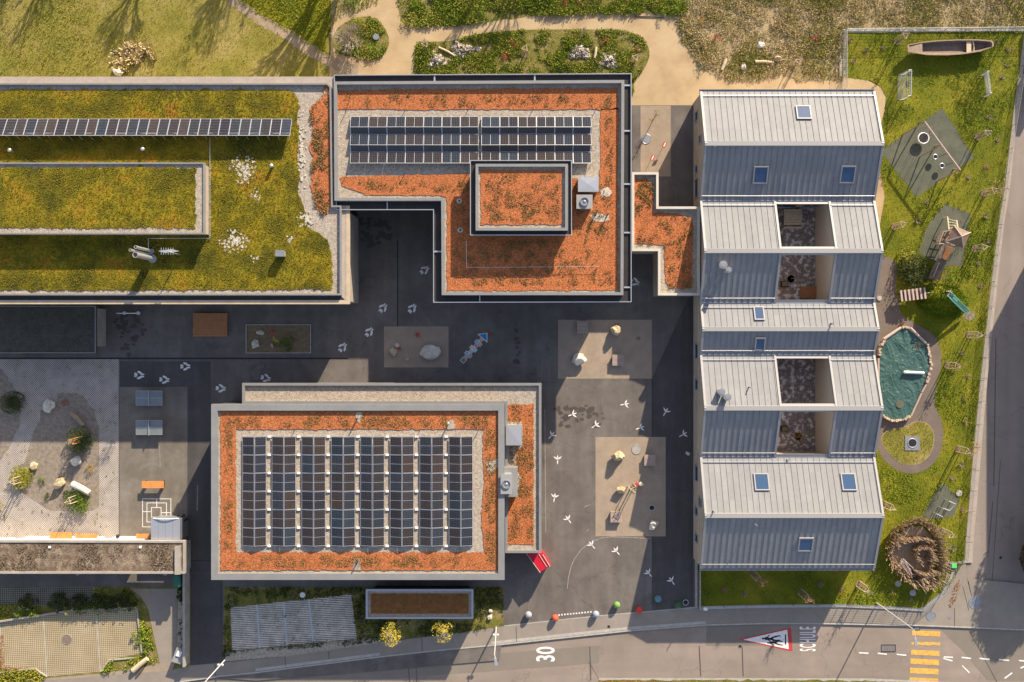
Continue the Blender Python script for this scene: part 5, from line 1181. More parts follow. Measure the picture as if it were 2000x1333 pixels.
# ---------------- shrubs and small plants
def shrub(px, py, r, h, n, leaf, label, seed=0, size=.09, soil=.0, group=None, twg=0, name='shrub', cat='shrub', z=.03):
    c = Vector(G(px, py, z)); t = thing(name, label, cat, c, group); r_ = random.Random(seed)
    if leaf:
        b = MB(); leaves(b, c + Vector((0, 0, h * .5)), r, n, size, h / (2 * r) * 1.2, seed=seed); b.build('foliage', M[leaf], t)
    b = MB()
    for k in range(max(5, twg)):
        a = r_.random() * 6.28; l = r_.uniform(.5, 1) * r
        b.tube(c, c + Vector((math.cos(a) * l, math.sin(a) * l, h * r_.uniform(.6, 1.1))), .018, .006, 3, False)
    b.build('stems', M['twig'], t)
    if soil:
        b = MB(); b.prism([(c.x + soil * r_.uniform(.8, 1.15) * math.cos(a * .42), c.y + soil * r_.uniform(.8, 1.15) * math.sin(a * .42)) for a in range(15)], .02, .06); b.build('soil_ring', M['soil'], t)
    return t
SP = [(1659, 80, 'inside the fence corner', None), (1690, 101, 'below the fence, left of the staked tree', 'leaf_dark'), (1724, 94, 'just left of the staked tree by the boat', None), (1666, 121, 'pale tuft nearest the fence gate', 'leaf_ochre'),
      (1946, 83, 'directly at the bow of the boat', None), (1969, 98, 'orange tinged, right of the boat', 'leaf_ochre'), (1966, 128, 'grey, right of the boat shadow', None), (1957, 152, 'grey bushy, between goal and road', None),
      (1931, 230, 'above the staked tree right of the swings', None), (1948, 274, 'nearest the road right of the swings', None), (1926, 326, 'orange leaved, above the yellowish tree', 'plant_red'), (1891, 347, 'at the foot of the swing frame', None),
      (1810, 396, 'below the swing mat', None), (1790, 432, 'grey fluffy, left of the climbing mat', 'twiggy'), (1924, 422, 'pale, between yellowish tree and tower', 'twiggy'), (1930, 472, 'right of the tower stakes', None), (1910, 515, 'below the tower stakes', None),
      (1914, 560, 'halfway between tower stakes and slide', None), (1877, 690, 'right below the lone green stakes', None), (1890, 736, 'right of the tarpaulin path', 'leaf_ochre'), (1883, 781, 'alone on the bright grass', None),
      (1885, 825, 'orange leaved, above the golden tree', 'leaf_ochre'), (1876, 907, 'pinkish, below the golden tree', 'twiggy'), (1859, 934, 'dark, near the round white disc', None), (1879, 996, 'beside the balance posts', 'leaf_ochre'),
      (1414, 1151, 'reddish, leftmost in the shaded lawn', 'plant_red'), (1452, 1159, 'violet brown, second in the shaded lawn', 'twiggy'), (1601, 1141, 'reddish, at the bottom of the shaded lawn', 'twiggy'), (1641, 1150, 'pink, on the shade line of the lawn', 'plant_red'),
      (1859, 1070, 'brown, between fort and road corner', 'twiggy'), (1742, 1155, 'with small yellow flowers below the fort', 'leaf_yellow'), (1779, 1172, 'grey, at the pavement below the fort', None)]
for k, (x, y, w, leaf) in enumerate(SP):
    tw = leaf == 'twiggy'
    shrub(x, y, .45 if leaf else .3, .4, 70 if leaf else 30, (None if tw else (leaf or 'leaf_dark')), 'small garden plant ' + w, 200 + k, .06, .24 if not tw else .16, 'small plants in soil rings', 46 if tw else 8, name='garden_plant', cat='plant')
shrub(1778, 530, 1.5, 1.3, 3600, 'leaf_dark', 'large dark green bush between tower bridge and brown path', 60, .12, twg=14)
shrub(1773, 506, 1.1, .9, 1200, 'leaf_olive', 'lighter green bush above the large dark bush', 61, .12)
shrub(1768, 215, .95, .35, 420, 'leaf_lush', 'round patch of bright green growth left of the rubber mat', 62, .09)
shrub(1862, 545, .9, .6, 260, 'leaf_lush', 'pale green bush right of the sloping bridge', 63, .1); shrub(1822, 566, .9, .6, 500, 'leaf_olive', 'green bush left of the slide steps', 64, .1)
shrub(1855, 1142, .1, .3, 10, 'leaf_yellow', 'tiny yellow plant at the foot of the stick fort', 65, .06)
shrub(33, 787, 1.1, 1.2, 2400, 'leaf_dark', 'dark round shrub at the left edge beside the staked tree', 66, .10); shrub(163, 858, 1.25, 1.3, 2800, 'leaf_dark', 'big dark green shrub under the orange stakes', 67, .10)
shrub(158, 872, .6, .8, 220, 'leaf_olive', 'small yellow green shrub below the orange stakes', 68, .09)
shrub(45, 931, 1.1, .9, 2200, 'leaf_olive', 'yellow green round shrub at the left of the gravel island', 69, .10); shrub(157, 978, 1.2, .9, 2400, 'leaf_green', 'bright green shrub below the white log', 70, .10)
shrub(133, 968, .5, .5, 160, 'leaf_dark', 'small dark shrub left of the bright green one', 71, .09); shrub(85, 937, .45, .5, 170, 'leaf_green', 'small round shrub in the middle of the gravel island', 72, .08)
shrub(95, 970, .5, .5, 170, 'leaf_dark', 'small dark shrub near the lower rim of the gravel island', 73, .08); shrub(177, 914, .5, .4, 150, 'leaf_ochre', 'straw coloured grass tuft right of the smooth white block', 74, .08, twg=30)
shrub(133, 785, .45, .4, 150, 'plant_red', 'dark red round plant at the top of the gravel island', 75, .07); shrub(-4, 990, .8, .8, 400, 'leaf_olive', 'yellow green shrub cut by the left edge', 76, .1)
shrub(556, 668, .9, .6, 260, 'leaf_green', 'green palm like plant in the kerbed planting plot', 77, .16, twg=18); shrub(545, 664, .5, .9, 60, 'leaf_yellow', 'yellow plant tip over the green one in the kerbed plot', 78, .1)
shrub(40, 1198, .45, .5, 200, 'leaf_lush', 'bright green bush above the paver bays, leftmost', 79, .1); shrub(71, 1199, .45, .5, 180, 'leaf_lush', 'bright green bush above the paver bays, second', 80, .1); shrub(85, 1199, .3, .4, 80, 'leaf_green', 'smallest bright bush above the paver bays', 81, .09)
shrub(136, 1194, .35, .7, 120, 'leaf_olive', 'small tree like bush standing on the edge wall', 82, .09); shrub(275, 1240, .7, .5, 260, 'leaf_lush', 'green bush spilling over the right edge of the bays', 83, .12); shrub(286, 1262, .6, .5, 180, 'leaf_green', 'green bush below the spilling one', 84, .12)
shrub(268, 1254, .4, .4, 100, 'leaf_lush', 'little bush inside the right edge of the bays', 85, .1)
for k, (x, y) in enumerate(((60, 1178), (118, 1176), (160, 1178), (195, 1178), (225, 1176), (250, 1172))):
    shrub(x, y, .95, .8, 900, 'leaf_dark', 'dark shrub of the shaded row above the bays, ' + ['leftmost', 'second from left', 'third from left', 'fourth from left', 'fifth from left', 'rightmost'][k], 90 + k, .14, group='dark shrubs in the shaded row')
for x, y, l, lb, k in ((1370, 40, 'leaf_ochre', 'orange flowering plant at the left of the meadow', 1), (1518, 55, 'leaf_ochre', 'orange flowering plant in the middle of the meadow', 2), (1586, 73, 'plant_red', 'red flowering plant in the meadow near the fence', 3), (1397, 76, 'plant_red', 'reddish plant low in the meadow', 4),
                       (1182, 78, 'plant_red', 'red plant above the purplish stone heap', 5), (1005, 84, 'plant_red', 'red plant at the left middle of the planted bed', 6), (1245, 97, 'leaf_ochre', 'golden shrub at the right end of the planted bed', 7), (985, 108, 'plant_red', 'brownish plant in the planted bed', 8),
                       (1367, 136, 'leaf_teal', 'bluish green plant at the meadow edge', 9), (1461, 118, 'leaf_green', 'green plant behind the meadow log', 10), (1100, 6, 'plant_red', 'red brown plant at the very top above the path', 11), (1138, 7, 'leaf_ochre', 'orange brown plant at the very top above the path', 12),
                       (812, 10, 'leaf_lush', 'bright green plant right of the path fork at the top', 13), (930, 20, 'leaf_lush', 'bright green plant north of the path', 14), (735, 95, 'leaf_lush', 'bright green bush in the round bed', 15), (1325, 12, 'leaf_lush', 'bright green bush at the meadow corner', 16), (1310, 22, 'leaf_lush', 'small bright bush beside the meadow corner', 17),
                       (700, 50, 'leaf_olive', 'olive bush in the upper part of the round bed', 18), (800, 40, 'leaf_olive', 'olive bush at the path bend', 19), (690, 5, 'leaf_green', 'green bush at the top beside the trail', 20)):
    shrub(x, y, .55 if k < 13 else .95, .5, 110 if k < 13 else 420, l, lb, 110 + k, .09 if k < 13 else .11)
# the big leafless bush in the round bed
c = Vector(G(686, 82)); t = thing('leafless_bush', 'large pale leafless bush on the left of the round bed', 'shrub', c)
b = MB(); rr = random.Random(5)
for k in range(34):
    a = rr.random() * 6.28; d = Vector((math.cos(a) * rr.uniform(.3, 1.1), math.sin(a) * rr.uniform(.3, 1.1), 1)).normalized()
    branch(b, c + Vector((rr.gauss(0, .2), rr.gauss(0, .2), 0)), d, .95, .035, 3, .45, rr, 4, .05)
b.build('branches', mat('pale_branches', [(.34, .28, .21), (.46, .40, .31)], 3, .9, fine=.15), t)
t = thing('bed_marker', 'round grey disc lid in the round bed', 'disc', G(735, 74)); b = MB(); b.disc(G(735, 74), .32, .02, .3); b.build('disc', M['metal_grey'], t)

# ---------------- big trees outside the frame, whose shade falls on the lawn
def bare_tree(px, py, hgt, label, seed, depth=5, r=.22, sp=.38, crown=None):
    c = Vector(G(px, py, 0)); t = thing('tall_tree', label, 'tree', c); b = MB(); rr = random.Random(seed)
    b.tube(c, c + Vector((0, 0, hgt * .35)), r, r * .8, 8, False)
    for k in range(3): branch(b, c + Vector((0, 0, hgt * .33)), Vector((rr.gauss(0, .3), rr.gauss(0, .3), 1)).normalized(), hgt * .22, r * .7, depth, sp, rr, 5, .12)
    b.build('trunk', M['bark'], t)
    if crown:
        b = MB(); leaves(b, c + Vector((0, 0, hgt * .72)), hgt * .3, crown, .28, 1.1, seed=seed); b.build('crown', M['leaf_olive'], t)
    return t
bare_tree(165, -210, 8.5, 'bare tree beyond the top edge casting the left branching shade', 1, 4, .2); bare_tree(345, -170, 7.5, 'bare tree beyond the top edge casting the dense twiggy shade', 3, 6, .2, .42)
bare_tree(110, -250, 9, 'leafy tree beyond the top left corner', 8, 5, .2, crown=900); bare_tree(560, -250, 9.5, 'tree beyond the top edge shading the lawn middle', 5, 5, .24, crown=600)
for k, (x, y, hh) in enumerate(((640, -60, 7), (665, -90, 8), (690, -70, 7.5), (712, -110, 8.5))):
    bare_tree(x, y, hh, 'slim tree trunk beyond the top edge, ' + ['first', 'second', 'third', 'fourth'][k] + ' from the left', 20 + k, 4, .24, .3)
for k, (x, y) in enumerate(((1010, -150), (1060, -130))): bare_tree(x, y, 7, ['left', 'right'][k] + ' bare tree beyond the top edge shading the dense bed', 30 + k, 4, .16)
c = Vector(G(2024, 1085)); t = thing('roadside_tree', 'dark reddish tree crown at the right edge of the street', 'tree', c); b = MB(); b.tube(c, c + Vector((0, 0, 3)), .2, .12); b.build('trunk', M['bark'], t)
b = MB(); leaves(b, c + Vector((0, 0, 2.2)), 2.3, 6500, .2, .9, seed=3); b.build('crown', leafmat('copper_leaves', [(.03, .015, .012), (.09, .05, .03), (.14, .12, .03)]), t)
c = Vector(G(2030, 1020)); t = thing('roadside_tree', 'second dark crown behind the reddish one at the right edge', 'tree', c); b = MB(); b.tube(c, c + Vector((0, 0, 4)), .2, .12); b.build('trunk', M['bark'], t)
b = MB(); leaves(b, c + Vector((0, 0, 3.4)), 2.2, 6500, .2, .9, seed=4); b.build('crown', M['leaf_dark'], t)
c = Vector(G(2120, 850)); t = thing('roadside_tree', 'rounded tree beyond the right edge that ends the street shade', 'tree', c); b = MB(); b.tube(c, c + Vector((0, 0, 5)), .25, .15); b.build('trunk', M['bark'], t)
b = MB(); leaves(b, c + Vector((0, 0, 6.4)), 3.2, 9000, .28, .95, seed=6); b.build('crown', M['leaf_dark'], t)
c = Vector(G(2086, 1002)); t = thing('roadside_tree', 'dense tree beyond the right edge shading the street corner', 'tree', c); b = MB(); b.tube(c, c + Vector((0, 0, 5)), .25, .15); b.build('trunk', M['bark'], t)
b = MB(); leaves(b, c + Vector((0, 0, 5.0)), 2.0, 6000, .28, 1.3, seed=9); b.build('crown', M['leaf_dark'], t)
for k, (x0, y0, x1, y1) in enumerate(((2018, 26, 2030, 98), (2010, 122, 2024, 206))):
    b = MB(); P = rect(x0, y0, x1, y1); b.prism(g2(P), -.1, 1.5)
    b.build('garden_wall', M['concrete'], label=['upper', 'lower'][k] + ' piece of solid wall beyond the upper right edge', cat='wall')

# ---------------- playground
# boat
t = thing('wooden_boat', 'long wooden rowing boat propped on the lawn under the fence', 'boat', G(1856, 98))
def bp(px, py, h): return Vector(I(px, py, h))
top = [(1772, 88), (1800, 82.5), (1830, 79.5), (1870, 77.5), (1910, 77.5), (1938, 80), (1941, 86), (1940, 92), (1915, 101), (1880, 106.5), (1850, 108.5), (1810, 108), (1790, 105), (1773, 102)]
cx, cy = 1856, 94
hz = lambda x: .92 + .12 * abs((x - 1856) / 85) ** 2
o1 = [bp(x, y, hz(x)) for x, y in top]
o2 = [bp(cx + (x - cx) * .86, cy + (y - cy) * .72, .42) for x, y in top]
b = MB(); n = len(top); b.add(o1 + o2, [(k, (k + 1) % n, n + (k + 1) % n, n + k) for k in range(n)] + [tuple(range(2 * n - 1, n - 1, -1))])
i1 = [bp(cx + (x - cx) * .965, cy + (y - cy) * .88, hz(x)) for x, y in top]; i2_ = [bp(cx + (x - cx) * .84, cy + (y - cy) * .62, .5) for x, y in top]
b.add(i1 + i2_, [(n + k, n + (k + 1) % n, (k + 1) % n, k) for k in range(n)] + [tuple(range(n, 2 * n))])
b.build('hull', M['wood_dark'], t)
b = MB(); b.add([v + Vector((0, 0, .03)) for v in o1 + i1], [(k, (k + 1) % n, n + (k + 1) % n, n + k) for k in range(n)]); b.build('gunwale', M['wood'], t)
part(t, 'bow_deck', M['wood'], lambda b: b.prism([bp(x, y, .95)[:2] for x, y in ((1774, 89), (1801, 85), (1802, 106), (1775, 101))], .9, .96, True))
part(t, 'thwart', M['wood_pale'], lambda b: b.prism([bp(x, y, .85)[:2] for x, y in ((1888, 81), (1897, 81), (1897, 104), (1888, 105))], .78, .84, True))
part(t, 'rib', M['wood_pale'], lambda b: b.path([bp(1900, 79, .9), bp(1902, 93, .8), bp(1902, 103, .9)], .05))
part(t, 'support', M['wood'], lambda b: [b.box(*G(x, 90, 0.012), *G(x + 4, 104, .45)) for x in (1795, 1900)])
part(t, 'plank_rack', M['wood'], lambda b: b.prism([bp(x, y, .7)[:2] for x, y in ((1806, 101), (1880, 101), (1880, 105), (1806, 105))], .62, .68, True))
# goals
def goal(P0, P1, dirx, label, hh=1.9, m='metal_light'):
    """P0, P1: ground px of the front posts; dirx: px offset to the back"""
    a, c = Vector(G(*P0)), Vector(G(*P1)); d = Vector(G(P0[0] + dirx[0], P0[1] + dirx[1])) - a; up = Vector((0, 0, hh))
    t = thing('goal', label, 'goal', (a + c) / 2); ks = Vector((0, 0, .03))
    part(t, 'front_frame', M[m], lambda b: b.path([a, a + up, c + up, c], .05, 8))
    part(t, 'back_frame', M['metal_grey'], lambda b: (b.path([a + up, a + up + d * .45, a + d, c + d, c + up + d * .45, c + up], .035, 6), b.path([a + ks, a + d + ks], .03), b.path([c + ks, c + d + ks], .03)))
    def net(b):
        for k in range(1, 16):
            p = a.lerp(c, k / 16); b.tube(p + d + ks, p + d * .45 + up, .008, .008, 3, False); b.tube(p + up, p + d * .45 + up, .008, .008, 3, False)
        for k in range(1, 10):
            o = (d * .45 + up).lerp(d + ks, k / 10); b.tube(a + o, c + o, .008, .008, 3, False)
            f = (d * (.45 + .55 * k / 10)); 
            for q in (a, c): b.tube(q + Vector((0, 0, hh * k / 10)), q + d * (1 - .55 * k / 10) + Vector((0, 0, hh * k / 10)), .008, .008, 3, False)
    part(t, 'net', M['white'], net)
goal((1765, 196), (1766, 147), (-12, 0), 'small goal with dark net tag left of the lawn, near the boat', 1.7)
goal((1913, 148), (1918, 190), (9, 0), 'small goal at the road side of the lawn', 1.5)
b = MB(); b.obox(G(1768, 167, .5), (.28, .5, .3), 0); b.build('ball_box', M['black'], label='small black box inside the left goal', cat='box')
# swing frame
t = thing('swing_frame', 'wooden swing frame with nest seat and two tyre swings on the rubber mat', 'swing', G(1815, 294))
HT = 2.6
tops = [bp(1806, 238.5, HT), bp(1838.5, 283.5, HT), bp(1875, 332.5, HT)]
part(t, 'beam', M['wood_pink'], lambda b: b.path(tops, .085, 8))
for k, (f1, f2) in enumerate((((1762, 264), (1795, 240)), ((1796, 307), (1826, 286)), ((1829, 355), (1862, 331)))):
    for f in (f1, f2):
        b = MB(); b.tube(G(f[0], f[1], 0), tops[k] + Vector((0, 0, .05)), .07, .06, 8); b.build('leg', M['wood'], t)
ns = bp(1803.5, 270.5, .55)
sx = Vector((ns.x, ns.y, .55))
def ringm(b, c, R, r, n=24, m=8):
    vs = []; 
    for i in range(n):
        a = 2 * math.pi * i / n
        for j in range(m):
            q = 2 * math.pi * j / m; vs.append((c[0] + (R + r * math.cos(q)) * math.cos(a), c[1] + (R + r * math.cos(q)) * math.sin(a), c[2] + r * math.sin(q)))
    b.add(vs, [(i * m + j, ((i + 1) % n) * m + j, ((i + 1) % n) * m + (j + 1) % m, i * m + (j + 1) % m) for i in range(n) for j in range(m)])
s_ = MB(); ringm(s_, sx, .55, .07); st = s_.build('nest_seat', M['white'], t)
b = MB()
b.disc(sx, .5, .5, .56, 20)
b.build('net', M['black'], st)
part(t, 'rope', M['black'], lambda b: [b.tube(sx + Vector((.5 * math.cos(a), .5 * math.sin(a), 0)), tops[0].lerp(tops[1], .5 + .12 * s), .014, .014, 4) for a, s in ((.8, 1), (2.4, -1), (3.9, -1), (5.5, 1))])
for x, y, s in ((1826.5, 307, .35), (1839.5, 324.5, .7)):
    c = bp(x, y, .5); q = MB(); ringm(q, c, .24, .075); ty = q.build('tyre_seat', M['metal_grey'], t)
    b = MB(); b.disc(c, .2, .46, .5, 14); b.build('insert', M['black'], ty)
    part(t, 'rope', M['black'], lambda b: [b.tube(c + Vector((.22 * math.cos(a), .22 * math.sin(a), 0)), tops[1].lerp(tops[2], s), .012, .012, 4) for a in (0, 2.1, 4.2)])
# climbing tower
t = thing('climbing_tower', 'wooden climbing tower with four sided roof, ladder and sloping plank bridge', 'play tower', G(1868, 480))
RC = [bp(1863.5, 441, 2.7), bp(1895.5, 454.5, 2.7), bp(1882, 485, 2.7), bp(1849, 472, 2.7)]; AP = bp(1878.5, 462, 3.9)
roof = MB()
for k in range(4): roof.add([RC[k], RC[(k + 1) % 4], AP], [(0, 2, 1)])
roof.add([q - Vector((0, 0, .06)) for q in RC], [(0, 1, 2, 3)])
rf = roof.build('roof', M['wood_dark'], t)
b = MB(); [b.tube(q, AP + Vector((0, 0, .02)), .06, .05, 6) for q in RC]; b.build('hip_batten', M['wood_pink'], rf)
cc = (RC[0] + RC[2]) / 2
for q in RC:
    p = cc.lerp(q, .72); b = MB(); b.tube((p.x, p.y, 0.01), (p.x, p.y, 2.72), .07, .06, 7); b.build('post', M['wood'], t)
part(t, 'platform', M['wood'], lambda b: b.prism([tuple(cc.lerp(q, .75))[:2] for q in RC], 1.35, 1.45, True))
DK = [bp(x, y, 1.4) for x, y in ((1854, 452), (1849, 478), (1826, 478), (1835, 455))]
part(t, 'side_deck', M['wood_dark'], lambda b: b.prism([q[:2] for q in DK], 1.3, 1.38, True))
part(t, 'railing', M['wood_pink'], lambda b: ([b.tube(DK[k], DK[k] + Vector((0, 0, .9)), .04) for k in range(4)] + [b.path([DK[0] + Vector((0, 0, z)), DK[3] + Vector((0, 0, z)), DK[2] + Vector((0, 0, z)), DK[1] + Vector((0, 0, z))], .035) for z in (.9, .5)] +
     [b.tube(DK[3].lerp(DK[2], s), DK[3].lerp(DK[2], s) + Vector((0, 0, .88)), .025) for s in (.2, .4, .6, .8)]))
LB0, LB1, LT0, LT1 = bp(1850.5, 424, .9), bp(1868.5, 431, .9), bp(1853.5, 449, 1.9), bp(1871, 446, 1.9)
part(t, 'climbing_ladder', M['wood_pale'], lambda b: (b.tube(LB0, LT0, .06), b.tube(LB1, LT1, .06), [b.tube(LB0.lerp(LT0, s), LB1.lerp(LT1, s), .04) for s in (.15, .4, .65, .9)], b.tube((LB0.x, LB0.y, 0), LB0, .05), b.tube((LB1.x, LB1.y, 0), LB1, .05)))
part(t, 'climbing_net', M['leaf_teal'], lambda b: [b.tube(LB0.lerp(LB1, s), LT0.lerp(LT1, s), .025) for s in (.25, .5, .75)])
BR = [bp(1841, 474, 1.45), bp(1863, 482, 1.45), bp(1850, 508, 1.1), bp(1832, 504, 1.1)]
part(t, 'landing', M['wood'], lambda b: b.hexa([q - Vector((0, 0, .08)) for q in (BR[3], BR[2], BR[1], BR[0])], (BR[3], BR[2], BR[1], BR[0])))
part(t, 'orange_planks', M['wood_brown'], lambda b: b.hexa([bp(x, y, z) + Vector((0, 0, .03)) for x, y, z in ((1839, 505, 1.1), (1849, 509, 1.1), (1859, 486, 1.4), (1848, 482, 1.4))], [bp(x, y, z) + Vector((0, 0, .09)) for x, y, z in ((1839, 505, 1.1), (1849, 509, 1.1), (1859, 486, 1.4), (1848, 482, 1.4))]))
RP = [bp(1832, 504, 1.1), bp(1850, 509, 1.1), bp(1834, 552, .25), bp(1812, 543, .25)]
part(t, 'plank_ramp', M['wood_dark'], lambda b: b.hexa([q - Vector((0, 0, .08)) for q in (RP[3], RP[2], RP[1], RP[0])], (RP[3], RP[2], RP[1], RP[0])))
part(t, 'handrail', M['wood_pink'], lambda b: (b.path([bp(1834, 514, 1.9), bp(1823, 541, 1.1)], .05), b.path([bp(1853, 521, 1.8), bp(1842, 548, 1.1)], .04), b.tube(bp(1823, 541, 1.1), bp(1823, 543, .2), .04), b.tube(bp(1834, 514, 1.9), bp(1835, 515, 1.0), .04), b.path([bp(1846, 476, 2.1), bp(1838, 503, 1.9)], .05), b.path([bp(1842, 476, 2.2), bp(1863, 483, 2.2)], .05)))
# log bridge, slide
t = thing('plank_bridge', 'short arched bridge of thick planks beside the brown path', 'bridge', G(1783, 577))
part(t, 'plank', M['wood_pink'], lambda b: [b.hexa([bp(1758 + k * 7.6 + dx, 567.5 - k * .9 + dy, z) for dx, dy in ((0, 0), (3.6, -.3), (6.2, 21.5), (2.6, 22))], [bp(1758 + k * 7.6 + dx, 567.5 - k * .9 + dy, z + .12) for dx, dy in ((0, 0), (3.6, -.3), (6.2, 21.5), (2.6, 22))]) for k in range(7) for z in (1.0 + .15 * math.sin(math.pi * k / 6),)])
part(t, 'under_plank', M['wood_dark'], lambda b: [b.hexa([bp(1762 + k * 7.6 + dx, 567.5 - k * .9 + dy, .88) for dx, dy in ((0, 0), (3.4, -.3), (6.0, 21), (2.6, 21.5))], [bp(1762 + k * 7.6 + dx, 567.5 - k * .9 + dy, .99) for dx, dy in ((0, 0), (3.4, -.3), (6.0, 21), (2.6, 21.5))]) for k in range(6)])
part(t, 'beam', M['wood'], lambda b: (b.tube(bp(1758, 585, .82), bp(1809, 580, .82), .1), b.tube(bp(1757, 571, .82), bp(1806, 566, .82), .1)))
part(t, 'post', M['wood'], lambda b: [b.tube(bp(x, y, 0.0), bp(x, y, .9), .08) for x, y in ((1758, 585), (1808, 580), (1757, 571), (1806, 566))])
part(t, 'bar', M['metal_light'], lambda b: b.tube(bp(1768, 579, .85), bp(1829, 570, .85), .03))
t = thing('slide', 'green slide with wooden steps curving down to a grey pad', 'slide', G(1862, 592))
CL = [(1852, 575, 2.15), (1859, 582, 2.0), (1868, 591, 1.5), (1876, 599, .95), (1884, 606, .45), (1889, 610, .2)]
CL = [(x, y, max(z, mz(1000 + (x - 1000) * .98, 666.5 + (y - 666.5) * .98) + .32)) for x, y, z in CL]
def chute(b):
    L_, R_, M_ = [], [], []
    for i, (x, y, z) in enumerate(CL):
        a = Vector(CL[max(0, i - 1)][:2]); c = Vector(CL[min(5, i + 1)][:2]); d = (c - a).normalized(); n_ = Vector((-d.y, d.x)) * 4.6
        L_.append(bp(x + n_.x, y + n_.y, z)); R_.append(bp(x - n_.x, y - n_.y, z))
    for k in range(5):
        up = Vector((0, 0, .16)); dn = Vector((0, 0, -.05))
        b.hexa([L_[k] + dn, R_[k] + dn, R_[k + 1] + dn, L_[k + 1] + dn], [L_[k], R_[k], R_[k + 1], L_[k + 1]])
        b.tube(L_[k] + up, L_[k + 1] + up, .07); b.tube(R_[k] + up, R_[k + 1] + up, .07)
part(t, 'chute', M['slide'], chute)
part(t, 'steps', M['wood_pink'], lambda b: [b.hexa([bp(1839 + k * 3.4 + dx, 580 + dy - k * .6, .9 + .28 * k) for dx, dy in ((0, 0), (2.2, .6), (5, -10), (2.8, -10.6))], [bp(1839 + k * 3.4 + dx, 580 + dy - k * .6, .98 + .28 * k) for dx, dy in ((0, 0), (2.2, .6), (5, -10), (2.8, -10.6))]) for k in range(5)])
part(t, 'guard', M['black'], lambda b: (b.path([bp(1840, 574, 1.9), bp(1852, 571, 2.9), bp(1864, 577, 2.5)], .06), b.tube(bp(1852, 571, 0), bp(1852, 571, 2.9), .05), b.tube(bp(1846, 583, 0), bp(1846, 583, 2.2), .05)))
# covered sandpit
t = thing('sandpit', 'big sandpit covered with a wrinkled green tarpaulin and rimmed with timber', 'sandpit', G(1765, 725))
PIT = [(1724, 664), (1757, 642), (1771, 642), (1806, 673), (1811, 690), (1813, 712), (1806, 735), (1797, 762), (1787, 788), (1774, 812), (1757, 820), (1735, 818), (1722, 808), (1713, 780), (1712, 730), (1716, 695)]
pitm = g2(PIT)
def tarp(b):
    a = np.array(pitm); x0, y0 = a.min(0); x1, y1 = a.max(0); n = 120; m_ = int(n * (y1 - y0) / (x1 - x0)); idx = {}
    xs_ = np.linspace(x0, x1, n); ys_ = np.linspace(y0, y1, m_)
    XX, YY = np.meshgrid(xs_, ys_); ins = inpoly(XX.ravel(), YY.ravel(), pitm).reshape(XX.shape)
    cxx, cyy = (x0 + x1) / 2, (y0 + y1) / 2; vs = []; 
    for j in range(m_):
        for i in range(n):
            if ins[j, i]:
                x, y = XX[j, i], YY[j, i]
                r0 = abs(noise.noise((x * .9 + y * .25, y * .35 - x * .1, 2))) ; r1 = abs(noise.noise((x * 2.0 + y, y * .9 - x * .6, 5)))
                r2_ = noise.noise((x * 4.5, y * 4.5, 1))
                r3_ = abs(noise.noise((x * 2.6 - y * .8, y * 1.1 + x, 8))); z = .44 - .055 * math.exp(-(r0 / .06) ** 2) + .03 * math.exp(-(r1 / .07) ** 2) + .018 * math.exp(-(r3_ / .08) ** 2) - .25 * r0 + .012 * r2_
                # folds pulled to the rim
                dd = max(abs(x - cxx) / (x1 - cxx), abs(y - cyy) / (y1 - cyy)); z += .05 * math.sin(math.atan2(y - cyy, x - cxx) * 26) * max(0, dd - .55)
                idx[(i, j)] = len(vs); vs.append((x, y, z))
    fs = [(idx[(i, j)], idx[(i + 1, j)], idx[(i + 1, j + 1)], idx[(i, j + 1)]) for (i, j) in idx if (i + 1, j) in idx and (i, j + 1) in idx and (i + 1, j + 1) in idx]
    b.add(vs, fs)
part(t, 'tarpaulin', M['tarp'], tarp, sm=True)
part(t, 'sand_base', M['gravel_tan'], lambda b: b.poly(inset(pitm, .02), .04))
for (p, q, r, mm) in (((1723, 663), (1757, 640), .17, 'wood_pink'), ((1774, 641), (1806, 672), .15, 'wood_pink'), ((1796, 768), (1776, 812), .10, 'wood_pink'), ((1812, 738), (1797, 766), .10, 'wood_pink'), ((1712, 700), (1712, 735), .13, 'wood_pink'), ((1712, 735), (1714, 780), .13, 'wood')):
    b = MB(); b.tube(G(p[0], p[1], .42), G(q[0], q[1], .42), r, r * .9, 10); b.build('rim_log', M[mm], t)
rr = random.Random(2)
def posts(path, n):
    for k in range(n):
        s = k / max(1, n - 1) * (len(path) - 1); i = min(int(s), len(path) - 2); f = s - i
        x = path[i][0] + (path[i + 1][0] - path[i][0]) * f; y = path[i][1] + (path[i + 1][1] - path[i][1]) * f
        b = MB(); r = rr.uniform(.10, .16); c = G(x + rr.uniform(-.8, .8), y + rr.uniform(-.8, .8)); hh = rr.uniform(.42, .62)
        b.tube((c[0], c[1], 0), (c[0], c[1], hh), r, r * .96, 9); b.build('timber_post', M[rr.choice(['wood_pale', 'rock_tan', 'wood_pink'])], t)
posts([(1724, 665), (1717, 676), (1714, 692)], 9); posts([(1757, 640), (1772, 640)], 5); posts([(1807, 674), (1812, 692), (1815, 712)], 9); posts([(1816, 712), (1811, 730), (1806, 745)], 5); posts([(1718, 806), (1730, 818), (1745, 822), (1760, 820), (1772, 813)], 14)
b = MB(); b.tube(G(1762, 727, .62), G(1798, 728.5, .58), .16, .15, 12); b.ball(G(1798, 728.5, .58), .15, 10, 8); b.ball(G(1762, 727, .62), .16, 10, 8); b.build('sandbag_roll', M['white'], label='white rolled bolster lying across the green tarpaulin', cat='bolster')
b = MB(); b.tube(G(1760, 737, .5), G(1723, 812, .5), .05); b.tube(G(1738, 662, .5), G(1785, 705, .45), .05) if False else None
b = MB(); b.disc(G(1754, 789), .42, .38, .46); b.build('flat_lid', M['rubber'], label='flat round greenish lid resting on the tarpaulin', cat='lid')
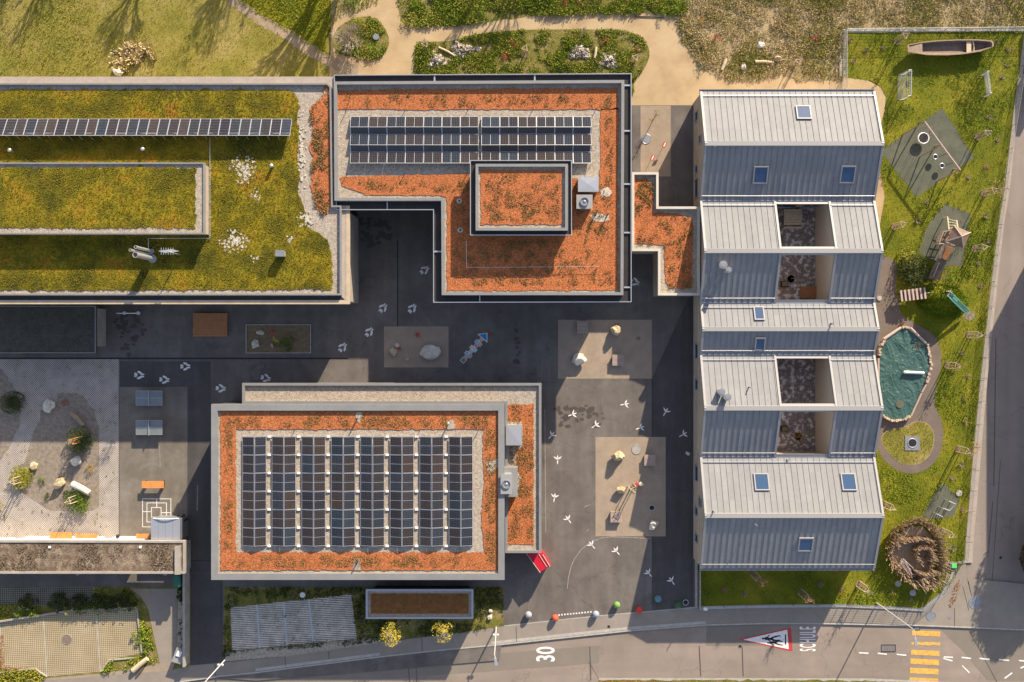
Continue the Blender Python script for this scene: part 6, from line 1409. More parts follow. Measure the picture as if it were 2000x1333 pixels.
b = MB(); [b.tube(G(1783 + k * 3.4, 668, .55), G(1781 + k * 3.4, 682, .5), .03) for k in range(4)]; b.build('rake', M['wood_dark'], label='dark fork shaped rake on the top right of the tarpaulin', cat='rake')
# tepee-like stick on the path top of pit
b = MB(); [b.tube(G(1758 + 3 * math.cos(a), 637 + 2.5 * math.sin(a), 0), G(1761, 629, .8), .05) for a in np.arange(0, 6.2, .8)]; b.build('stick_cone', M['wood'], label='small cone of sticks at the top corner of the sandpit', cat='sticks')
# in-ground trampoline
t = thing('trampoline', 'square grey in-ground trampoline with black round bed inside the looped path', 'trampoline', G(1781, 866))
part(t, 'mat', M['metal_grey'], lambda b: b.prism(g2([(1767, 852), (1795, 853), (1796, 880), (1767, 880)]), .036, .10)); part(t, 'rim', M['metal_light'], lambda b: ringm(b, G(1781, 865.5, .11), .46, .05)); part(t, 'jumping_bed', M['black'], lambda b: b.disc(G(1781, 865.5), .44, .09, .115))
# balance posts
t = thing('balance_bars', 'set of blue grey balance bars on posts on the lower rubber mat', 'play bars', G(1845, 982))
part(t, 'post', M['metal_light'], lambda b: [b.tube(G(x, y, 0), G(x, y, hh), .05) for x, y, hh in ((1845, 976, 1.0), (1856, 981, 1.1), (1833, 990, .9), (1846, 994, 1.0), (1822, 1001, .8), (1834, 1007, .8))])
part(t, 'bar', M['metal_light'], lambda b: (b.tube(G(1845, 976, 1.0), G(1856, 981, 1.1), .05), b.tube(G(1833, 990, .9), G(1846, 994, 1.0), .05), b.tube(G(1822, 1001, .8), G(1834, 1007, .8), .05), b.tube(G(1846, 994, .95), G(1857, 981, 1.05), .05)))
for x, y, r, l, m_ in ((1872.5, 963, .33, 'round pale disc in the grass above the balance bars', 'kerb'), (1753.5, 1140, .33, 'left of two white round lids in the fort shadow', 'kerb'), (1782, 1158, .33, 'right of two white round lids in the fort shadow', 'kerb'), (1717, 583, .25, 'pale round lid on the brown path beside the gabled school', 'kerb')):
    b = MB(); b.disc(G(x, y), r, .03, .12); b.build('round_lid', M[m_], label=l, cat='lid')
# willow stick fort
t = thing('stick_fort', 'round fort of bundled willow sticks with spiral inner walls', 'fort', G(1788, 1082))
part(t, 'fort_floor', M['gravel_tan'], lambda b: b.poly(g2([(1742, 1056), (1772, 1030), (1800, 1028), (1818, 1048), (1826, 1085), (1822, 1120), (1806, 1130), (1776, 1128), (1748, 1102), (1738, 1080)]), .05))
def palisade(path, n, zlo, zhi, lean, wob=.5, r=.05, seed=1, closed=False):
    rr = random.Random(seed); b = MB(); P = [Vector(G(*p)) for p in path]
    if closed: P.append(P[0])
    seg = [(P[i + 1] - P[i]).length for i in range(len(P) - 1)]; T = sum(seg)
    cen = Vector(G(1785, 1085))
    for k in range(n):
        s = (k + rr.random() * .6) / n * T; i = 0
        while i < len(seg) - 1 and s > seg[i]: s -= seg[i]; i += 1
        p = P[i].lerp(P[i + 1], min(1, s / seg[i])); o = (p - cen); o.z = 0
        if o.length > 1e-3: o.normalize()
        p = p + Vector((rr.gauss(0, .05), rr.gauss(0, .05), 0)); hh = rr.uniform(zlo, zhi)
        b.tube(p, p + o * lean * rr.uniform(.2, 1.7) + Vector((rr.gauss(0, wob * .28), rr.gauss(0, wob * .28), hh * rr.choice((1, 1, .8, 1.15)))), r * rr.uniform(.7, 1.4), r * .6, 5)
    return b
FORT = [(1742, 1038), (1762, 1026), (1782, 1018), (1798, 1020), (1812, 1030), (1822, 1046), (1830, 1066), (1832, 1092), (1830, 1116), (1820, 1130), (1800, 1138), (1778, 1130), (1760, 1116), (1746, 1102), (1736, 1086), (1735, 1066)]
palisade(FORT, 470, 1.0, 1.7, .42, .55, .05, 1, True).build('outer_palisade', M['stick'], t)
palisade([(1750, 1042), (1742, 1052), (1740, 1070)], 60, .9, 1.5, -.1, .6, .05, 2).build('brush_bundle', M['stick'], t)
palisade([(1756, 1056), (1772, 1050), (1790, 1049), (1806, 1050), (1812, 1052)], 90, 1.2, 1.5, .0, .3, .06, 3).build('inner_wall', M['stick'], t)
palisade([(1778, 1072), (1784, 1068), (1796, 1066), (1806, 1070), (1810, 1080), (1806, 1092)], 80, 1.4, 1.7, .1, .3, .06, 4).build('inner_wall', M['stick'], t)
palisade([(1782, 1074), (1780, 1082), (1784, 1090), (1792, 1095)], 40, 1.2, 1.4, 0, .3, .06, 5).build('inner_wall', M['stick'], t)
palisade([(1778, 1110), (1786, 1114), (1800, 1117), (1812, 1116), (1822, 1114)], 90, 1.3, 1.6, 0, .3, .06, 6).build('inner_wall', M['stick'], t)
palisade([(1812, 1060), (1814, 1080), (1812, 1100), (1806, 1112)], 60, .8, 1.4, .3, .6, .05, 7).build('brush_bundle', M['stick'], t)
palisade([(1744, 1100), (1762, 1114), (1776, 1124)], 80, .6, 1.2, -.1, .8, .05, 8).build('brush_bundle', M['stick'], t)
palisade([(1790, 1134), (1796, 1126), (1804, 1116)], 60, 1.0, 1.6, .2, .6, .06, 9).build('inner_wall', M['wood_pale'], t)
b = MB()
rr = random.Random(77); P1_, P2_ = G(1752, 1092, 1.3), G(1772, 1112, 1.1)
for k in range(16): b.tube(Vector(G(1748 + rr.uniform(-3, 8), 1088 + rr.uniform(-4, 4), 1.6)), Vector(G(1768 + rr.uniform(-6, 6), 1112 + rr.uniform(-8, 6), 1.2)), .04)
b.build('fallen_sticks', M['wood_pink'], t)

# ---------------- fences and edging round the school garden
def mesh_fence(pts, hh, label, posts_every=2.2, seed=0, m='metal_light'):
    P = [Vector(G(*p)) for p in pts]; t = thing('mesh_fence', label, 'fence', P[0])
    for i in range(len(P) - 1):
        L_ = (P[i + 1] - P[i]).length; n = max(1, round(L_ / posts_every)); b = MB(); w = MB()
        for k in range(n + (i == len(P) - 2)):
            p = P[i].lerp(P[i + 1], k / n); q = MB(); q.tube(p, p + Vector((0, 0, hh + .05)), .035, .035, 6); q.build('post', M[m], t)
        for z in np.linspace(.06, hh, 9): w.tube(P[i] + Vector((0, 0, z)), P[i + 1] + Vector((0, 0, z)), .009, .009, 3, False)
        nn = int(L_ / .16)
        for k in range(nn): p = P[i].lerp(P[i + 1], k / nn); w.tube(p, p + Vector((0, 0, hh)), .006, .006, 3, False)
        w.tube(P[i] + Vector((0, 0, hh)), P[i + 1] + Vector((0, 0, hh)), .02, .02, 5)
        w.build('wire_panel', M[m], t)
    return t
mesh_fence([(1646, 150), (1646, 65), (1760, 64), (1880, 63), (2020, 61)], 1.3, 'pale wire mesh fence around the upper left corner of the school garden')
b = MB(); b.box(*G(1639, 62, .0), *G(1643.5, 150, .14)); b.build('edging_stones', M['kerb'], label='pale edging strip along the outside of the garden fence', cat='kerb')
b = MB(); b.box(*G(1645, 58, .0), *G(2020, 62, .14)); b.build('edging_stones', M['kerb'], label='pale edging strip between meadow and garden fence', cat='kerb')
t = thing('garden_gate', 'narrow mesh gate between garden fence and first gable', 'gate', G(1646, 162))
part(t, 'gate_frame', M['metal_light'], lambda b: (b.path([G(1645, 152, 0), G(1645, 152, 1.4), G(1645, 178, 1.4), G(1645, 178, 0)], .035), b.path([G(1645, 152, .1), G(1645, 178, .1)], .03)))
part(t, 'bars', M['metal_light'], lambda b: [b.tube(G(1645, 152 + k * 1.6, .1), G(1645, 152 + k * 1.6, 1.4), .012, .012, 4) for k in range(1, 16)])
mesh_fence([(1364, 1112), (1364, 1186)], 1.1, 'short grey mesh fence between gabled school and yard', 1.2)
EDGE_S = [(1364, 1187), (1500, 1184), (1640, 1182.5), (1720, 1186), (1800, 1191)]
strip(EDGE_S, -1.5, 3.2, .0, .12, 'edging', M['concrete'])
strip([(1800, 1191), (1838, 1160), (1856, 1128), (1864, 1100), (1886, 1096)], -1.5, 3.0, .0, .122, 'edging', M['concrete'])
mesh_fence([(1368, 1184), (1500, 1181), (1640, 1180), (1720, 1183), (1799, 1188), (1836, 1158), (1850, 1134)], .95, 'low mesh fence between the garden lawn and the pavement', 2.4)
mesh_fence([(1992, 150), (1962, 340), (1940, 500), (1922, 655), (1904, 830), (1890, 1000), (1882, 1092)], .9, 'low mesh fence along the street side of the school garden', 2.6)
t = thing('electric_box', 'bright green box cover beside the stick fort', 'cabinet', G(1858, 1103)); part(t, 'body', M['metal_grey'], lambda b: b.prism(g2(rect(1854, 1099, 1866, 1109)), 0, .3)); part(t, 'lid', mat('bright_green', [(.10, .60, .12)], rough=.5), lambda b: b.prism(g2(rect(1856, 1100, 1865, 1108)), .3, .36))
# house wall end post between yard and lawn
b = MB(); b.box(*G(1357, 1092, 0), *G(1361, 1186, .35)); b.build('low_wall', M['concrete'], label='narrow low wall running down from the gabled school to the pavement', cat='wall')

# ---------------- the yard: tables, decks, benches
def table_tennis(px, py, label):
    c = Vector(G(px, py)); t = thing('table_tennis_table', label, 'table', c, 'table tennis tables')
    m_ = mat('table_steel', [(.17, .19, .195), (.23, .255, .255)], 1, .5, metal=.2, fine=.06)
    part(t, 'table_top', m_, lambda b: (b.box(c.x - 1.37, c.y - .76, .70, c.x - .01, c.y + .76, .76), b.box(c.x + .01, c.y - .76, .70, c.x + 1.37, c.y + .76, .76)))
    part(t, 'line', M['metal_light'], lambda b: (b.box(c.x - 1.37, c.y - .015, .761, c.x + 1.37, c.y + .015, .764), b.ring([(c.x - 1.37, c.y - .76), (c.x + 1.37, c.y - .76), (c.x + 1.37, c.y + .76), (c.x - 1.37, c.y + .76)], .03, .755, .765)))
    part(t, 'net', M['metal_light'], lambda b: b.box(c.x - .025, c.y - .82, .77, c.x + .025, c.y + .82, .92))
    for s in (-1, 1): part(t, 'leg', M['concrete'], lambda b: b.box(c.x + s * .8 - .12, c.y - .5, 0.01, c.x + s * .8 + .12, c.y + .5, .7))
table_tennis(297, 777, 'upper grey table tennis table, fully in shade'); table_tennis(297, 834, 'lower table tennis table, its lower edge catching sun')
def slat_bench(x0, y0, x1, y1, z, label, m='wood_orange', back=False):
    P = i2(rect(x0, y0, x1, y1), z); c = base_of(P); t = thing('bench', label, 'bench', c)
    n = 4; ys = np.linspace(P[2][1], P[0][1], n + 1)
    part(t, 'seat', M[m], lambda b: [b.box(P[0][0], ys[k] + .01, z - .06, P[1][0], ys[k + 1] - .01, z) for k in range(n)])
    for x in (P[0][0] + .2, P[1][0] - .25): part(t, 'leg', M['dark_metal'], lambda b: b.box(x, P[2][1] + .03, .01, x + .06, P[0][1] - .03, z - .065))
slat_bench(277, 940, 320, 954, .75, 'orange bench table standing free on the sunny asphalt')
slat_bench(97, 1040, 140.5, 1052, .5, 'orange bench at the left of the pair on the white low wall'); slat_bench(147, 1043, 190, 1051.5, .46, 'orange bench at the right of the pair on the white low wall'); slat_bench(266, 1043, 293, 1052, .5, 'short orange bench beside the metal store')
def deck(x0, y0, x1, y1, z, label, m, n=9, name='slatted_deck', cat='deck'):
    P = i2(rect(x0, y0, x1, y1), z); c = base_of(P); t = thing(name, label, cat, c); ys = np.linspace(P[2][1], P[0][1], n + 1)
    part(t, 'slats', M[m], lambda b: [b.box(P[0][0], ys[k] + .02, z - .05, P[1][0], ys[k + 1] - .02, z) for k in range(n)])
    part(t, 'frame', M['wood_dark'], lambda b: b.prism(inset(P, .06), 0.02, z - .055))
deck(377, 612, 443.5, 658, .5, 'large warm brown slatted platform in the shade', 'wood_brown', 12)
deck(1258.5, 888.5, 1280, 910, .5, 'square slatted seat on the shade line of the lower gravel court', 'wood_pink'); deck(1192.5, 999, 1214.5, 1021, .5, 'square slatted seat at the bottom of the lower gravel court', 'wood_pink')
deck(1196, 693, 1218, 714.5, .5, 'square slatted seat crossed by tree shadows in the upper gravel court', 'wood_pink'); deck(1127, 628, 1148, 651, .5, 'square slatted seat at the top left of the upper gravel court', 'wood_pink')
t = thing('court_table', 'wooden table set inside the upper roof court', 'table', G(1553, 433))
part(t, 'table_top', M['wood_pale'], lambda b: [b.box(*I(1531, 409 + k * 5.2, .75)[:2], .70, *I(1566, 413.6 + k * 5.2, .75)[:2], .75) for k in range(6)])
part(t, 'bench', M['wood_pale'], lambda b: (b.box(*I(1531, 443, .45)[:2], .4, *I(1566, 447, .45)[:2], .45),)); part(t, 'leg', M['wood_dark'], lambda b: [b.tube(I(x, y, .05), I(x, y, .7), .05) for x in (1534, 1562) for y in (412, 434)])
deck(1564, 560, 1598, 583, .45, 'wooden deck at the lower end of the upper roof court', 'wood_brown', 5)
for q, l in (((1533, 555), 'dark square planter in the upper roof court'), ((1533, 838), 'dark square planter in the lower roof court')):
    x, y, _ = I(q[0], q[1], .5); t = thing('planter', l, 'planter', (x, y, 0)); part(t, 'box', M['black'], lambda b: b.box(x - .35, y - .3, .05, x + .35, y + .3, .5)); part(t, 'soil', M['soil'], lambda b: b.box(x - .28, y - .23, .5, x + .28, y + .23, .52))
# kerbed planting plot
t = thing('planting_plot', 'rectangular planting plot with pale kerb in the shaded yard', 'plot', G(544, 662)); part(t, 'kerb', M['kerb'], lambda b: b.ring(g2(rect(480.5, 634, 607.5, 690.5)), .08, .01, .12))
# round things
for x, y, l, mm in ((1273, 992, 'dark round drain with pale rim in the lower gravel court', 'black'), (1339, 1177, 'dark round drain cover beside the green sphere', 'black'), (131, 1249, 'brown round manhole cover in the paver bays', 'wood_dark'), (1903, 1177, 'large round manhole cover at the street corner', 'metal_grey'), (1818, 1203, 'round manhole cover on the pavement near the zebra crossing', 'metal_grey'),
                    (1243, 878, 'faint round cover in the lower gravel court', 'concrete'), (1262, 272, 'round grey cover between the tall buildings', 'metal_grey'), (1446, 1263, 'small dark road cap below the warning triangle tip', 'black'), (1189, 1224, 'tiny round cap on the pavement', 'black'), (1955, 1090, 'small dark cap in the street', 'black'), (1855, 1207, 'small square cap on the pavement corner', 'metal_grey'), (592, 1161, 'white round lamp base in the front garden', 'white')):
    r = .62 if 'large' in l else (.5 if ('manhole' in l or 'faint' in l or 'grey cover' in l) else (.28 if 'lamp' in l or 'drain' in l else .16))
    zz = -.085 if ('road cap' in l or 'cap in the street' in l) else .03
    c = G(x, y); t = thing('manhole_cover', l, 'cover', (c[0], c[1], zz)); part(t, 'rim', M['metal_light' if 'pale rim' in l or 'drain' in l else 'metal_grey'], lambda b: ringm(b, (c[0], c[1], zz + .01), r, .03 if r > .2 else .015)); part(t, 'lid', M[mm], lambda b: b.disc(c, r, zz, zz + .02 + (.25 if 'lamp' in l else 0), 20))
for (x0, y0, x1, y1, l) in ((702, 1291, 718, 1302, 'dark rectangular road gully below the front garden'), (1722, 1260, 1750, 1274, 'rectangular grated gully beside the centre line dashes'), (1786, 1224, 1797, 1232, 'small square kerb gully at the crossing')):
    t = thing('road_gully', l, 'gully', G((x0 + x1) / 2, (y0 + y1) / 2)); part(t, 'frame', M['black'], lambda b: b.ring(g2(rect(x0, y0, x1, y1)), .04, -.1, -.06)); part(t, 'grate', M['metal_grey' if x0 > 1700 else 'black'], lambda b: [b.box(G(x0 + .7 + k * (x1 - x0 - 1) / 9, 0)[0], G(0, y1 - 1)[1], -.1, G(x0 + .7 + k * (x1 - x0 - 1) / 9 + .9, 0)[0], G(0, y0 + 1)[1], -.07) for k in range(9)])
# coloured spheres
for x, y, cl, l in ((1032, 1199, (.33, .34, .36), 'grey concrete sphere at the far left of the entrance row'), (1084, 1205, (.62, .10, .05), 'sunlit orange red sphere at the left end of the painted dots'), (1163, 1198, (.30, .33, .38), 'blue grey sphere at the right end of the painted dots'), (1204, 1180, (.16, .30, .07), 'sunlit green sphere right of the dotted line'),
                    (1247, 1190, (.55, .05, .04), 'red sphere on the shade line by the pavement'), (1284, 1168, (.10, .22, .26), 'teal sphere in the shade'), (1323, 1180, (.05, .11, .05), 'dark green sphere in the shade beside the drain')):
    c = G(x, y); b = MB(); b.ball((c[0], c[1], .37), .36, 24, 16)
    b.build('sphere_bollard', mat('sphere_%d' % x, [cl], rough=.7, fine=.12), sm=True, label=l, cat='sphere', group='coloured spheres at the yard entrance')
# red container, bins
t = thing('red_container', 'red lidded container half hidden behind the sports hall annex', 'container', G(1046, 1090))
def quadI(pts, z): return [bp(x, y, z) for x, y in pts]
bq = [(1027, 1078), (1057, 1078), (1076, 1106), (1055, 1119)]
part(t, 'body', M['red'], lambda b: b.prism([q[:2] for q in quadI(bq, 2.0)], .01, 1.9)); part(t, 'lid', M['red'], lambda b: b.prism(inset([q[:2] for q in quadI(bq, 2.0)], .06), 1.9, 2.02))
part(t, 'trim', M['wood_pink'], lambda b: (b.tube(bp(1026, 1078, 2.0), bp(1055, 1119, 2.0), .045), b.tube(bp(1060, 1084, 2.05), bp(1074, 1107, 2.05), .05), b.tube(bp(1052, 1083, 2.05), bp(1068, 1108, 2.05), .04)))
t = thing('wheeled_bin', 'green wheeled bin under the right end of the long shed', 'bin', I(346, 1136, 0)); P = [q[:2] for q in quadI([(338.5, 1124), (353, 1126), (353.5, 1147), (339, 1146)], 1.2)]
part(t, 'body', M['green_bin'], lambda b: b.prism(inset(P, .06), .08, 1.1)); part(t, 'lid', M['green_bin'], lambda b: b.prism(P, 1.1, 1.2, True)); part(t, 'handle', M['leaf_teal'], lambda b: b.tube((P[1][0] - .05, P[1][1], 1.24), (P[2][0] - .05, P[2][1], 1.24), .04))
t = thing('pale_cabinet', 'pale tilted metal cabinet at the foot of the long thin wall', 'cabinet', G(352, 1282)); P = [q[:2] for q in quadI([(346, 1266), (361, 1272), (353, 1297), (336, 1292)], 1.0)]
part(t, 'body', M['metal_light'], lambda b: b.prism(P, .03, .95)); part(t, 'lid', M['zinc_trim'], lambda b: b.prism(inset(P, -.05), .95, 1.0, True)); part(t, 'box_on_top', M['white'], lambda b: b.prism([q[:2] for q in quadI([(347, 1272), (356, 1275), (352, 1284), (343, 1281)], 1.1)], 1.0, 1.12))
b = MB(); c = I(230, 1048, .4); b.ball(c, .2, 12, 8); b.build('dark_dome', M['black'], sm=True, label='small dark dome on the edge of the pavers near the short orange bench', cat='dome')
b = MB(); b.tube(I(228, 612, .9), I(274, 612, .9), .06); b.tube(I(243, 612, 0), I(243, 612, 1.0), .12, .18, 10); b.tube(I(270, 612, 0), I(270, 612, 1.0), .12, .2, 10)
b.build('scooter_rack', M['metal_light'], label='pale bar rack with two round ends in the dark corner by the canopy', cat='rack')
b = MB(); c = I(1000 + 376, 519, 4.2); 
t = thing('garden_sign', 'small white sign plate at the pavement corner below the lawn', 'sign', G(1376, 1186)); part(t, 'post', M['metal_light'], lambda b: b.tube(G(1372, 1184, 0), G(1372, 1184, 1.0), .03)); part(t, 'plate', M['white'], lambda b: b.obox(G(1374, 1184.5, 1.0), (.5, .3, .04), -15, 25))

# ---------------- street lamps
def lamp(px, py, hh, label, arm, seedless=0, mid=True):
    c = Vector(G(px, py, .04)); t = thing('street_lamp', label, 'street lamp', c, 'tall pale street lamps')
    part(t, 'pole', M['lamp_paint'], lambda b: (b.tube(c, c + Vector((0, 0, hh * .5)), .075, .06, 10), b.tube(c + Vector((0, 0, hh * .5)), c + Vector((0, 0, hh)), .06, .04, 10)))
    a = Vector(arm)
    part(t, 'arm', M['lamp_paint'], lambda b: b.tube(c + Vector((0, 0, hh - .05)), c + a + Vector((0, 0, hh)), .05, .04, 8))
    part(t, 'lamp_head', M['metal_light'], lambda b: b.obox(c + a * 1.25 + Vector((0, 0, hh)), (.7, .26, .14), math.degrees(math.atan2(a.y, a.x))))
    if mid: part(t, 'bracket_light', M['lamp_paint'], lambda b: [b.ball(c + Vector((s * .2, 0, hh * .3)), .14, 12, 8, (1, 1, .7)) for s in (-1, 1)])
lamp(969, 1225, 8.2, 'street lamp standing before the front garden near the sunny pavement', (.1, -.5, 0)); lamp(446, 1282, 8.2, 'street lamp at the shaded driveway mouth, bottom left', (.1, -.6, 0)); lamp(1712, 1178, 8.6, 'street lamp leaning over the yellow crossing from the garden edge', (.1, -.9, 0), mid=False)
lamp(2057, -111, 8.2, 'street lamp beyond the upper right corner', (-.9, 0, 0), mid=False)

# ================================================================== painted marks and writing
def mark(name, polys, m, z, label, cat='painted mark', group=None, parent=None, th=.004):
    b = MB(); [b.prism(g2(P), z - th, z) for P in polys]
    return b.build(name, M[m] if isinstance(m, str) else m, parent, label=label, cat=cat, group=group) if parent is None else b.build(name, M[m], parent)
def blob(cx, cy, rx, ry, ang, n=9):
    ca, sa = math.cos(math.radians(ang)), math.sin(math.radians(ang))
    return [(cx + rx * math.cos(2 * math.pi * k / n) * ca - ry * math.sin(2 * math.pi * k / n) * sa, cy + rx * math.cos(2 * math.pi * k / n) * sa + ry * math.sin(2 * math.pi * k / n) * ca) for k in range(n)]
def paw(px, py, ang, label):
    """four slim toes and a heel, pointing along ang (image degrees)"""
    ca, sa = math.cos(math.radians(ang)), math.sin(math.radians(ang))
    R = lambda x, y: (px + x * ca - y * sa, py + x * sa + y * ca)
    P = []
    for x, y, rx, ry, a in ((6.0, -2.1, 4.4, 1.7, 3), (6.0, 2.3, 4.4, 1.7, -3), (0.6, -5.2, 5.0, 2.2, 22), (0.6, 5.4, 5.0, 2.2, -22), (-6.6, -1.5, 3.4, 2.3, 20), (-6.6, 2.0, 3.4, 2.3, -20)):
        q = R(x, y); P.append(blob(q[0], q[1], rx, ry, ang + a))
    mark('paw_print', P, 'marking', .03, label, 'painted print', 'painted paw prints')
for x, y, a, l in ((829, 528, -35, 'white paw print nearest the L shaped building wall'), (748, 602, -50, 'white paw print left of the pair below the moss roof corner'), (805, 603, -50, 'white paw print right of the pair below the moss roof corner'), (721, 649, -50, 'white paw print between the letters court and planting plot'), (669, 679, -50, 'white paw print right of the planting plot'),
                   (519, 739, 15, 'white paw print above the sports hall annex edge'), (431, 759, 5, 'white paw print at the upper left corner of the sports hall'), (362, 716, 0, 'white paw print on the dark asphalt above the hall corner'), (321, 742, 5, 'white paw print above the table tennis tables'), (272, 733, 5, 'white paw print nearest the perforated pavers'), (1239, 551, 20, 'white paw print peeping out beside the link building')):
    paw(x, y, a, l)
def bird(px, py, ang, label):
    ca, sa = math.cos(math.radians(ang)), math.sin(math.radians(ang))
    P = []
    for x0, y0, x1, y1, w in ((-9, 0, 1, 0, .9), (0, 0, 9.5, 0, 1.15), (0, 0, 6.5, -8.5, 1.15), (0, 0, 6.5, 8.5, 1.15)):
        d = Vector((x1 - x0, y1 - y0)).normalized(); n_ = Vector((-d.y, d.x)) * w
        mx_, my_ = (x0 + x1) / 2, (y0 + y1) / 2
        pts = [(x0 + n_.x * .7, y0 + n_.y * .7), (mx_ + n_.x * 1.3, my_ + n_.y * 1.3), (x1, y1), (mx_ - n_.x * 1.3, my_ - n_.y * 1.3), (x0 - n_.x * .7, y0 - n_.y * .7)]
        P.append([(px + x * ca - y * sa, py + x * sa + y * ca) for x, y in pts])
    mark('bird_footprint', P, 'marking', .03, label, 'painted print', 'painted bird footprints')
for x, y, a, l in ((1118, 810, -20, 'in the damp stain above the sunny asphalt'), (1077, 851, -50, 'at the right edge of the hall annex shadow'), (1163, 831, -35, 'right of the damp stain'), (1220, 790, -10, 'highest, below the upper gravel court'), (1250, 836, -20, 'just above the lower gravel court'), (1300, 805, -60, 'upper one in the dark shade'),
                   (1334, 849, -30, 'lower one in the dark shade'), (1089, 898, -90, 'upper one beside the hall annex'), (1083, 972, -80, 'middle one beside the hall annex'), (1110, 1015, -125, 'lower one beside the hall annex'), (1156, 1065, -130, 'on the faint circular arc'), (1204, 1077, -130, 'right of the one on the arc'),
                   (1267, 1120, -130, 'left one near the spheres in the shade'), (1312, 1135, -125, 'right one near the spheres in the shade')):
    bird(x, y, a, 'white bird footprint ' + l)
# dotted line between two spheres
ORD = ['first', 'second', 'third', 'fourth', 'fifth', 'sixth', 'seventh', 'eighth', 'ninth', 'tenth', 'eleventh', 'twelfth']
for k in range(12):
    s = k / 11; x, y = 1092 + 62 * s, 1201.5 - 6 * s
    mark('painted_dot', [rect(x - 1.5, y - 1.5, x + 1.5, y + 1.5)], 'marking', .03, ORD[k] + ' small white square of the dotted line, counted from the orange sphere', group='dots between two spheres')
# zebra crossing
for k, (x0, x1, y0, y1) in enumerate(((1782, 1837, 1233, 1243), (1781, 1837, 1255, 1261), (1780, 1836, 1271, 1281), (1779, 1835, 1288, 1299), (1778, 1834, 1306, 1317), (1777, 1833, 1325, 1336), (1776, 1832, 1344, 1355))):
    P = [(x0, y0 - 1), (x1, y0 + 1.5), (x1, y1 + 1.5), (x0, y1 - 1)]
    if k == 1: P = rough(P, 5, .8, 3)
    mark('crossing_stripe', [P], 'yellow', -.082, 'yellow stripe of the pedestrian crossing, ' + ['first from the kerb', 'worn second', 'third', 'fourth', 'fifth', 'sixth', 'seventh'][k] + ('' if k < 1 else ' from the kerb'), group='yellow crossing stripes')
dsh = [((1678, 1276), (1697, 1277)), ((1715, 1277), (1733, 1279)), ((1752, 1279), (1771, 1281)), ((1844, 1284), (1862, 1285)), ((1879, 1285), (1897, 1287)), ((1914, 1287), (1934, 1289)), ((1952, 1289), (1972, 1291)), ((1991, 1291), (2010, 1293)), ((1843, 1287), (1861, 1292)), ((1880, 1301), (1894, 1315)), ((1978, 1315), (1963, 1326)), ((1994, 1306), (2008, 1300))]
dl = ['leftmost of the centre line', 'second of the centre line', 'third, just left of the crossing', 'first right of the crossing', 'second right of the crossing', 'third right of the crossing', 'fourth right of the crossing', 'at the right edge of the centre line', 'slanting just under the centre line', 'steeply slanting in the junction', 'rising towards the right in the junction', 'small rising one at the right edge']
for (p, q), l in zip(dsh, dl):
    d = (Vector(q) - Vector(p)).normalized(); n_ = Vector((-d.y, d.x)) * 1.3
    mark('lane_dash', [[Vector(p) + n_, Vector(q) + n_, Vector(q) - n_, Vector(p) - n_]], 'marking', -.082, 'white lane dash, ' + l, group='white lane dashes')
# text
def text(body, x0, y0, x1, y1, z, m, label, rot=90, name='road_text', parent=None, align=None):
    """the word fills the pixel box x0..x1, y0..y1"""
    cu = bpy.data.curves.new('t', 'FONT'); cu.body = body; cu.resolution_u = 3; cu.offset = .016; cu.space_character = 1.15 if len(body) > 2 else 1
    ob = bpy.data.objects.new('t', cu); COL.objects.link(ob); dg = bpy.context.evaluated_depsgraph_get(); dg.update()
    me = bpy.data.meshes.new_from_object(ob.evaluated_get(dg)); bpy.data.objects.remove(ob)
    v = np.array([q.co for q in me.vertices]); fs = [tuple(p.vertices) for p in me.polygons]; bpy.data.meshes.remove(me)
    lo, hi = v[:, :2].min(0), v[:, :2].max(0); u = (v[:, :2] - lo) / (hi - lo)
    A0, A1 = G(x0, y1), G(x1, y0)
    if rot == 90: X = A1[0] - u[:, 1] * (A1[0] - A0[0]); Y = A0[1] + u[:, 0] * (A1[1] - A0[1])
    else: X = A0[0] + u[:, 0] * (A1[0] - A0[0]); Y = A0[1] + u[:, 1] * (A1[1] - A0[1])
    b = MB(); b.add([(a, c, z) for a, c in zip(X, Y)], fs)
    return b.build(name, M[m], parent, label=label if parent is None else None, cat='road writing' if parent is None else None)
text('30', 1047, 1264, 1084, 1293, -.082, 'text_paint', 'white speed number 30 painted on the road')
text('SCHULE', 1562, 1225, 1594, 1273, -.082, 'text_paint', 'white word SCHULE painted beside the warning triangle')
t = thing('warning_triangle', 'red bordered white warning triangle with two running children painted on the road', 'road sign marking', G(1510, 1250, -.09))
mark('border', [[(1443, 1250), (1541, 1227.5), (1545.5, 1228), (1548.5, 1271.5), (1544, 1272.5)]], 'red_mark', -.084, None, parent=t)
mark('field', [[(1452, 1250.3), (1538, 1230.8), (1541, 1268.8)]], 'marking', -.079, None, parent=t)
def fig(b, px, py, s, flip=1):
    # child seen with the head to the left, feet to the right
    R = lambda x, y: (px + x * s, py + y * s * flip)
    L_ = lambda x0, y0, x1, y1, w: b.prism(g2([R(x0, y0 - w), R(x1, y1 - w * .7), R(x1, y1 + w * .7), R(x0, y0 + w)]), -.079, -.074)
    b.prism(g2([R(*q) for q in blob(-12, 0, 3.2, 1.8, 0)]), -.079, -.0745)
    L_(-9, 0, 4, 1, 3.0); L_(3, 1, 13, 4.5, 2.1); L_(13, 4.5, 21, 3.2, 1.6); L_(3, 0, 11, -3.5, 2.1); L_(11, -3.5, 21, -5.5, 1.6); L_(21, -5.5, 22.5, -2.5, 1.3)
    b.prism(g2([R(-6, -2), R(-3, -2), R(2, -6.5), R(-1, -6.8)]), -.079, -.0742); b.prism(g2([R(-5, 2), R(-2, 2), R(4, 5.5), R(1, 6)]), -.079, -.0742)
